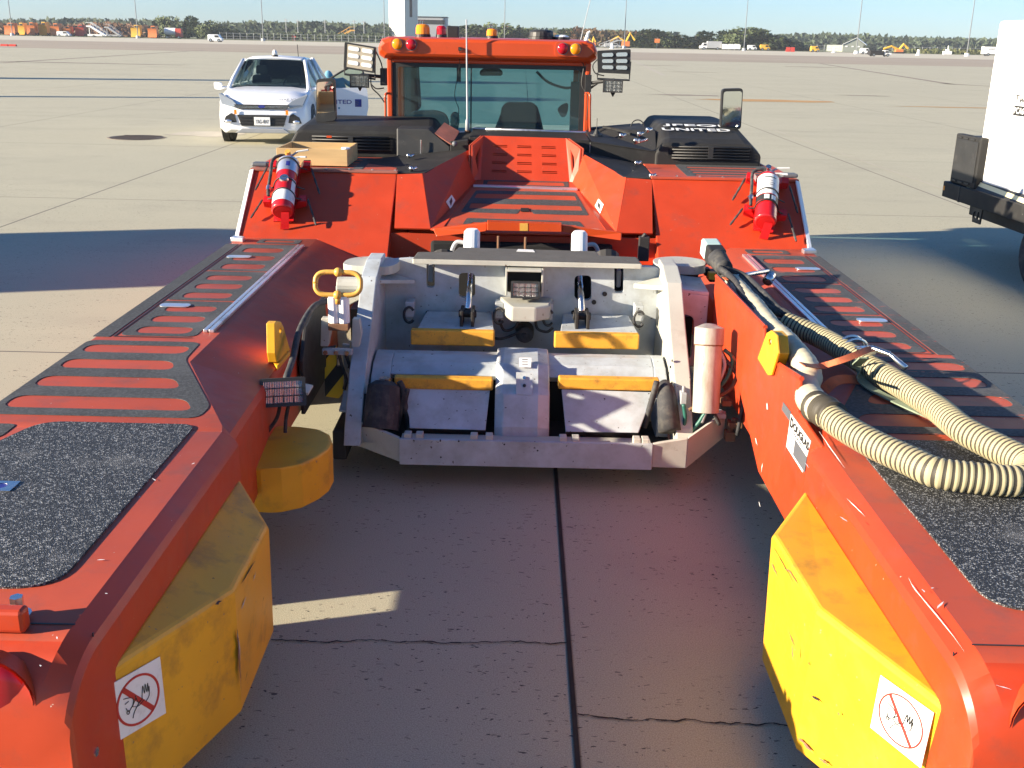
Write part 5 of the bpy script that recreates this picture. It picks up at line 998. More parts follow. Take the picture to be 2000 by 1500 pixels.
# mirrors
def mirror(q, y, nrm, s):
    P = [U(a, b, y=y) for a, b in q]; c = sum(P, V(0, 0, 0))/4; n = Vector(nrm).normalized(); mb = MB()
    mb.slab(rnd([c+(p-c)*1.07 for p in P], .03, 5), (0, .06, 0)); m = mb.build('wing_mirror', 'black', TUG, bevel=.01)
    X = V(1, 0, 0)-n*n.x; Z = V(0, 0, 1)-n*n.z
    mb = MB(); mb.slab(rnd([c+(p-c)*.93+V(0, -.004, 0) for p in P], .025, 5), (0, .002, 0)); g = mb.build('mirror_glass', 'mirror', m)
    mb = MB(); b = P[3].lerp(P[2], .5); mb.tube([b+V(0, .03, .02), b+V(0, .03, -.2), b+V(.1*s, .1, -.3)], .013, 8); mb.build('mirror_stalk', 'black', m)
    return m, g
m1, g1 = mirror([(619, 157), (652, 155), (655, 233), (618, 236)], 9.0, (0, -1, 0), 1); m2, g2 = mirror([(1412, 176), (1450, 175), (1446, 250), (1408, 250)], 9.0, (0, -1, 0), -1)
# turn the mirror glasses slightly so each one looks along the tug's side
def turn(g, ang, tilt=0):
    me = g.data; c = sum((v.co for v in me.vertices), V(0, 0, 0))/len(me.vertices); r = Matrix.Rotation(ang, 3, 'Z') @ Matrix.Rotation(math.radians(tilt), 3, 'X')
    for v in me.vertices: v.co = r @ (v.co-c)+c+V(0, -.012, 0)
turn(g1, math.radians(1.5), 9); turn(g2, math.radians(-6), 2)
# front wheels
for x in (-1.75, 1.78):
    mb = MB(); mb.tube([(x-.2, 9.6, .5), (x-.17, 9.6, .5), (x+.17, 9.6, .5), (x+.2, 9.6, .5)], .5, 28, rads=[.45, .5, .5, .45]); w = mb.build('wheel', 'rubber', TUG); mb = MB(); mb.cyl((x-.21, 9.6, .5), (x+.21, 9.6, .5), .24, n=18); mb.build('rim', 'orange', w)
# ---- cradle ----------------------------------------------------------------------
py6 = lambda a, b: U(a, b, y=6.0)
CR_ = bpy.data.objects.new('wheel_cradle', None)
zb = lambda px, py: py6(px, py)
outer = [py6(757, 508), py6(800, 505), py6(1270, 522), py6(1292, 526), py6(1312, 720), py6(733, 705)]
hole = lambda x0, y0, x1, y1, r=.03: rnd([py6(x0, y0), py6(x1, y0), py6(x1, y1), py6(x0, y1)], r)
mb = MB(); mb.slab(outer, (0, .045, 0), [hole(833, 511, 849, 562, .02), hole(896, 533, 928, 582), hole(1122, 538, 1155, 587), hole(1200, 520, 1218, 572, .02)]); cr = mb.build('wheel_cradle', 'grey', TUG, bevel=.004); tag(cr, 'light grey nose wheel cradle with yellow pads')
for x0, y0, x1, y1 in ((836, 518, 846, 552), (1203, 528, 1214, 562)): mb = MB(); a, b = U(x0, y1, y=6.08), U(x1, y0, y=6.08); mb.box(tuple(a), (b.x, 6.12, b.z)); mb.build('inner_pin', 'bgrey', cr, bevel=.01)
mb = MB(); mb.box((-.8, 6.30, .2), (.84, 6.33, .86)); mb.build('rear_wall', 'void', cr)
# stepped top box
T1 = [U(805, 507, z=.945), U(1254, 517, z=.945), U(1244, 500, z=.955), U(1172, 497, z=.955), U(1165, 486, z=.965), U(895, 478, z=.965), U(885, 490, z=.955), U(815, 490, z=.955)]
zt6 = .95
T1 = [V(p.x, p.y, zt6) for p in T1]
mb = MB(); mb.slab(T1, (0, 0, -.03)); tb = mb.build('top_beam', ['grit', 'greyw'], cr, bevel=.008, seg=3)
for p in tb.data.polygons: p.material_index = 0 if p.normal.z > .8 else 1
mb = MB(); p = U(1025, 489, z=.953); mb.slab([p+V(-.05, -.03, 0), p+V(.06, -.04, 0), p+V(.05, .03, 0), p+V(-.04, .04, 0)], (0, 0, -.002)); mb.build('bird_dropping', 'sticker', tb)
# side cheeks
def cheek(s, prof, x, th=.085):
    mb = MB(); mb.slab([V(x, y, z) for y, z in prof], (th*s, 0, 0), [] ); return mb.build('side_cheek', 'grey' if s < 0 else 'greyw', cr, bevel=.006)  # right cheek off-white: its sunlit look is put into the colour
prof = [(6.045, .955), (5.86, .955), (5.66, .90), (5.42, .70), (5.15, .50), (4.98, .30), (4.92, .19), (6.045, .19)]
cheek(-1, prof, -.775); cheek(1, prof, .815)
mb = MB(); a = ly(748, 553, 5.85); b = ly(810, 547, 5.96); mb.slab([V(-.775, 5.75, .86), V(-.775, 5.99, .86), b], (0, 0, -.02)); mb.build('rib', 'grey', cr)
mb = MB(); mb.slab([V(.815, 5.75, .86), V(.815, 5.99, .86), ly(1238, 554, 5.96)], (0, 0, -.025)); mb.build('rib', 'greyw', cr)
for k in range(9):
    y = 5.22+.05*(k % 5)+.02*(k//5); z = .46-.05*(k % 5)+.12*(k//5); mb = MB(); mb.cyl((.813, y, z), (.808, y, z), .008, n=6); mb.build('bolt_hole', 'ink', cr)
# lamp alcove and lamp
a, b = py6(988, 517), py6(1060, 570)
mb = MB(); mb.box((a.x, 5.88, b.z), (a.x+.012, 6.0, a.z)); mb.box((b.x-.012, 5.88, b.z), (b.x, 6.0, a.z)); mb.box((a.x+.012, 5.86, a.z-.012), (b.x-.012, 6.0, a.z)); mb.build('lamp_hood', 'greyw', cr, bevel=.003); mb = MB(); mb.box((a.x+.012, 5.99, b.z), (b.x-.012, 5.998, a.z-.012)); mb.build('alcove_back', 'hood', cr)
box_lamp(cr, U(1026, 566, y=5.84), .165, .095, .07, 0, -.15, name='work_lamp')
q = [(972, 592), (1080, 594), (1078, 612), (1050, 621), (998, 620), (988, 606)]
z = U(1026, 590, y=5.86).z
mb = MB(); mb.slab([V(U(972, 590, y=5.98).x, 5.99, z), V(U(988, 606, y=5.74).x, 5.82, z), V(U(998, 606, y=5.74).x, 5.74, z), V(U(1048, 606, y=5.74).x, 5.74, z), V(U(1075, 600, y=5.76).x, 5.80, z), V(U(1080, 590, y=5.98).x, 5.99, z)], (0, 0, -.085)); mb.build('nose_stop', 'greyw', cr, bevel=.012)
# scoop roll (horizontal profile) with recesses
pr = [(5.61, .30), (5.61, .49), (5.56, .512), (5.48, .517), (5.38, .50), (5.26, .44), (5.17, .34), (5.13, .25), (5.14, .19), (5.3, .19)]
mb = MB(); xa, xb = -.765, .80; rx = [(-.60, -.11), (.19, .66)]
def rollpart(x0, x1, cut=None):
    P = pr if not cut else [(y, z) for y, z in pr if z > .45 or y > 5.6]+[]
    if cut: P = [(5.61, .30), (5.61, .49), (5.56, .512), (5.48, .517), (5.38, .50), (5.30, .455), (5.34, .42), (5.5, .36)]
    mb.slab([V(x0, y, z) for y, z in P], (x1-x0, 0, 0))
rollpart(xa, -.665); rollpart(-.665, -.09, True); rollpart(-.09, .17); rollpart(.17, .735, True); rollpart(.735, xb)
mb.build('scoop', 'grey', cr, bevel=.006)
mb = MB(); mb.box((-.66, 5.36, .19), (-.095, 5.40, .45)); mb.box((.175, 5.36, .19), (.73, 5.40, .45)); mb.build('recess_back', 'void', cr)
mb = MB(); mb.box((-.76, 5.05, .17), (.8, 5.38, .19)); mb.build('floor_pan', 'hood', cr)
# centre fin with paper label and cover plate
fx0, fx1 = -.075, .145
mb = MB(); prf = [(5.58, .53), (5.30, .52), (5.10, .42), (5.02, .27), (5.02, .2), (5.5, .2)]
mb.loft([[V(fx0-.03, y, z) for y, z in prf], [V(fx0+.01, y-.03, z+.015) for y, z in prf], [V(fx1-.03, y-.03, z+.015) for y, z in prf], [V(fx1+.03, y, z) for y, z in prf]]); fin = mb.build('centre_fin', 'grey', cr, bevel=.008)
n = V(0, -.55, 1).normalized()
def finp(px, py, off=.002):
    P0 = V(0, 5.27, .55); P1 = V(0, 5.07, .435); nn = V(0, -(P0.z-P1.z), P0.y-P1.y).normalized(); return UP(px, py, P0, nn)+nn*off, nn
q = [finp(*a)[0] for a in ((1014, 699), (1038, 699), (1037, 718), (1014, 717))]; mb = MB(); mb.slab(q, finp(0, 0)[1]*-.002); pl = mb.build('paper_label', 'sticker', fin)
mb = MB(); c = sum(q, V(0, 0, 0))/4; A_ = q[1]-q[0]; B_ = q[0]-q[3]
for k in (-.25, .0, .25): mb.slab([c+B_*k-A_*.25+n*.001, c+B_*k+A_*.2+n*.001, c+B_*(k+.08)+A_*.2+n*.001, c+B_*(k+.08)-A_*.25+n*.001], n*-.0005)
mb.build('print', 'inkgrey', pl)
P0 = V(0, 5.07, .435); P1 = V(0, 4.99, .28); nn = V(0, -(P0.z-P1.z), P0.y-P1.y).normalized(); q = [UP(a, b, P0, nn)+nn*.004 for a, b in ((1008, 727), (1040, 728), (1040, 772), (1008, 770))]; mb = MB(); mb.slab(q, nn*-.004); cp = mb.build('cover_plate', 'grey', fin)
for t_ in (.25, .6): c = q[0].lerp(q[1], .5).lerp(q[3].lerp(q[2], .5), t_)+nn*.002; mb = MB(); mb.cyl(c, c+nn*.006, .009, n=8); mb.build('bolt', 'chrome' if t_ < .5 else 'ink', cp)
# yellow pads: upper pair with arms and cylinder rods
for x0, x1, s in ((-.565, -.115, -1), (.20, .655, 1)):
    y = 5.62; x0 = U(802 if s < 0 else 1083, 650, y=y).x; x1 = U(966 if s < 0 else 1249, 655, y=y).x; z1 = .612; mb = MB(); mb.box((x0, y, z1-.088), (x1, y+.05, z1)); pd = mb.build('upper_pad', 'ybar', cr, bevel=.008)
    mb = MB(); mb.slab([V(x0+.035, y+.05, z1-.02), V(x1-.005, y+.05, z1-.02), V(x1-.03, 5.97, z1+.0), V(x0+.06, 5.97, z1+.0)], (0, 0, .02)); mb.box((x0+.06, y+.05, z1-.07), (x0+.09, 5.97, z1-.02)); mb.box((x1-.09, y+.05, z1-.07), (x1-.06, 5.97, z1-.02)); mb.build('pad_arm', 'grey', pd, bevel=.004)
    xr = U(912, 600, y=5.7).x if s < 0 else U(1139, 600, y=5.7).x
    mb = MB(); mb.cyl((xr, 6.2, .86), (xr, 5.80, .69), .018, n=12); mb.build('cylinder_rod', 'chrome', pd, smooth=True)
    mb = MB(); mb.box((xr-.04, 5.70, .61), (xr-.022, 5.86, .70)); mb.box((xr+.022, 5.70, .61), (xr+.04, 5.86, .70)); mb.cyl((xr-.05, 5.78, .67), (xr+.05, 5.78, .67), .022, n=12); mb.build('clevis', 'dark', pd, bevel=.004)
    for q in ((x0-.03, .64), (x1+.02, .645)):
        mb = MB(); mb.tube(smoothpath([V(q[0]+.03*math.cos(a), 5.84, q[1]+.045*math.sin(a)) for a in [PI*.2+k*.55 for k in range(10)]]), .008, 6); mb.build('small_hose', 'rubber', pd, smooth=True)
        mb = MB(); mb.box((q[0]-.025, 5.86, q[1]-.02), (q[0]+.025, 5.96, q[1]+.07)); mb.cyl((q[0], 5.85, q[1]+.03), (q[0], 5.87, q[1]+.03), .014, n=6); mb.build('pad_bracket', 'grey', pd, bevel=.004)
for px, py in ((836, 611), (898, 612), (927, 617), (1181, 574), (1160, 590), (1158, 622), (1120, 610)): p = py6(px, py); mb = MB(); mb.cyl(p+V(0, .002, 0), p-V(0, .006, 0), .014, n=10); mb.build('bolt', 'dark', cr)
mb = MB(); p = U(1025, 653, y=5.9); mb.tube([p+V(0, .1, 0), p, p-V(0, .02, 0)], .05, 16, rads=[.055, .052, .045]); mb.cyl(p-V(0, .02, 0), p-V(0, .04, 0), .015, n=10); mb.build('rubber_plug', 'rubber', cr)
for q in ([(975, 625), (985, 645), (1005, 640), (1015, 622)], [(1045, 622), (1050, 642), (1068, 648), (1080, 640)], [(955, 655), (975, 662), (1000, 655), (1018, 645)]): mb = MB(); mb.tube(smoothpath([U(a, b, y=5.88) for a, b in q]), .009, 6); mb.build('hydraulic_hose', 'rubber', cr, smooth=True)
# lower pads with sloping shields
for (a, b), sh in ((((770, 736), (963, 740)), [(786, 757), (957, 759), (948, 840), (800, 836), (799, 815), (792, 790)]), (((1091, 737), (1288, 744)), [(1097, 760), (1277, 766), (1247, 845), (1105, 843), (1101, 800)])):
    p, q = U(*a, y=5.16), U(*b, y=5.16); mb = MB(); mb.box((p.x, 5.15, p.z-.062), (q.x, 5.21, p.z)); pd = mb.build('lower_pad', 'ybar', cr, bevel=.008)
    P0 = V(0, 5.16, p.z-.06); P1 = V(0, 4.97, .245); nn = V(0, -(P0.z-P1.z), P0.y-P1.y).normalized(); P = [UP(x, y, P0, nn) for x, y in sh]; mb = MB(); mb.slab(P, nn*-.012); mb.build('shield', 'grey', pd, bevel=.003)
    mb = MB(); mb.slab([P[-1 if False else 3]+V(0, 0, -.002), P[2]+V(0, 0, -.002), P[2]+V(0, .04, -.05), P[3]+V(0, .04, -.05)], (0, .01, 0)); mb.build('shield_edge', 'dark', pd)
# front lip bar and wings
yl_ = 4.84
def lp_(px, py, y=yl_): return U(px, py, y=y)
a, b = lp_(780, 910), lp_(1273, 915); zt1 = lp_(780, 858).z
mb = MB(); mb.slab([V(a.x, yl_, .13), V(b.x, yl_, .13), V(b.x, yl_, zt1), V(a.x, yl_, zt1)], (0, .025, 0)); lb = mb.build('front_bar', 'grey', cr, bevel=.004)
mb = MB(); mb.slab([V(a.x, yl_+.025, zt1-.04), V(b.x, yl_+.025, zt1-.04), V(b.x, 5.0, zt1-.04), V(a.x, 5.0, zt1-.04)], (0, 0, .012)); mb.build('bar_shelf', 'greyw', lb)
for px in (795, 818, 925, 955, 1100, 1125, 1245, 1262): p = lp_(px, 856+.02*(px-780)); mb = MB(); mb.box((p.x-.018, yl_+.02, zt1-.02), (p.x+.018, yl_+.07, zt1+.022)); mb.build('lug', 'greyw', lb, bevel=.004)
for px, py in ((860, 861), (896, 862), (861, 893), (985, 868), (1050, 880)): p = lp_(px, py); mb = MB(); mb.cyl(p+V(0, -.001, 0), p+V(0, .01, 0), .005, n=6); mb.build('bolt_hole', 'ink', lb)
mb = MB(); mb.slab([V(a.x-.0, yl_+.01, .14), V(a.x-.0, yl_+.01, zt1), V(-.80, 4.99, .30), V(-.80, 5.0, .16)], (0, .03, 0)); mb.slab([V(-.80, 4.99, .16), V(-.80, 4.99, .30), V(-.82, 5.3, .30), V(-.82, 5.3, .16)], (.02, 0, 0)); mb.build('left_wing', 'greyw', lb, bevel=.004)
mb = MB(); mb.slab([V(b.x, yl_+.01, .14), V(b.x, yl_+.01, zt1), V(.86, 4.87, .29), V(.86, 4.87, .13)], (0, .025, 0)); mb.slab([V(.86, 4.87, .13), V(.86, 4.87, .29), V(1.08, 5.08, .36), V(1.08, 5.08, .22)], (0, .025, 0)); mb.build('right_wing', 'greyw', lb, bevel=.004)
# dark roller left, rubber roller right
mb = MB(); p0, p1 = U(752, 745, y=5.1), U(742, 838, y=5.0); mb.tube([p0, p0.lerp(p1, .1), p1], .07, 16, rads=[.05, .085, .095]); mb.build('left_roller', 'rubber', cr, smooth=False); mb = MB(); mb.tube([p0+V(0, 0, .02), p0+V(0, 0, -.01)], .03, 8); mb.build('roller_cap', 'chrome', cr)
mb = MB(); p0, p1 = U(1300, 752, y=5.12), U(1308, 842, y=4.98); mb.tube([p0+V(0, .04, -.01), p0.lerp(p1, .1), p0.lerp(p1, .3), p1], .05, 18, rads=[.03, .042, .052, .058]); mb.build('right_roller', 'rubber', cr, smooth=True)
for px in (714, 726): mb = MB(); mb.cyl(U(px, 770, y=5.1), U(px+1, 838, y=5.0), .014, n=8); mb.build('pad_actuator', 'dark', cr)
for q in ([(1283, 745), (1275, 775), (1268, 800), (1258, 835)], [(795, 760), (790, 785), (795, 810), (800, 842)], [(780, 745), (788, 765), (783, 800), (773, 842)]): mb = MB(); mb.tube(smoothpath([U(a, b, y=5.08) for a, b in q]), .016, 8); mb.build('pad_hose', 'rubber', cr, smooth=True)
# pivot ears
for px, py, s in ((715, 522, -1), (1318, 522, 1)):
    z = .925; c = U(px, py-10, z=z); mb = MB(); mb.slab(rnd([c+V(-.13, -.10, 0), c+V(.16, -.12, 0), c+V(.2, .1, 0), c+V(.05, .2, 0), c+V(-.12, .12, 0)], .09, 6), (0, 0, -.05)); mb.build('pivot_ear', 'greyw', cr, bevel=.01)
c = U(1343, 530, z=.86); mb = MB(); mb.tube([c-V(0, 0, .12), c-V(0, 0, .02), c, c+V(0, 0, .015)], .07, 18, rads=[.062, .065, .075, .07]); mb.build('black_cap', 'rubber', cr); c = U(712, 533, z=.86); mb = MB(); mb.tube([c-V(0, 0, .08), c, c+V(0, 0, .02)], .07, 16, rads=[.05, .055, .04]); mb.build('rusty_pin', 'tan', cr)
mb = MB(); a = U(1340, 562, y=5.75); mb.slab([V(.87, 5.7, .40), V(1.06, 5.7, .42), V(1.06, 5.7, .82), V(.9, 5.7, .84)], (0, .02, 0), [rnd([V(.90, 5.7, .45), V(.99, 5.7, .45), V(.99, 5.7, .70), V(.90, 5.7, .72)], .04)]); mb.slab([V(.87, 5.7, .84), V(1.06, 5.7, .82), V(1.06, 6.0, .84), V(.87, 6.0, .86)], (0, 0, .02)); mb.build('pivot_bracket', 'grey', cr, bevel=.004)
mb = MB(); mb.slab([V(-1.02, 5.75, .35), V(-.82, 5.75, .35), V(-.82, 5.75, .85), V(-1.02, 5.75, .82)], (0, .02, 0), [rnd([V(-.97, 5.75, .5), V(-.86, 5.75, .5), V(-.86, 5.75, .76), V(-.97, 5.75, .7)], .04)]); mb.cyl((-1.0, 5.7, .84), (-.8, 5.7, .84), .045, n=14); mb.build('pivot_bracket', 'greyw', cr, bevel=.004)
for x_ in (-1.0, .84): mb = MB(); mb.box((x_, 6.1, .1), (x_+.21, 6.6, .6)); mb.build('pivot_block', 'dark', cr)
# rear lift cylinders
for px, py in ((922, 447), (1132, 451)):
    t_ = U(px, py+6, y=6.75); mb = MB(); mb.tube([t_+V(0, 0, .02), t_, t_-V(0, .12, .28)], .05, 16, rads=[.035, .052, .055]); mb.build('lift_cylinder', 'white', cr, smooth=False)
    mb = MB(); s = -1 if px < 1000 else 1; mb.tube(smoothpath([t_+V(.04*s, -.01, -.07), t_+V(.1*s, 0, -.07), t_+V(.13*s, 0, -.13), t_+V(.13*s, 0, -.2)]), .014, 8); mb.build('hydraulic_fitting', 'bgrey', cr, smooth=True)
for px in (868, 1185): mb = MB(); p = U(px, 500, y=6.6); mb.cyl(p-V(0, .1, .1), p, .08, n=14); mb.build('actuator_body', 'dark', cr)
for px, py in ((973, 470), (1026, 472)): mb = MB(); p = U(px, py, y=6.7); mb.cyl(p-V(0, 0, .1), p+V(0, 0, .03), .008, n=6); mb.build('stud', 'tan', cr)
mb = MB(); p = U(1258, 468, y=6.9); mb.box(tuple(p-V(.035, .03, .14)), tuple(p+V(.035, .03, .02))); mb.cyl(p+V(-.02, 0, 0), p+V(.01, 0, .04), .015, n=8); mb.build('limit_switch', 'dark', TUG, bevel=.006)
# tank on the right
p0, p1 = U(1386, 640, y=5.05), U(1378, 805, y=4.95); d = (p1-p0); mb = MB(); mb.tube([p0+d*.0-V(0, 0, -.012), p0, p0+d*.195], .07, 24, rads=[.04, .073, .073]); mb.build('tank_cap', 'tankm', cr, auto=50); mb = MB(); mb.tube([p0+d*.195, p0+d*.21], .07, 24, rads=[.0725, .071]); mb.build('rust_band', 'tan', cr)
mb = MB(); mb.tube([p0+d*.21, p0+d], .07, 24, rads=[.068, .066]); mb.build('oil_tank', 'tankm', cr, auto=40)
for q, m_ in (([(1408, 688), (1415, 715), (1400, 755), (1385, 790), (1370, 825)], 'bgrey'), ([(1415, 683), (1430, 700), (1422, 735), (1400, 762)], 'green'), ([(1428, 695), (1442, 715), (1430, 755), (1398, 778)], 'tan'), ([(1395, 790), (1375, 810), (1365, 825), (1350, 842)], 'green'), ([(1335, 790), (1338, 815), (1334, 843)], 'green'), ([(1345, 800), (1362, 795), (1390, 790)], 'tan'), ([(1402, 690), (1394, 740), (1390, 790), (1405, 830)], 'rubber'), ([(1420, 705), (1452, 760), (1440, 850)], 'rubber')):
    mb = MB(); mb.tube(smoothpath([U(a, b, y=5.0) for a, b in q]), .010, 8); mb.build('hydraulic_hose', m_, cr, smooth=True)
for px, py, w, h in ((1334, 776, .03, .06), (1418, 785, .05, .03), (1405, 810, .06, .025), (1435, 828, .07, .03), (1425, 850, .05, .05)): p = U(px, py, y=5.05); mb = MB(); mb.box(tuple(p-V(w/2, .03, h/2)), tuple(p+V(w/2, .03, h/2))); mb.cyl(p, p+V(0, 0, h), w*.3, n=8); mb.build('valve_fitting', 'bgrey' if px < 1410 else 'tan', cr, bevel=.004)
# left release mechanism: ring handle, cylinder, hazard plate
y = 5.22; c = U(660, 554, y=y); mb = MB(); rr = [(-.115, 0), (-.11, .03), (-.08, .052), (0, .055), (.08, .052), (.11, .03), (.115, 0), (.11, -.03), (.08, -.052), (0, -.055), (-.08, -.052), (-.11, -.03), (-.115, 0)]
mb.tube(smoothpath([c+V(a, b*.35, b) for a, b in rr], 4), .013, 10); mb.sph(c+V(0, .019, .055), .024, 10, 8); mb.sph(c-V(0, .019, .055), .024, 10, 8); mb.cyl(c-V(0, .02, .06), c-V(0, .02, .10), .014, n=10); rg = mb.build('ring_handle', 'goldy', cr, smooth=True)
p = U(662, 578, y=y); mb = MB()
for dx in (-.028, .022): mb.cyl(p+V(dx, 0, .0), p+V(dx, .0, -.14), .03, n=14)
mb.box(tuple(p+V(-.05, -.03, -.005)), tuple(p+V(.045, .03, .005))); mb.build('pneumatic_cylinder', 'white', cr, bevel=.003); mb = MB(); mb.box(tuple(p+V(-.055, -.035, -.175)), tuple(p+V(.05, .035, -.14))); mb.build('cylinder_foot', 'tan', cr, bevel=.004)
for dx in (-.095, .065): mb = MB(); mb.slab([p+V(dx, 0, -.12), p+V(dx+.035, 0, -.12), p+V(dx+.045, 0, -.2), p+V(dx+.03, 0, -.27), p+V(dx-.01, 0, -.27)], (0, .05, 0)); mb.build('mechanism_bracket', 'greyw', cr, bevel=.004)
q0 = p+V(-.02, -.02, -.28); mb = MB(); mb.box(tuple(q0+V(-.075, 0, -.03)), tuple(q0+V(.08, .04, .0))); mb.build('cross_plate', 'grey', cr, bevel=.004)
for dx in (-.055, 0, .055): mb = MB(); mb.cyl(q0+V(dx, -.002, -.015), q0+V(dx, -.01, -.015), .013, n=6); mb.build('bolt', 'chrome', cr)
hz = [U(638, 678, y=5.3), U(657, 674, y=5.3), U(658, 714, y=5.3), U(668, 718, y=5.25), U(668, 772, y=5.25), U(660, 782, y=5.25), U(632, 778, y=5.25), U(632, 722, y=5.25), U(638, 716, y=5.3)]
mb = MB(); mb.slab([V(a.x, 5.28, a.z) for a in hz], (0, .03, 0)); mb.build('hazard_plate', 'hazard', cr, bevel=.004)
mb = MB(); mb.slab([U(690, 650, y=5.35), U(702, 655, y=5.35), U(703, 700, y=5.3), U(692, 770, y=5.3), U(682, 770, y=5.3), U(684, 690, y=5.35)], (0, .03, 0)); mb.slab([U(668, 672, y=5.35), U(682, 674, y=5.35), U(681, 730, y=5.35), U(672, 720, y=5.35)], (0, .03, 0)); mb.build('mechanism_bracket', 'grey', cr, bevel=.004)
mb = MB(); mb.slab([U(662, 800, y=5.05), U(704, 806, y=5.05), U(718, 768, y=5.35), U(672, 765, y=5.35)], (0, 0, -.012)); mb.slab([U(668, 795, y=5.1), U(696, 795, y=5.1), U(682, 764, y=5.22), U(670, 764, y=5.22)], (0, .01, 0)); mb.build('step_plate', 'grey', cr, bevel=.003)
for q in ([(672, 680), (678, 700), (686, 722), (694, 738)], [(662, 690), (668, 715), (676, 740), (672, 760)], [(680, 715), (690, 720), (696, 735), (695, 745)]): mb = MB(); mb.tube(smoothpath([U(a, b, y=5.25) for a, b in q]), .01, 6); mb.build('hydraulic_hose', 'rubber', cr, smooth=True)
p = U(696, 760, y=5.2); mb = MB(); mb.sph(p, .03, 10, 8); mb.cyl(p, p+V(0, 0, .06), .015, n=8); mb.build('valve_fitting', 'bgrey', cr); p = U(695, 740, y=5.2); mb = MB(); mb.cyl(p, p+V(0, 0, .035), .012, n=8); mb.build('orange_fitting', 'cabor', cr)
mb = MB(); mb.box((-.93, 5.0, .08), (-.86, 5.3, .24)); mb.build('leg_block', 'dark', cr, bevel=.01)
mb = MB(); mb.slab([V(-1.075, 4.96, .34), V(-1.075, 5.62, .34), V(-1.075, 5.62, .79), V(-1.075, 5.34, .80), V(-1.075, 5.1, .76), V(-1.075, 4.96, .62)], (.02, 0, 0)); mb.build('shade_plate', 'dark', cr, bevel=.004)  # added dark plate that keeps sun off the scoop and darkens the cavity
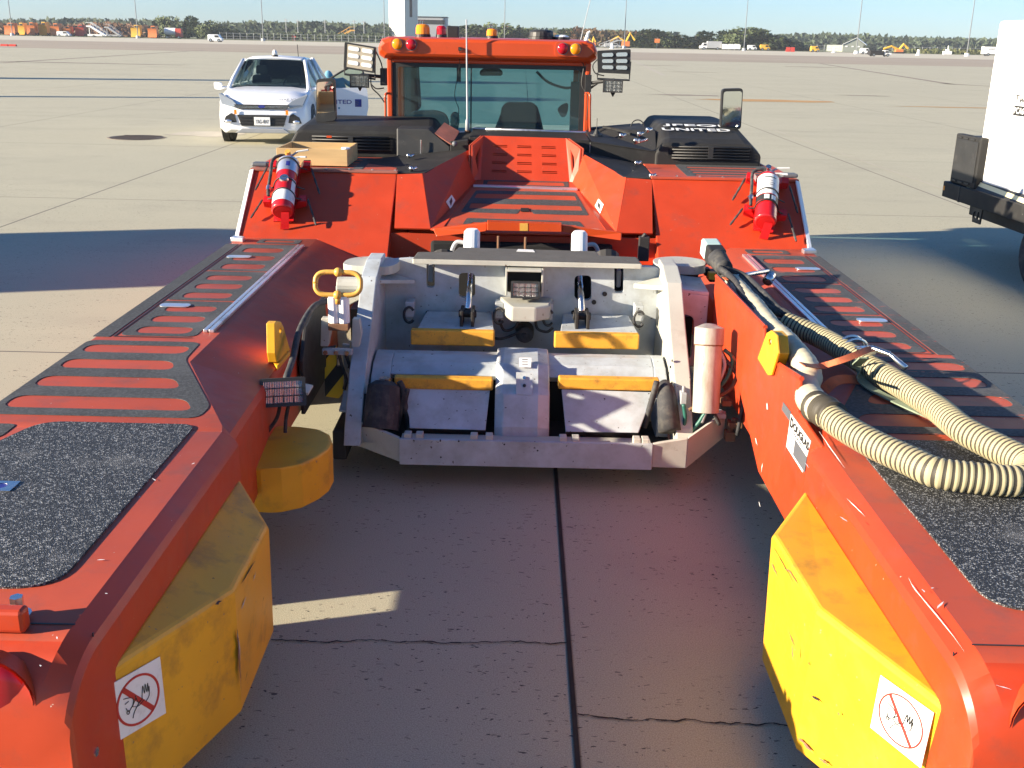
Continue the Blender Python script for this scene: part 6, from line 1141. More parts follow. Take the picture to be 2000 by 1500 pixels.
# ================================================================ THINGS ON THE TUG
NS = V(0, -.4, .53).normalized(); US = V(0, .53, .4).normalized()
def slope(px, py, off=0): return UP(px, py, V(0, 7.27, .8), NS)+NS*off
def extinguisher(s, label, c0, c1, chrome):
    # c0 bottom centre, c1 top centre along the slope
    t = thing('fire_extinguisher', label, 'fire extinguisher', c0, 'fire extinguishers on the rear slopes')
    ax = (c1-c0).normalized(); L = (c1-c0).length; r = .077; sd = ax.cross(NS).normalized()
    P = lambda u, k=0, h=0: c0+ax*u*L+sd*k+NS*h
    mb = MB(); mb.tube([P(-.02), P(0), P(.8), P(.86), P(.9)], r, 24, rads=[r*.86, r, r, r*.8, r*.4]); b = mb.build('cylinder', 'red', t, smooth=False, bevel=.002); [setattr(p, 'use_smooth', len(p.vertices) == 4) for p in b.data.polygons]
    mb = MB(); mb.tube([P(-.022), P(-.015)], r, 20, rads=[r*.6, r*.6]); mb.build('base_ring', 'red', b)
    if not chrome:
        bands = [(.40, .78, 'sticker'), (.28, .385, 'ink')]
    else: bands = [(.60, .84, 'alu'), (.08, .27, 'sticker')]
    for u0, u1, m in bands:
        secs = []
        for u in (u0, u1): secs.append([P(u)+(NS*math.cos(a)+sd*math.sin(a))*(r+.0012) for a in [(-1.5+k*.15) for k in range(21)]])
        mb = MB(); mb.loft(secs, cap=False, closed=False); w = mb.build('label', m, b, smooth=True)
    if not chrome:
        for k, (v, a0, a1, h) in enumerate(((.70, -.5, .6, .02), (.64, -.5, .3, .008), (.60, -.5, .5, .008), (.56, -.4, .4, .008), (.47, -.2, .4, .02))):
            mb = MB(); mb.loft([[P(u)+(NS*math.cos(a)+sd*math.sin(a))*(r+.0028) for a in [a0+(a1-a0)*q/8 for q in range(9)]] for u in (v, v+h)], cap=False, closed=False); mb.build('label_print', 'inkgrey' if k != 3 else 'ink', b)
        for a0 in (-.4, .25):
            mb = MB(); mb.loft([[P(u)+(NS*math.cos(a)+sd*math.sin(a))*(r+.0026) for a in [a0+.45*q/6 for q in range(7)]] for u in (.29, .37)], cap=False, closed=False); mb.build('label_patch', 'sticker', b)
    else:
        c = P(.44, 0, r); mb = MB(); mb.tube([c-NS*.01, c+NS*.008], .035, 16, rads=[.038, .03]); mb.build('buckle', 'chrome', b)
        mb = MB(); mb.loft([[P(u)+(NS*math.cos(a)+sd*math.sin(a))*(r+.0024) for a in [.75+.5*q/6 for q in range(7)]] for u in (.15, .46)], cap=False, closed=False); mb.build('inspection_tag', 'sticker', b)
        mb = MB(); mb.loft([[P(u)+(NS*math.cos(a)+sd*math.sin(a))*(r+.0026) for a in [.0+.35*q/6 for q in range(7)]] for u in (.66, .74)], cap=False, closed=False); mb.build('label_print', 'inkblue', b)
    mb = MB(); mb.tube([P(.88), P(.95)], .02, 12); mb.box(tuple(P(.94)-V(.02, .02, .012)), tuple(P(.94)+V(.02, .02, .025))); v = mb.build('valve', 'chrome', t)
    mb = MB(); mb.tube([P(.95, 0, .0), P(1.0, .06, .03), P(.99, .14, .05)], .008, 6); mb.tube([P(.93, 0, .0), P(.92, .08, .02), P(.86, .13, .05)], .007, 6); mb.build('lever', 'bgrey', v); mb = MB(); mb.cyl(P(.97, -.01, .02), P(.97, -.01, .05), .02, n=14); mb.build('gauge', 'goldy' if chrome else 'chrome', v)
    mb = MB(); mb.tube(smoothpath([P(.94, 0, 0), P(.95, -.06, .02), P(.86, -.115, .02), P(.6, -.115, .02), P(.35, -.115, .02), P(.25, -.11, .01)]), .012, 8); mb.build('hose', 'rubber', t, smooth=True)
    mb = MB(); c = P(.33, -.115, .02); mb.cyl(c, c+ax*.04, .016, n=10); mb.build('nozzle_collar', 'chrome', t)
    # bracket (part of the tug) and straps
    mb = MB()
    for u in (.2, .83):
        for k in (-1, 1): mb.slab([P(u, k*.06, -r-.02), P(u, k*.15, -r+.005), P(u, k*.15, -.02), P(u, k*.10, -.02), P(u, k*.078, -.05)], ax*.06)
    mb.slab([P(-.045, -.005, r*.1), P(-.045, .05, r*.1), P(-.15, .04, -r*1.2), P(-.15, -.02, -r*1.2)], ax*.006); mb.slab([P(-.05, -.07, -r), P(-.05, .07, -r), P(.9, .07, -r), P(.9, -.07, -r)], NS*.01)
    mb.build('extinguisher_bracket', 'red', TUG)
    for u in (.26, .49 if not chrome else .45, .80 if chrome else .26):
        mb = MB(); rr = r+.005; mb.tube([P(u, -.13, -.03)]+[P(u-.05+.05*math.cos(a))+(NS*math.cos(a)+sd*math.sin(a))*rr for a in [-1.5+k*.25 for k in range(13)]]+[P(u-.02, .13, -.03)], .005, 6); mb.build('rubber_strap', 'rubber', t)
    for k, u, l in ((-1, .25, -.14), (1, .26, -.22), (-1, .84, -.2), (1, .8, -.22)):
        mb = MB(); pts_ = [P(u, k*.14, -.03)+V(k*.02, 0, 0)]
        for q in range(6): pts_.append(pts_[-1]+ax*(l/6)/L*L+sd*(k*.012)+NS*-.006)
        mb.tube(pts_, .007, 6, rads=[.006+.003*(q % 2) for q in range(7)]); mb.build('strap_tail', 'rubber', t)
    return t
extinguisher(-1, 'red fire extinguisher with a dull chrome upper band strapped to the left orange slope', slope(556, 432, .10), slope(571, 322, .10), True)
extinguisher(1, 'red fire extinguisher with a white label strapped to the right orange slope', slope(1489, 452, .10), slope(1496, 352, .10), False)
# wooden tray
zt0 = 1.222; a = U(541, 322, z=zt0); b = U(680, 324, z=zt0); h = .125; dy = .50
t = thing('wooden_tray', 'shallow open plywood tray resting on the left tread plate in front of the hood', 'tray', (a.x, a.y, zt0)); w = b.x-a.x
rt = Matrix.Rotation(math.radians(.5), 3, 'Z'); o3 = V(a.x, a.y, zt0)
def wb(p, q, nm): mb = MB(); mb.box(tuple(o3+V(*p)), tuple(o3+V(*q))); mb.build(nm, 'wood', t, bevel=.002)
wb((0, 0, 0), (w, .014, h), 'front_board'); wb((0, dy, 0), (w, dy+.014, h), 'back_board'); wb((0, .014, 0), (.014, dy, h), 'side_board'); wb((w-.014, .014, 0), (w, dy, h), 'side_board'); wb((.014, .014, 0), (w-.014, dy, .01), 'bottom_board')
p = o3+V(w-.015, .03, h); mb = MB(); mb.tube([p, p+V(0, 0, .012)], .03, 14, rads=[.035, .03]); tag(mb.build('paper_cup_lid', 'white'), 'small white round lid on the right front corner of the wooden tray', 'lid')
# ---- duct hose -----------------------------------------------------------------
hc = [U(1536, 628, z=.90), U(1600, 655, z=.88), U(1650, 683, z=.875), U(1700, 714, z=.868), U(1760, 750, z=.866), U(1830, 795, z=.866), U(1900, 836, z=.866), U(1960, 868, z=.866), U(2010, 893, z=.868), U(2035, 912, z=.868), U(2020, 934, z=.868), U(1975, 935, z=.868), U(1920, 930, z=.868), U(1850, 920, z=.868), U(1780, 898, z=.868), U(1710, 866, z=.868), U(1650, 832, z=.87), U(1612, 805, z=.875)]
HOSE = thing('duct_hose', 'cream and black ribbed air hose looped over the right rear arm', 'hose', hc[5])
def ribbed(name, path, r, pitch, mats, par, amp=.055):
    st = pitch/5; pts = resample(smoothpath(path, 24), st); n = len(pts); rads = [r*(1+amp*(1 if i % 5 in (1, 2) else -1)*.5) for i in range(n)]
    mb = MB(); mb.tube(pts, r, 20, rads=rads, mif=lambda i: 0 if i % 5 < 3 else 1); return mb.build(name, mats, par, smooth=True)
hc = [p-V(.035, 0, .006) if i > 5 and i < 14 else p-V(0, 0, .006) for i, p in enumerate(hc)]
ribbed('ribbed_section', hc, .050, .0215, ['cream', 'hoseblk'], HOSE)
sleeve = [U(1662, 684, z=.875), U(1682, 697, z=.873), U(1700, 712, z=.87)]
wc = [U(1602, 800, z=0.875), U(1582, 778, z=0.865), U(1575, 755, z=0.855), U(1580, 735, z=0.875), U(1574, 718, z=0.890), U(1562, 698, z=0.905), U(1532, 666, z=0.915), U(1500, 635, z=0.915), U(1482, 610, z=0.905), U(1461, 586, z=0.895), U(1445, 568, z=0.885), U(1432, 552, z=0.875)]
pts_ = resample(smoothpath(wc, 20), .012); rads = [.053*(1+.03*math.sin(i*1.9)+.03*math.sin(i*.63)-.10*(i/len(pts_))+.04*math.sin(i*.21)) for i in range(len(pts_))]
mb = MB(); mb.tube(pts_, .06, 20, rads=rads); mb.build('smooth_section', 'duct', HOSE, smooth=True)
pts_ = resample(smoothpath([U(1592, 793, z=.87), U(1610, 803, z=.873), U(1628, 815, z=.873)], 12), .006); mb = MB(); mb.tube(pts_, .07, 20, rads=[.058+R.uniform(-.003, .004) for _ in pts_]); mb.build('taped_joint', 'hoseblk', HOSE, smooth=True)
# gland, boot and cables
CAB_ = thing('power_cable_bundle', 'bundle of black cables leaving a pale green plug beside the right slope', 'cable', U(1400, 510, z=.95))
p0 = U(1388, 486, z=1.0); p1 = U(1412, 520, z=.95); p2 = U(1424, 543, z=.90)
d = (p1-p0).normalized(); X_ = d.cross(V(0, 0, 1)).normalized(); Z_ = X_.cross(d).normalized()
def bx_(c, l, w_, h_, par, nm, mat): mb = MB(); mb.loft([[c+X_*a*w_+Z_*b*h_ for a, b in ((-.5, -.5), (.5, -.5), (.5, .5), (-.5, .5))], [c+d*l+X_*a*w_+Z_*b*h_ for a, b in ((-.5, -.5), (.5, -.5), (.5, .5), (-.5, .5))]]); return mb.build(nm, mat, par, bevel=.012)
bx_(p0-d*.05, .10, .10, .10, CAB_, 'plug', 'teal'); bx_(p0+d*.05, .10, .10, .10, CAB_, 'plug_body', 'hood')
mb = MB(); pts_ = resample([p0+d*.14, p0+d*.30], .012); mb.tube(pts_, .05, 16, rads=[.055+.004*(i % 2)-.0008*i for i in range(len(pts_))]); mb.build('boot', 'rubber', CAB_, smooth=True)
e0 = p0+d*.28
for k, q in enumerate(([(1440, 545), (1468, 582), (1490, 610), (1520, 628), (1545, 632)], [(1448, 545), (1480, 580), (1508, 606), (1532, 615), (1545, 622)], [(1455, 540), (1490, 572), (1518, 602), (1535, 612), (1548, 618)], [(1434, 548), (1455, 585), (1482, 618), (1515, 638), (1545, 640)])):
    mb = MB(); P = [e0+X_*(.02*(k-1.5))] + [U(a, b, z=.885+.012*k) for a, b in q]; P[-1].z = .9; mb.tube(smoothpath(P, 10), .019, 10); mb.build('cable', 'rubber', CAB_, smooth=True)
mb = MB(); P = [e0-Z_*.02, U(1430, 548, z=.86), U(1445, 562, z=.84)]; mb.tube(smoothpath(P), .04, 14, rads=None); mb.build('sleeve', 'rubber', CAB_, smooth=True)
mb = MB(); p = U(1402, 538, z=.84); mb.box(tuple(p-V(.06, .06, .03)), tuple(p+V(.05, .06, .03))); mb.box(tuple(p+V(-.085, -.03, .0)), tuple(p+V(-.05, .04, .045))); o = mb.build('connector_block', 'black', CAB_, bevel=.008)
mb = MB(); p = U(1390, 538, z=.86); mb.box(tuple(p-V(.02, .03, .02)), tuple(p+V(.02, .03, .02))); mb.build('yellow_terminal', 'yplow', CAB_, bevel=.004)
# clamp with chrome bolt over the cables, short orange strap
mb = MB(); a, b = U(1425, 542, z=.91), U(1500, 530, z=.90); mb.tube([a, a.lerp(b, .3), b], .01, 8, rads=[.006, .014, .014]); mb.cyl(b-V(.01, .05, .05), b+V(.02, .0, -.02), .03, n=12); o = tag(mb.build('ratchet_buckle', 'chrome', smooth=True), 'chrome ratchet buckle lying across the black cables by the hinge rail', 'buckle')
def ribbon(name, pts, w, mat, th=.003, up=None):
    pts = smoothpath(pts, 6); mb = MB(); secs = []
    for i, p in enumerate(pts):
        dd = (pts[min(i+1, len(pts)-1)]-pts[max(i-1, 0)]).normalized(); n_ = Vector(up) if up else V(0, 0, 1); sd = dd.cross(n_).normalized(); nn = sd.cross(dd)
        secs.append([p-sd*w/2, p+sd*w/2, p+sd*w/2+nn*th, p-sd*w/2+nn*th])
    mb.loft(secs); return mb.build(name, mat)
tag(ribbon('webbing_strap', [U(1418, 542, z=.90), U(1430, 552, z=.90), U(1440, 562, z=.89)], .045, 'strap'), 'short orange webbing end wrapped over the top of the chute wall', 'strap')
tag(ribbon('webbing_strap', [U(1566, 712, x=1.085), U(1600, 716, z=.915), U(1640, 705, z=.94), U(1672, 693, z=.955), U(1700, 682, z=.955), U(1716, 683, z=.94)], .03, 'strap', up=(0, -.6, .8)), 'long orange webbing strap pulled tight over both hoses', 'strap')
tag(ribbon('webbing_strap', [U(1610, 762, z=.80), U(1630, 745, z=.83), U(1655, 741, z=.82), U(1690, 745, z=.81)], .045, 'strap', up=(.3, -.5, .8)), 'folded loose orange strap end lying under the ribbed hose', 'strap')
tag(ribbon('webbing_strap', [U(1562, 803, z=.79)+V(0, 0, 0), U(1590, 790, z=.79), U(1625, 778, z=.80)], .03, 'strap'), 'flat orange strap piece on the deck below the white duct', 'strap')
# ratchet over the ribbed hose
c = U(1695, 688, z=.935); rr = .06; RT = thing('ratchet_buckle', 'chrome ratchet buckle tightening the strap on top of the ribbed hose', 'buckle', c)
WORLD.add('ratchet_buckle'); mb = MB()
q0, q1 = U(1660, 680, z=.872), U(1690, 702, z=.872); hd = (q1-q0).normalized(); hs = hd.cross(V(0, 0, 1)).normalized()
for off in (0, .05):
    ring = [q0+hd*(off+.01)+(hs*math.cos(a)+V(0, 0, 1)*math.sin(a))*rr for a in [-.3+k*.25 for k in range(16)]]
    mb.tube(ring, .006, 6); mb.build('wire_band', 'chrome', RT); mb = MB()
mb.tube([c+V(-.04, .02, .005), c+V(.02, -.01, .02), c+V(.07, -.07, .012), c+V(.11, -.15, -.02)], .010, 8, rads=[.008, .012, .009, .013]); mb.tube([c+V(-.04, .05, .005), c+V(.02, .02, .02), c+V(.08, -.04, .01)], .007, 6); mb.build('lever', 'chrome', RT, smooth=True); mb = MB(); mb.box(tuple(c+V(-.03, -.02, -.005)), tuple(c+V(.03, .03, .02))); mb.build('spool', 'chrome', RT, bevel=.004)
ro = thing('green_sling', 'faded green sling passing under the hose with metal hooks at its end', 'sling', U(1760, 800, z=.81)); g = ribbon('webbing', [U(1688, 700, z=.935), U(1672, 718, z=.87), U(1682, 742, z=.82), U(1705, 762, z=.812), U(1760, 790, z=.812), U(1820, 817, z=.812), U(1870, 840, z=.812), U(1905, 856, z=.812)], .04, 'rope', .006); g.parent = ro; g.matrix_parent_inverse = parent_inv(ro); [m for m in ()]
mb = MB()
for k in range(4): a = U(1907+k*14, 858+k*8, z=.815); mb.tube([a+V(.02*math.cos(t_), .014*math.sin(t_), .004*math.sin(t_*2)) for t_ in [2*PI*q/10 for q in range(11)]], .004, 6)
a = U(1952, 878, z=.815); mb.tube(smoothpath([a, a+V(.03, -.01, .0), a+V(.05, -.03, 0), a+V(.03, -.04, 0)]), .005, 6); mb.build('hook_chain', 'chrome', ro, smooth=True)
# ================================================================ WHITE CAR
def car():
    t = thing('white_car', 'white compact SUV with its driver door open, facing the tug, on the left', 'car', (0, 0, 0)); L = 4.5; hw = .92
    def sec(y, z0, zb, w, k=.9, zc=None):
        zc = zc or (z0+zb)/2; return [V(-w*k, y, z0), V(w*k, y, z0), V(w, y, z0+.10), V(w*1.0, y, zc), V(w*.97, y, zb-.05), V(w*.90, y, zb), V(w*.5, y, zb+.03), V(-w*.5, y, zb+.03), V(-w*.90, y, zb), V(-w*.97, y, zb-.05), V(-w*1.0, y, zc), V(-w, y, z0+.10)]
    mb = MB(); mb.loft([sec(0, .36, .62, .68), sec(.02, .30, .68, .74), sec(.10, .24, .76, .85), sec(.22, .22, .90, .90), sec(.42, .22, .98, .92), sec(.8, .25, 1.04, .925), sec(1.15, .28, 1.09, .93), sec(2.2, .28, 1.10, .93), sec(3.6, .28, 1.13, .93), sec(4.3, .3, 1.15, .88), sec(4.45, .35, 1.05, .8)]); b = mb.build('body', 'carwhite', t, auto=32, bevel=.02)
    mb = MB(); gh = lambda y, z, w: [V(-w, y, z), V(w, y, z)]
    # greenhouse: roof and glass
    S_ = [(1.05, 1.06, .80, 1.09), (1.95, 1.66, .62, 1.12), (2.6, 1.69, .62, 1.12), (3.5, 1.66, .60, 1.13), (4.25, 1.16, .72, 1.13)]
    roofp = [[V(-w-.02, y, z-.04), V(-w+.06, y, z), V(0, y, z+.03), V(w-.06, y, z), V(w+.02, y, z-.04)] for y, z, w, _ in S_[1:4]]
    mb.loft(roofp, cap=False, closed=False); rf = mb.build('roof', 'carwhite', t, smooth=True); sm = rf.modifiers.new('s', 'SOLIDIFY'); sm.thickness = .04
    mb = MB(); mb.add([(-.78, 1.02, 1.07), (.78, 1.02, 1.07), (.60, 1.93, 1.64), (-.60, 1.93, 1.64)], [(0, 1, 2, 3)]); mb.build('windscreen', 'carglass', t)
    for s in (-1, 1):
        mb = MB(); 
        for tp_, w_ in (([(s*.83, .98, 1.06), (s*.78, 1.3, 1.27), (s*.66, 1.9, 1.62)], .04), ([(s*.86, 2.35, 1.1), (s*.67, 2.3, 1.63)], .035), ([(s*.86, 3.3, 1.1), (s*.66, 3.25, 1.63)], .035), ([(s*.82, 4.25, 1.15), (s*.62, 3.5, 1.62)], .06)): mb = MB(); mb.tube(tp_, w_, 8); mb.build('pillar', 'carwhite', t, smooth=True)
        mb = MB(); mb.add([(s*.86, 1.25, 1.1), (s*.86, 4.1, 1.13), (s*.65, 3.5, 1.61), (s*.65, 1.95, 1.61)], [(0, 1, 2, 3)]); mb.build('side_window', 'carglass', t)
        mb = MB(); mb.slab(rnd([V(s*.98, .98, 1.03), V(s*1.13, 1.0, 1.04), V(s*1.14, 1.0, 1.19), V(s*.98, .98, 1.17)], .04), (0, .12, 0)); mb.tube([(s*.88, 1.1, 1.08), (s*1.0, 1.05, 1.07)], .03, 6); mb.build('door_mirror', 'carwhite', t, bevel=.02)
        # headlamp, fog recess
        mb = MB(); mb.slab([V(s*.50, .0, .80), V(s*.56, .0, .74), V(s*.82, .06, .80), V(s*.90, .26, .99), V(s*.86, .28, 1.0), V(s*.60, .10, .88)], (0, .10, .0)); h = mb.build('headlamp', 'headlamp', t, bevel=.01)
        mb = MB(); mb.slab([V(s*.52, -.012, .45), V(s*.78, .0, .44), V(s*.74, .0, .56), V(s*.62, -.01, .63), V(s*.55, -.012, .6)], (0, .06, 0)); f = mb.build('fog_recess', 'black', t); mb = MB(); mb.sph((s*.68, -.02, .47), .055, 12, 8, sc=(1.3, .6, .7)); mb.build('fog_lamp', 'reflector', f, smooth=True)
        for y in (.85, 3.6):
            mb = MB(); x0, x1 = s*.72, s*.94; mb.tube([(x0, y, .35), (s*.74, y, .35), (s*.92, y, .35), (x1, y, .35)], .35, 24, rads=[.31, .35, .35, .31]); w = mb.build('wheel', 'rubber', t); mb = MB(); mb.cyl((s*.90, y, .35), (s*.945, y, .35), .22, n=16); mb.build('rim', 'chrome', w)
            mb = MB(); mb.tube([(s*.80, y, .38), (s*.931, y, .38)], .41, 24); mb.build('wheel_arch', 'black', t)
    mb = MB(); mb.slab([V(-.50, -.015, .72), V(.50, -.015, .72), V(.55, -.01, .80), V(-.55, -.01, .80)], (0, .05, 0)); g = mb.build('upper_grille', 'black', t)
    for z in (.74, .765): mb = MB(); mb.box((-.52, -.022, z), (.52, -.01, z+.008)); mb.build('chrome_bar', 'chrome', g)
    mb = MB(); mb.tube([(0, -.02, .765), (0, -.035, .765)], .07, 20); bdg = mb.build('oval_badge', 'inkblue', t)
    for v in bdg.data.vertices: v.co.z = .765+(v.co.z-.765)*.42
    mb = MB(); mb.slab([V(-.42, -.03, .38), V(.42, -.03, .38), V(.50, -.02, .60), V(-.50, -.02, .60)], (0, .06, 0)); g = mb.build('lower_grille', 'black', t)
    for z in (.42, .48, .54): mb = MB(); mb.box((-.45, -.038, z), (.45, -.03, z+.012)); mb.build('grille_slat', 'hood', g)
    mb = MB(); mb.slab([V(-.56, -.02, .24), V(.56, -.02, .24), V(.42, -.035, .33), V(-.42, -.035, .33)], (0, .05, 0)); mb.build('skid_plate', 'bgrey', t, bevel=.01)
    mb = MB(); mb.box((-.16, -.05, .395), (.16, -.04, .56)); pl = mb.build('licence_plate', 'white', t, bevel=.004); text('plate_text', 'YAG-4847', 'ink', (-.13, -.0505, .435), (1, 0, 0), (0, 0, 1), .075, .26, pl, lift=.002)
    for x in (-.53, .50): mb = MB(); mb.box((x-.025, -.03, .61), (x+.025, -.02, .70)); mb.build('amber_reflector', 'amber', t)
    text('hood_lettering', 'NAE V23', 'inkgrey', (.34, .13, .87), (1, .2, 0), (0, .5, .5), .05, .38, t, lift=.02); text('hood_lettering', 'NAE V23', 'lampwhite', (-.74, .22, .90), (1, -.1, 0), (0, .5, .5), .04, .3, t, lift=.02)
    mb = MB(); mb.cyl((-.02, 2.15, 1.70), (-.02, 2.15, 1.73), .07, n=14); k = mb.build('roof_beacon', 'black', t); mb = MB(); mb.tube([(-.02, 2.15, 1.73), (-.02, 2.15, 1.80), (-.02, 2.15, 1.84)], .06, 12, rads=[.06, .05, .02]); mb.build('lens', 'sticker', k, smooth=True)
    mb = MB(); mb.cyl((.35, 3.2, 1.68), (.35, 3.1, 1.95), .008, n=5); mb.build('antenna', 'black', t)
    # interior
    for x in (-.38, .38): mb = MB(); mb.slab(rnd([V(x-.24, 2.3, .6), V(x+.24, 2.3, .6), V(x+.2, 2.45, 1.3), V(x-.2, 2.45, 1.3)], .08), (0, .12, 0)); mb.slab(rnd([V(x-.12, 2.45, 1.32), V(x+.12, 2.45, 1.32), V(x+.11, 2.48, 1.5), V(x-.11, 2.48, 1.5)], .04), (0, .1, 0)); mb.build('seat', 'seat', t, bevel=.02)
    mb = MB(); mb.box((-.78, 1.2, .8), (.78, 1.6, 1.10)); mb.build('dashboard', 'seat', t, bevel=.05); mb = MB(); mb.tube([V(.38+.18*math.cos(a), 1.75+.05*math.sin(a), 1.12+.17*math.sin(a)) for a in [2*PI*k/18 for k in range(19)]], .014, 6); mb.build('steering_wheel', 'black', t, smooth=True)
    mb = MB(); mb.slab([V(-.7, 4.2, .4), V(.7, 4.2, .4), V(.6, 3.6, 1.6), V(-.6, 3.6, 1.6)], (0, .05, 0)); mb.build('rear_interior', 'void', t)
    # open door
    h0 = V(.93, 1.35, 0); dr = V(math.cos(math.radians(8)), math.sin(math.radians(8)), 0); nn = V(dr.y, -dr.x, 0)
    q = lambda u, z, o=0: h0+dr*u+V(0, 0, z)+nn*o
    mb = MB(); mb.slab(rnd([q(.0, .36), q(1.05, .40), q(1.12, .7), q(1.10, 1.10), q(.02, 1.08)], .06), nn*-.09); d_ = mb.build('open_door', 'carwhite', t, bevel=.015)
    mb = MB(); mb.tube([q(.02, 1.1, -.05), q(.55, 1.42, -.05), q(.75, 1.52, -.05), q(1.0, 1.52, -.05), q(1.10, 1.1, -.05)], .022, 6); mb.build('window_frame', 'black', d_); mb = MB(); v_ = [q(.05, 1.1, -.05), q(.55, 1.41, -.05), q(.75, 1.51, -.05), q(.99, 1.51, -.05), q(1.08, 1.1, -.05)]; mb.add(v_, [(0, 1, 2, 3, 4)]); mb.build('door_window', 'doorglass', d_)
    text('door_lettering', 'UNITED', 'inkblue', q(.18, .76, .0), dr, (0, 0, 1), .085, .58, d_, lift=.012, bold=.01)
    mb = MB(); mb.slab([q(.83, .70, .008), q(.97, .70, .008), q(.97, .86, .008), q(.83, .86, .008)], nn*-.006); e = mb.build('square_emblem', 'inkblue', d_); mb = MB()
    for k in range(3): mb.slab([q(.83, .72+k*.04, .010), q(.90+.015*k, .75+k*.04, .010), q(.905+.015*k, .765+k*.035, .010), q(.83, .735+k*.04, .010)], nn*-.002)
    mb.build('emblem_arcs', 'inkgrey', e)
    return t
cr_ = car(); cr_.location = (-5.26, 21.9, 0); cr_.rotation_euler = (0, 0, math.radians(4))
# driver standing half hidden behind the open door, light blue shirt
def person():
    me = bpy.data.meshes.new('person'); J = {'pel': (0, 0, .95, .15), 'ab': (0, -.02, 1.12, .13), 'ch': (0, -.08, 1.35, .16), 'nk': (0, -.12, 1.5, .06), 'hd0': (0, -.15, 1.6, .075), 'hd': (0, -.16, 1.68, .09), 'hd2': (0, -.15, 1.76, .06),
        'hl': (-.1, 0, .88, .1), 'kl': (-.11, -.02, .5, .065), 'al': (-.11, .03, .1, .045), 'fl': (-.12, -.12, .05, .04), 'hr': (.1, 0, .88, .1), 'kr': (.12, -.03, .5, .065), 'ar': (.12, .02, .1, .045), 'fr': (.13, -.13, .05, .04),
        'sl': (-.19, -.08, 1.4, .065), 'el': (-.27, -.12, 1.14, .045), 'wl': (-.26, -.3, 1.02, .03), 'gl': (-.25, -.38, 1.0, .035), 'sr': (.19, -.08, 1.4, .065), 'er': (.28, -.1, 1.14, .045), 'wr': (.27, -.26, 1.0, .03), 'gr': (.26, -.34, .98, .035)}
    E_ = 'pel-ab ab-ch ch-nk nk-hd0 hd0-hd hd-hd2 pel-hl hl-kl kl-al al-fl pel-hr hr-kr kr-ar ar-fr ch-sl sl-el el-wl wl-gl ch-sr sr-er er-wr wr-gr'.split(); K = list(J)
    me.from_pydata([J[k][:3] for k in K], [(K.index(a), K.index(b)) for a, b in (e.split('-') for e in E_)], []); o = bpy.data.objects.new('person', me); COL.objects.link(o)
    sk = o.modifiers.new('skin', 'SKIN'); o.modifiers.new('sub', 'SUBSURF').levels = 2; o.modifiers['sub'].render_levels = 2
    for i, k in enumerate(K): me.skin_vertices[0].data[i].radius = (J[k][3], J[k][3])
    me.skin_vertices[0].data[0].use_root = True; M['shirt'] = paint('blue_shirt', (.12, .30, .42), .8, bump=0); me.materials.append(M['shirt']); return o
pr_ = tag(person(), 'person in a light blue shirt leaning in behind the open car door', 'person'); pr_.location = (-3.30, 24.0, .0); pr_.rotation_euler = (0, -.62, .3)
# ================================================================ GROUND AIR UNIT (right edge)
za = .745; c0 = U(1843, 353, z=za); c1 = U(2000, 402, z=za); ax = (c1-c0); ax.z = 0; ax.normalize(); ay = V(-ax.y, ax.x, 0)
if ay.y < 0: ay = -ay
UNIT = thing('air_unit_trailer', 'white ground air unit on a black trailer frame at the right edge', 'air unit trailer', (c0.x, c0.y, 0))
B = lambda u, v, z: V(c0.x, c0.y, 0)+ax*u+ay*v+V(0, 0, z)
def ub(u0, v0, z0, u1, v1, z1, nm, mat, par=UNIT, bev=.01): mb = MB(); mb.loft([[B(u0, v0, z0), B(u1, v0, z0), B(u1, v1, z0), B(u0, v1, z0)], [B(u0, v0, z1), B(u1, v0, z1), B(u1, v1, z1), B(u0, v1, z1)]]); return mb.build(nm, mat, par, bevel=bev)
fr_ = ub(0, 0, za-.17, 4.2, .12, za, 'frame', 'hood'); ub(0, 1.9, za-.17, 4.2, 2.0, za, 'frame_rail', 'hood', fr_); ub(0, .121, za-.16, .14, 1.9, za-.01, 'end_beam', 'hood', fr_); ub(.42, -.006, za-.175, .45, .13, za+.004, 'frame_joint', 'black', fr_); ub(.02, -.004, za-.10, .06, .0, za-.05, 'amber_reflector', 'amber', fr_)
# find where the white cabinet starts on the frame
def uof(px, py, z): p = U(px, py, z=z)-V(c0.x, c0.y, 0); return p.dot(ax), p.dot(ay)
ubx = uof(1937, 366, za)[0]
wb_ = ub(ubx+.02, .10, za+.02, 4.0, 1.9, 2.43, 'cabinet', 'white', UNIT, .03)
mb = MB(); mb.loft([[B(ubx, .03, za+.001), B(4.0, .03, za+.001), B(4.0, .09, za+.001), B(ubx, .09, za+.001)], [B(ubx, .08, za+.08), B(4.0, .08, za+.08), B(4.0, .095, za+.08), B(ubx, .095, za+.08)]]); mb.build('hazard_strip', 'hazard2', UNIT)
def ubz(u, z, o=0): return B(u, .10-o, z)
for px, py in ((1985, 117), (1966, 227), (1946, 330)):
    w = ray(px, py); P0 = B(0, .10, 0); p = UP(px, py, P0, ay); rel = p-V(c0.x, c0.y, 0); u = rel.dot(ax); mb = MB(); mb.loft([[B(u, .085, p.z-.04), B(u+.05, .085, p.z-.04), B(u+.05, .10, p.z-.04), B(u, .10, p.z-.04)], [B(u, .085, p.z+.05), B(u+.05, .085, p.z+.05), B(u+.05, .10, p.z+.05), B(u, .10, p.z+.05)]]); mb.build('door_hinge', 'bgrey', wb_, bevel=.004)
def pxu(px, py): p = UP(px, py, B(0, .10, 0), ay); return (p-V(c0.x, c0.y, 0)).dot(ax), p.z
u, z = pxu(1982, 200); text('lettering', 'Twin', 'ink', B(u, .10, z), ax, (0, 0, 1), .075, .3, wb_, lift=.004)
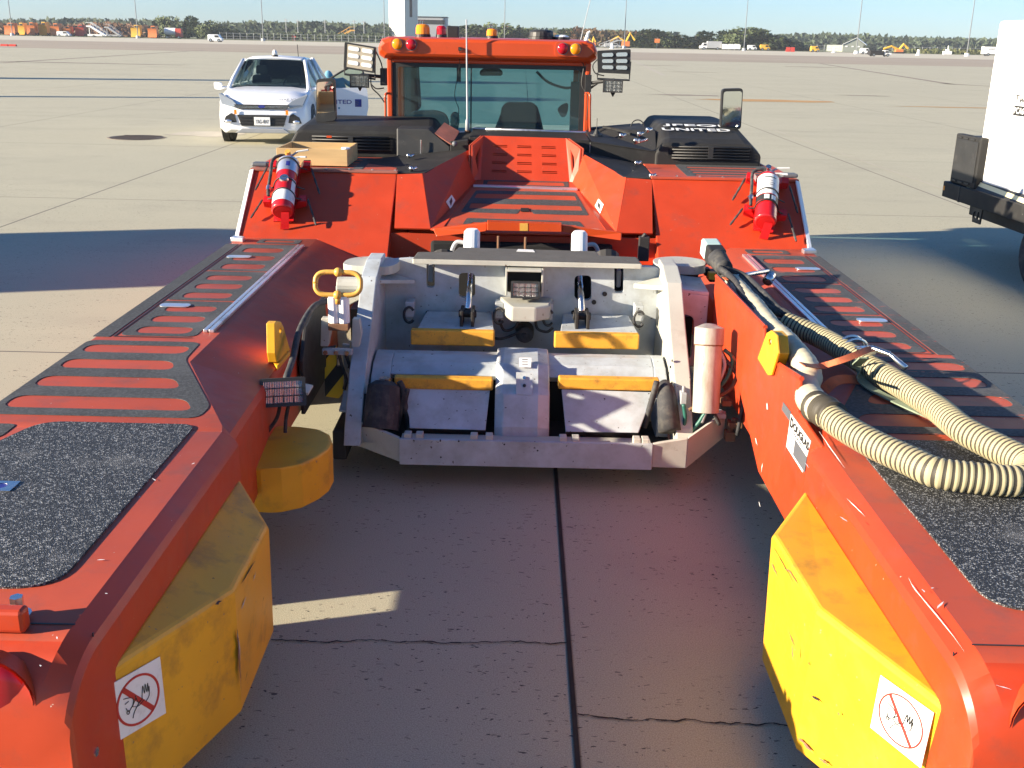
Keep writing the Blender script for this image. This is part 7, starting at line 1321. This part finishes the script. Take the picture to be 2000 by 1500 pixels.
u, z = pxu(1979, 223); mb = MB(); mb.slab([B(u, .097, z-.01), B(u+.42, .097, z-.01), B(u+.42, .097, z+.085), B(u, .097, z+.085)], ay*.003); n_ = mb.build('number_plate', 'ink', wb_); text('lettering', 'PCA6T064', 'goldy' if False else M['sticker'], B(u+.02, .096, z+.01), ax, (0, 0, 1), .06, .38, n_, lift=.003, bold=.02)
k0 = uof(1866, 356, za); ke = uof(1934, 371, za)[0]
kb = ub(.11, .02, za+.002, ke, .10, za+.53, 'control_box', 'hood', UNIT, .015); ub(.14, .10, za+.02, ubx+.02, .9, za+.51, 'side_recess', 'black'); ub(.15, .012, za+.06, ke-.05, .02, za+.48, 'box_door', 'black', kb)
for k in range(3):
    for zz in (.035, .497): ub(.17+k*(ke-.26)/3, .010, za+zz-.008, .17+k*(ke-.26)/3+(ke-.26)*.22, .02, za+zz+.008, 'vent_slot', 'ink', kb, 0)
u, z = pxu(1914, 408); mb = MB(); O = [B(u-.02, .03, za-.17), B(u+.20, .03, za-.17), B(u+.19, .03, za-.33), B(u+.01, .03, za-.33)]; mb.slab(O, ay*.015, [disc(B(u+.055, .03, za-.25), ax, (0, 0, 1), .04, 14), rnd([B(u+.11, .03, za-.21), B(u+.17, .03, za-.21), B(u+.17, .03, za-.29), B(u+.11, .03, za-.29)], .01)]); mb.build('tie_down_eye', 'black', UNIT)
uw = 2.1
for uu in (uw, uw+1.1):
    for vv in (.05, 1.7): a, b = B(uu, vv, .32), B(uu, vv+.22, .32); mb = MB(); mb.tube([a, a.lerp(b, .1), a.lerp(b, .9), b], .32, 24, rads=[.28, .32, .32, .28]); w = mb.build('wheel', 'rubber', UNIT); mb = MB(); mb.cyl(a.lerp(b, -.02), a.lerp(b, 1.02), .16, n=16); mb.build('rim', 'white', w)
ub(.3, .2, .42, 4.0, 1.8, za-.17, 'underbody', 'dark')
# ================================================================ HAZE
HX = MB(); HX.box((-1500, -60, -1.2), (1500, 1500, 75)); m, t_, b_ = newmat('haze_air'); t_.nodes.remove(b_); pv = t_.nodes.new('ShaderNodeVolumePrincipled'); pv.inputs['Color'].default_value = (.78, .85, .95, 1); pv.inputs['Density'].default_value = .00017; t_.links.new(pv.outputs[0], t_.nodes['Material Output'].inputs['Volume'])
USE_HAZE = True
if USE_HAZE: tag(HX.build('haze', m), kind='stuff')
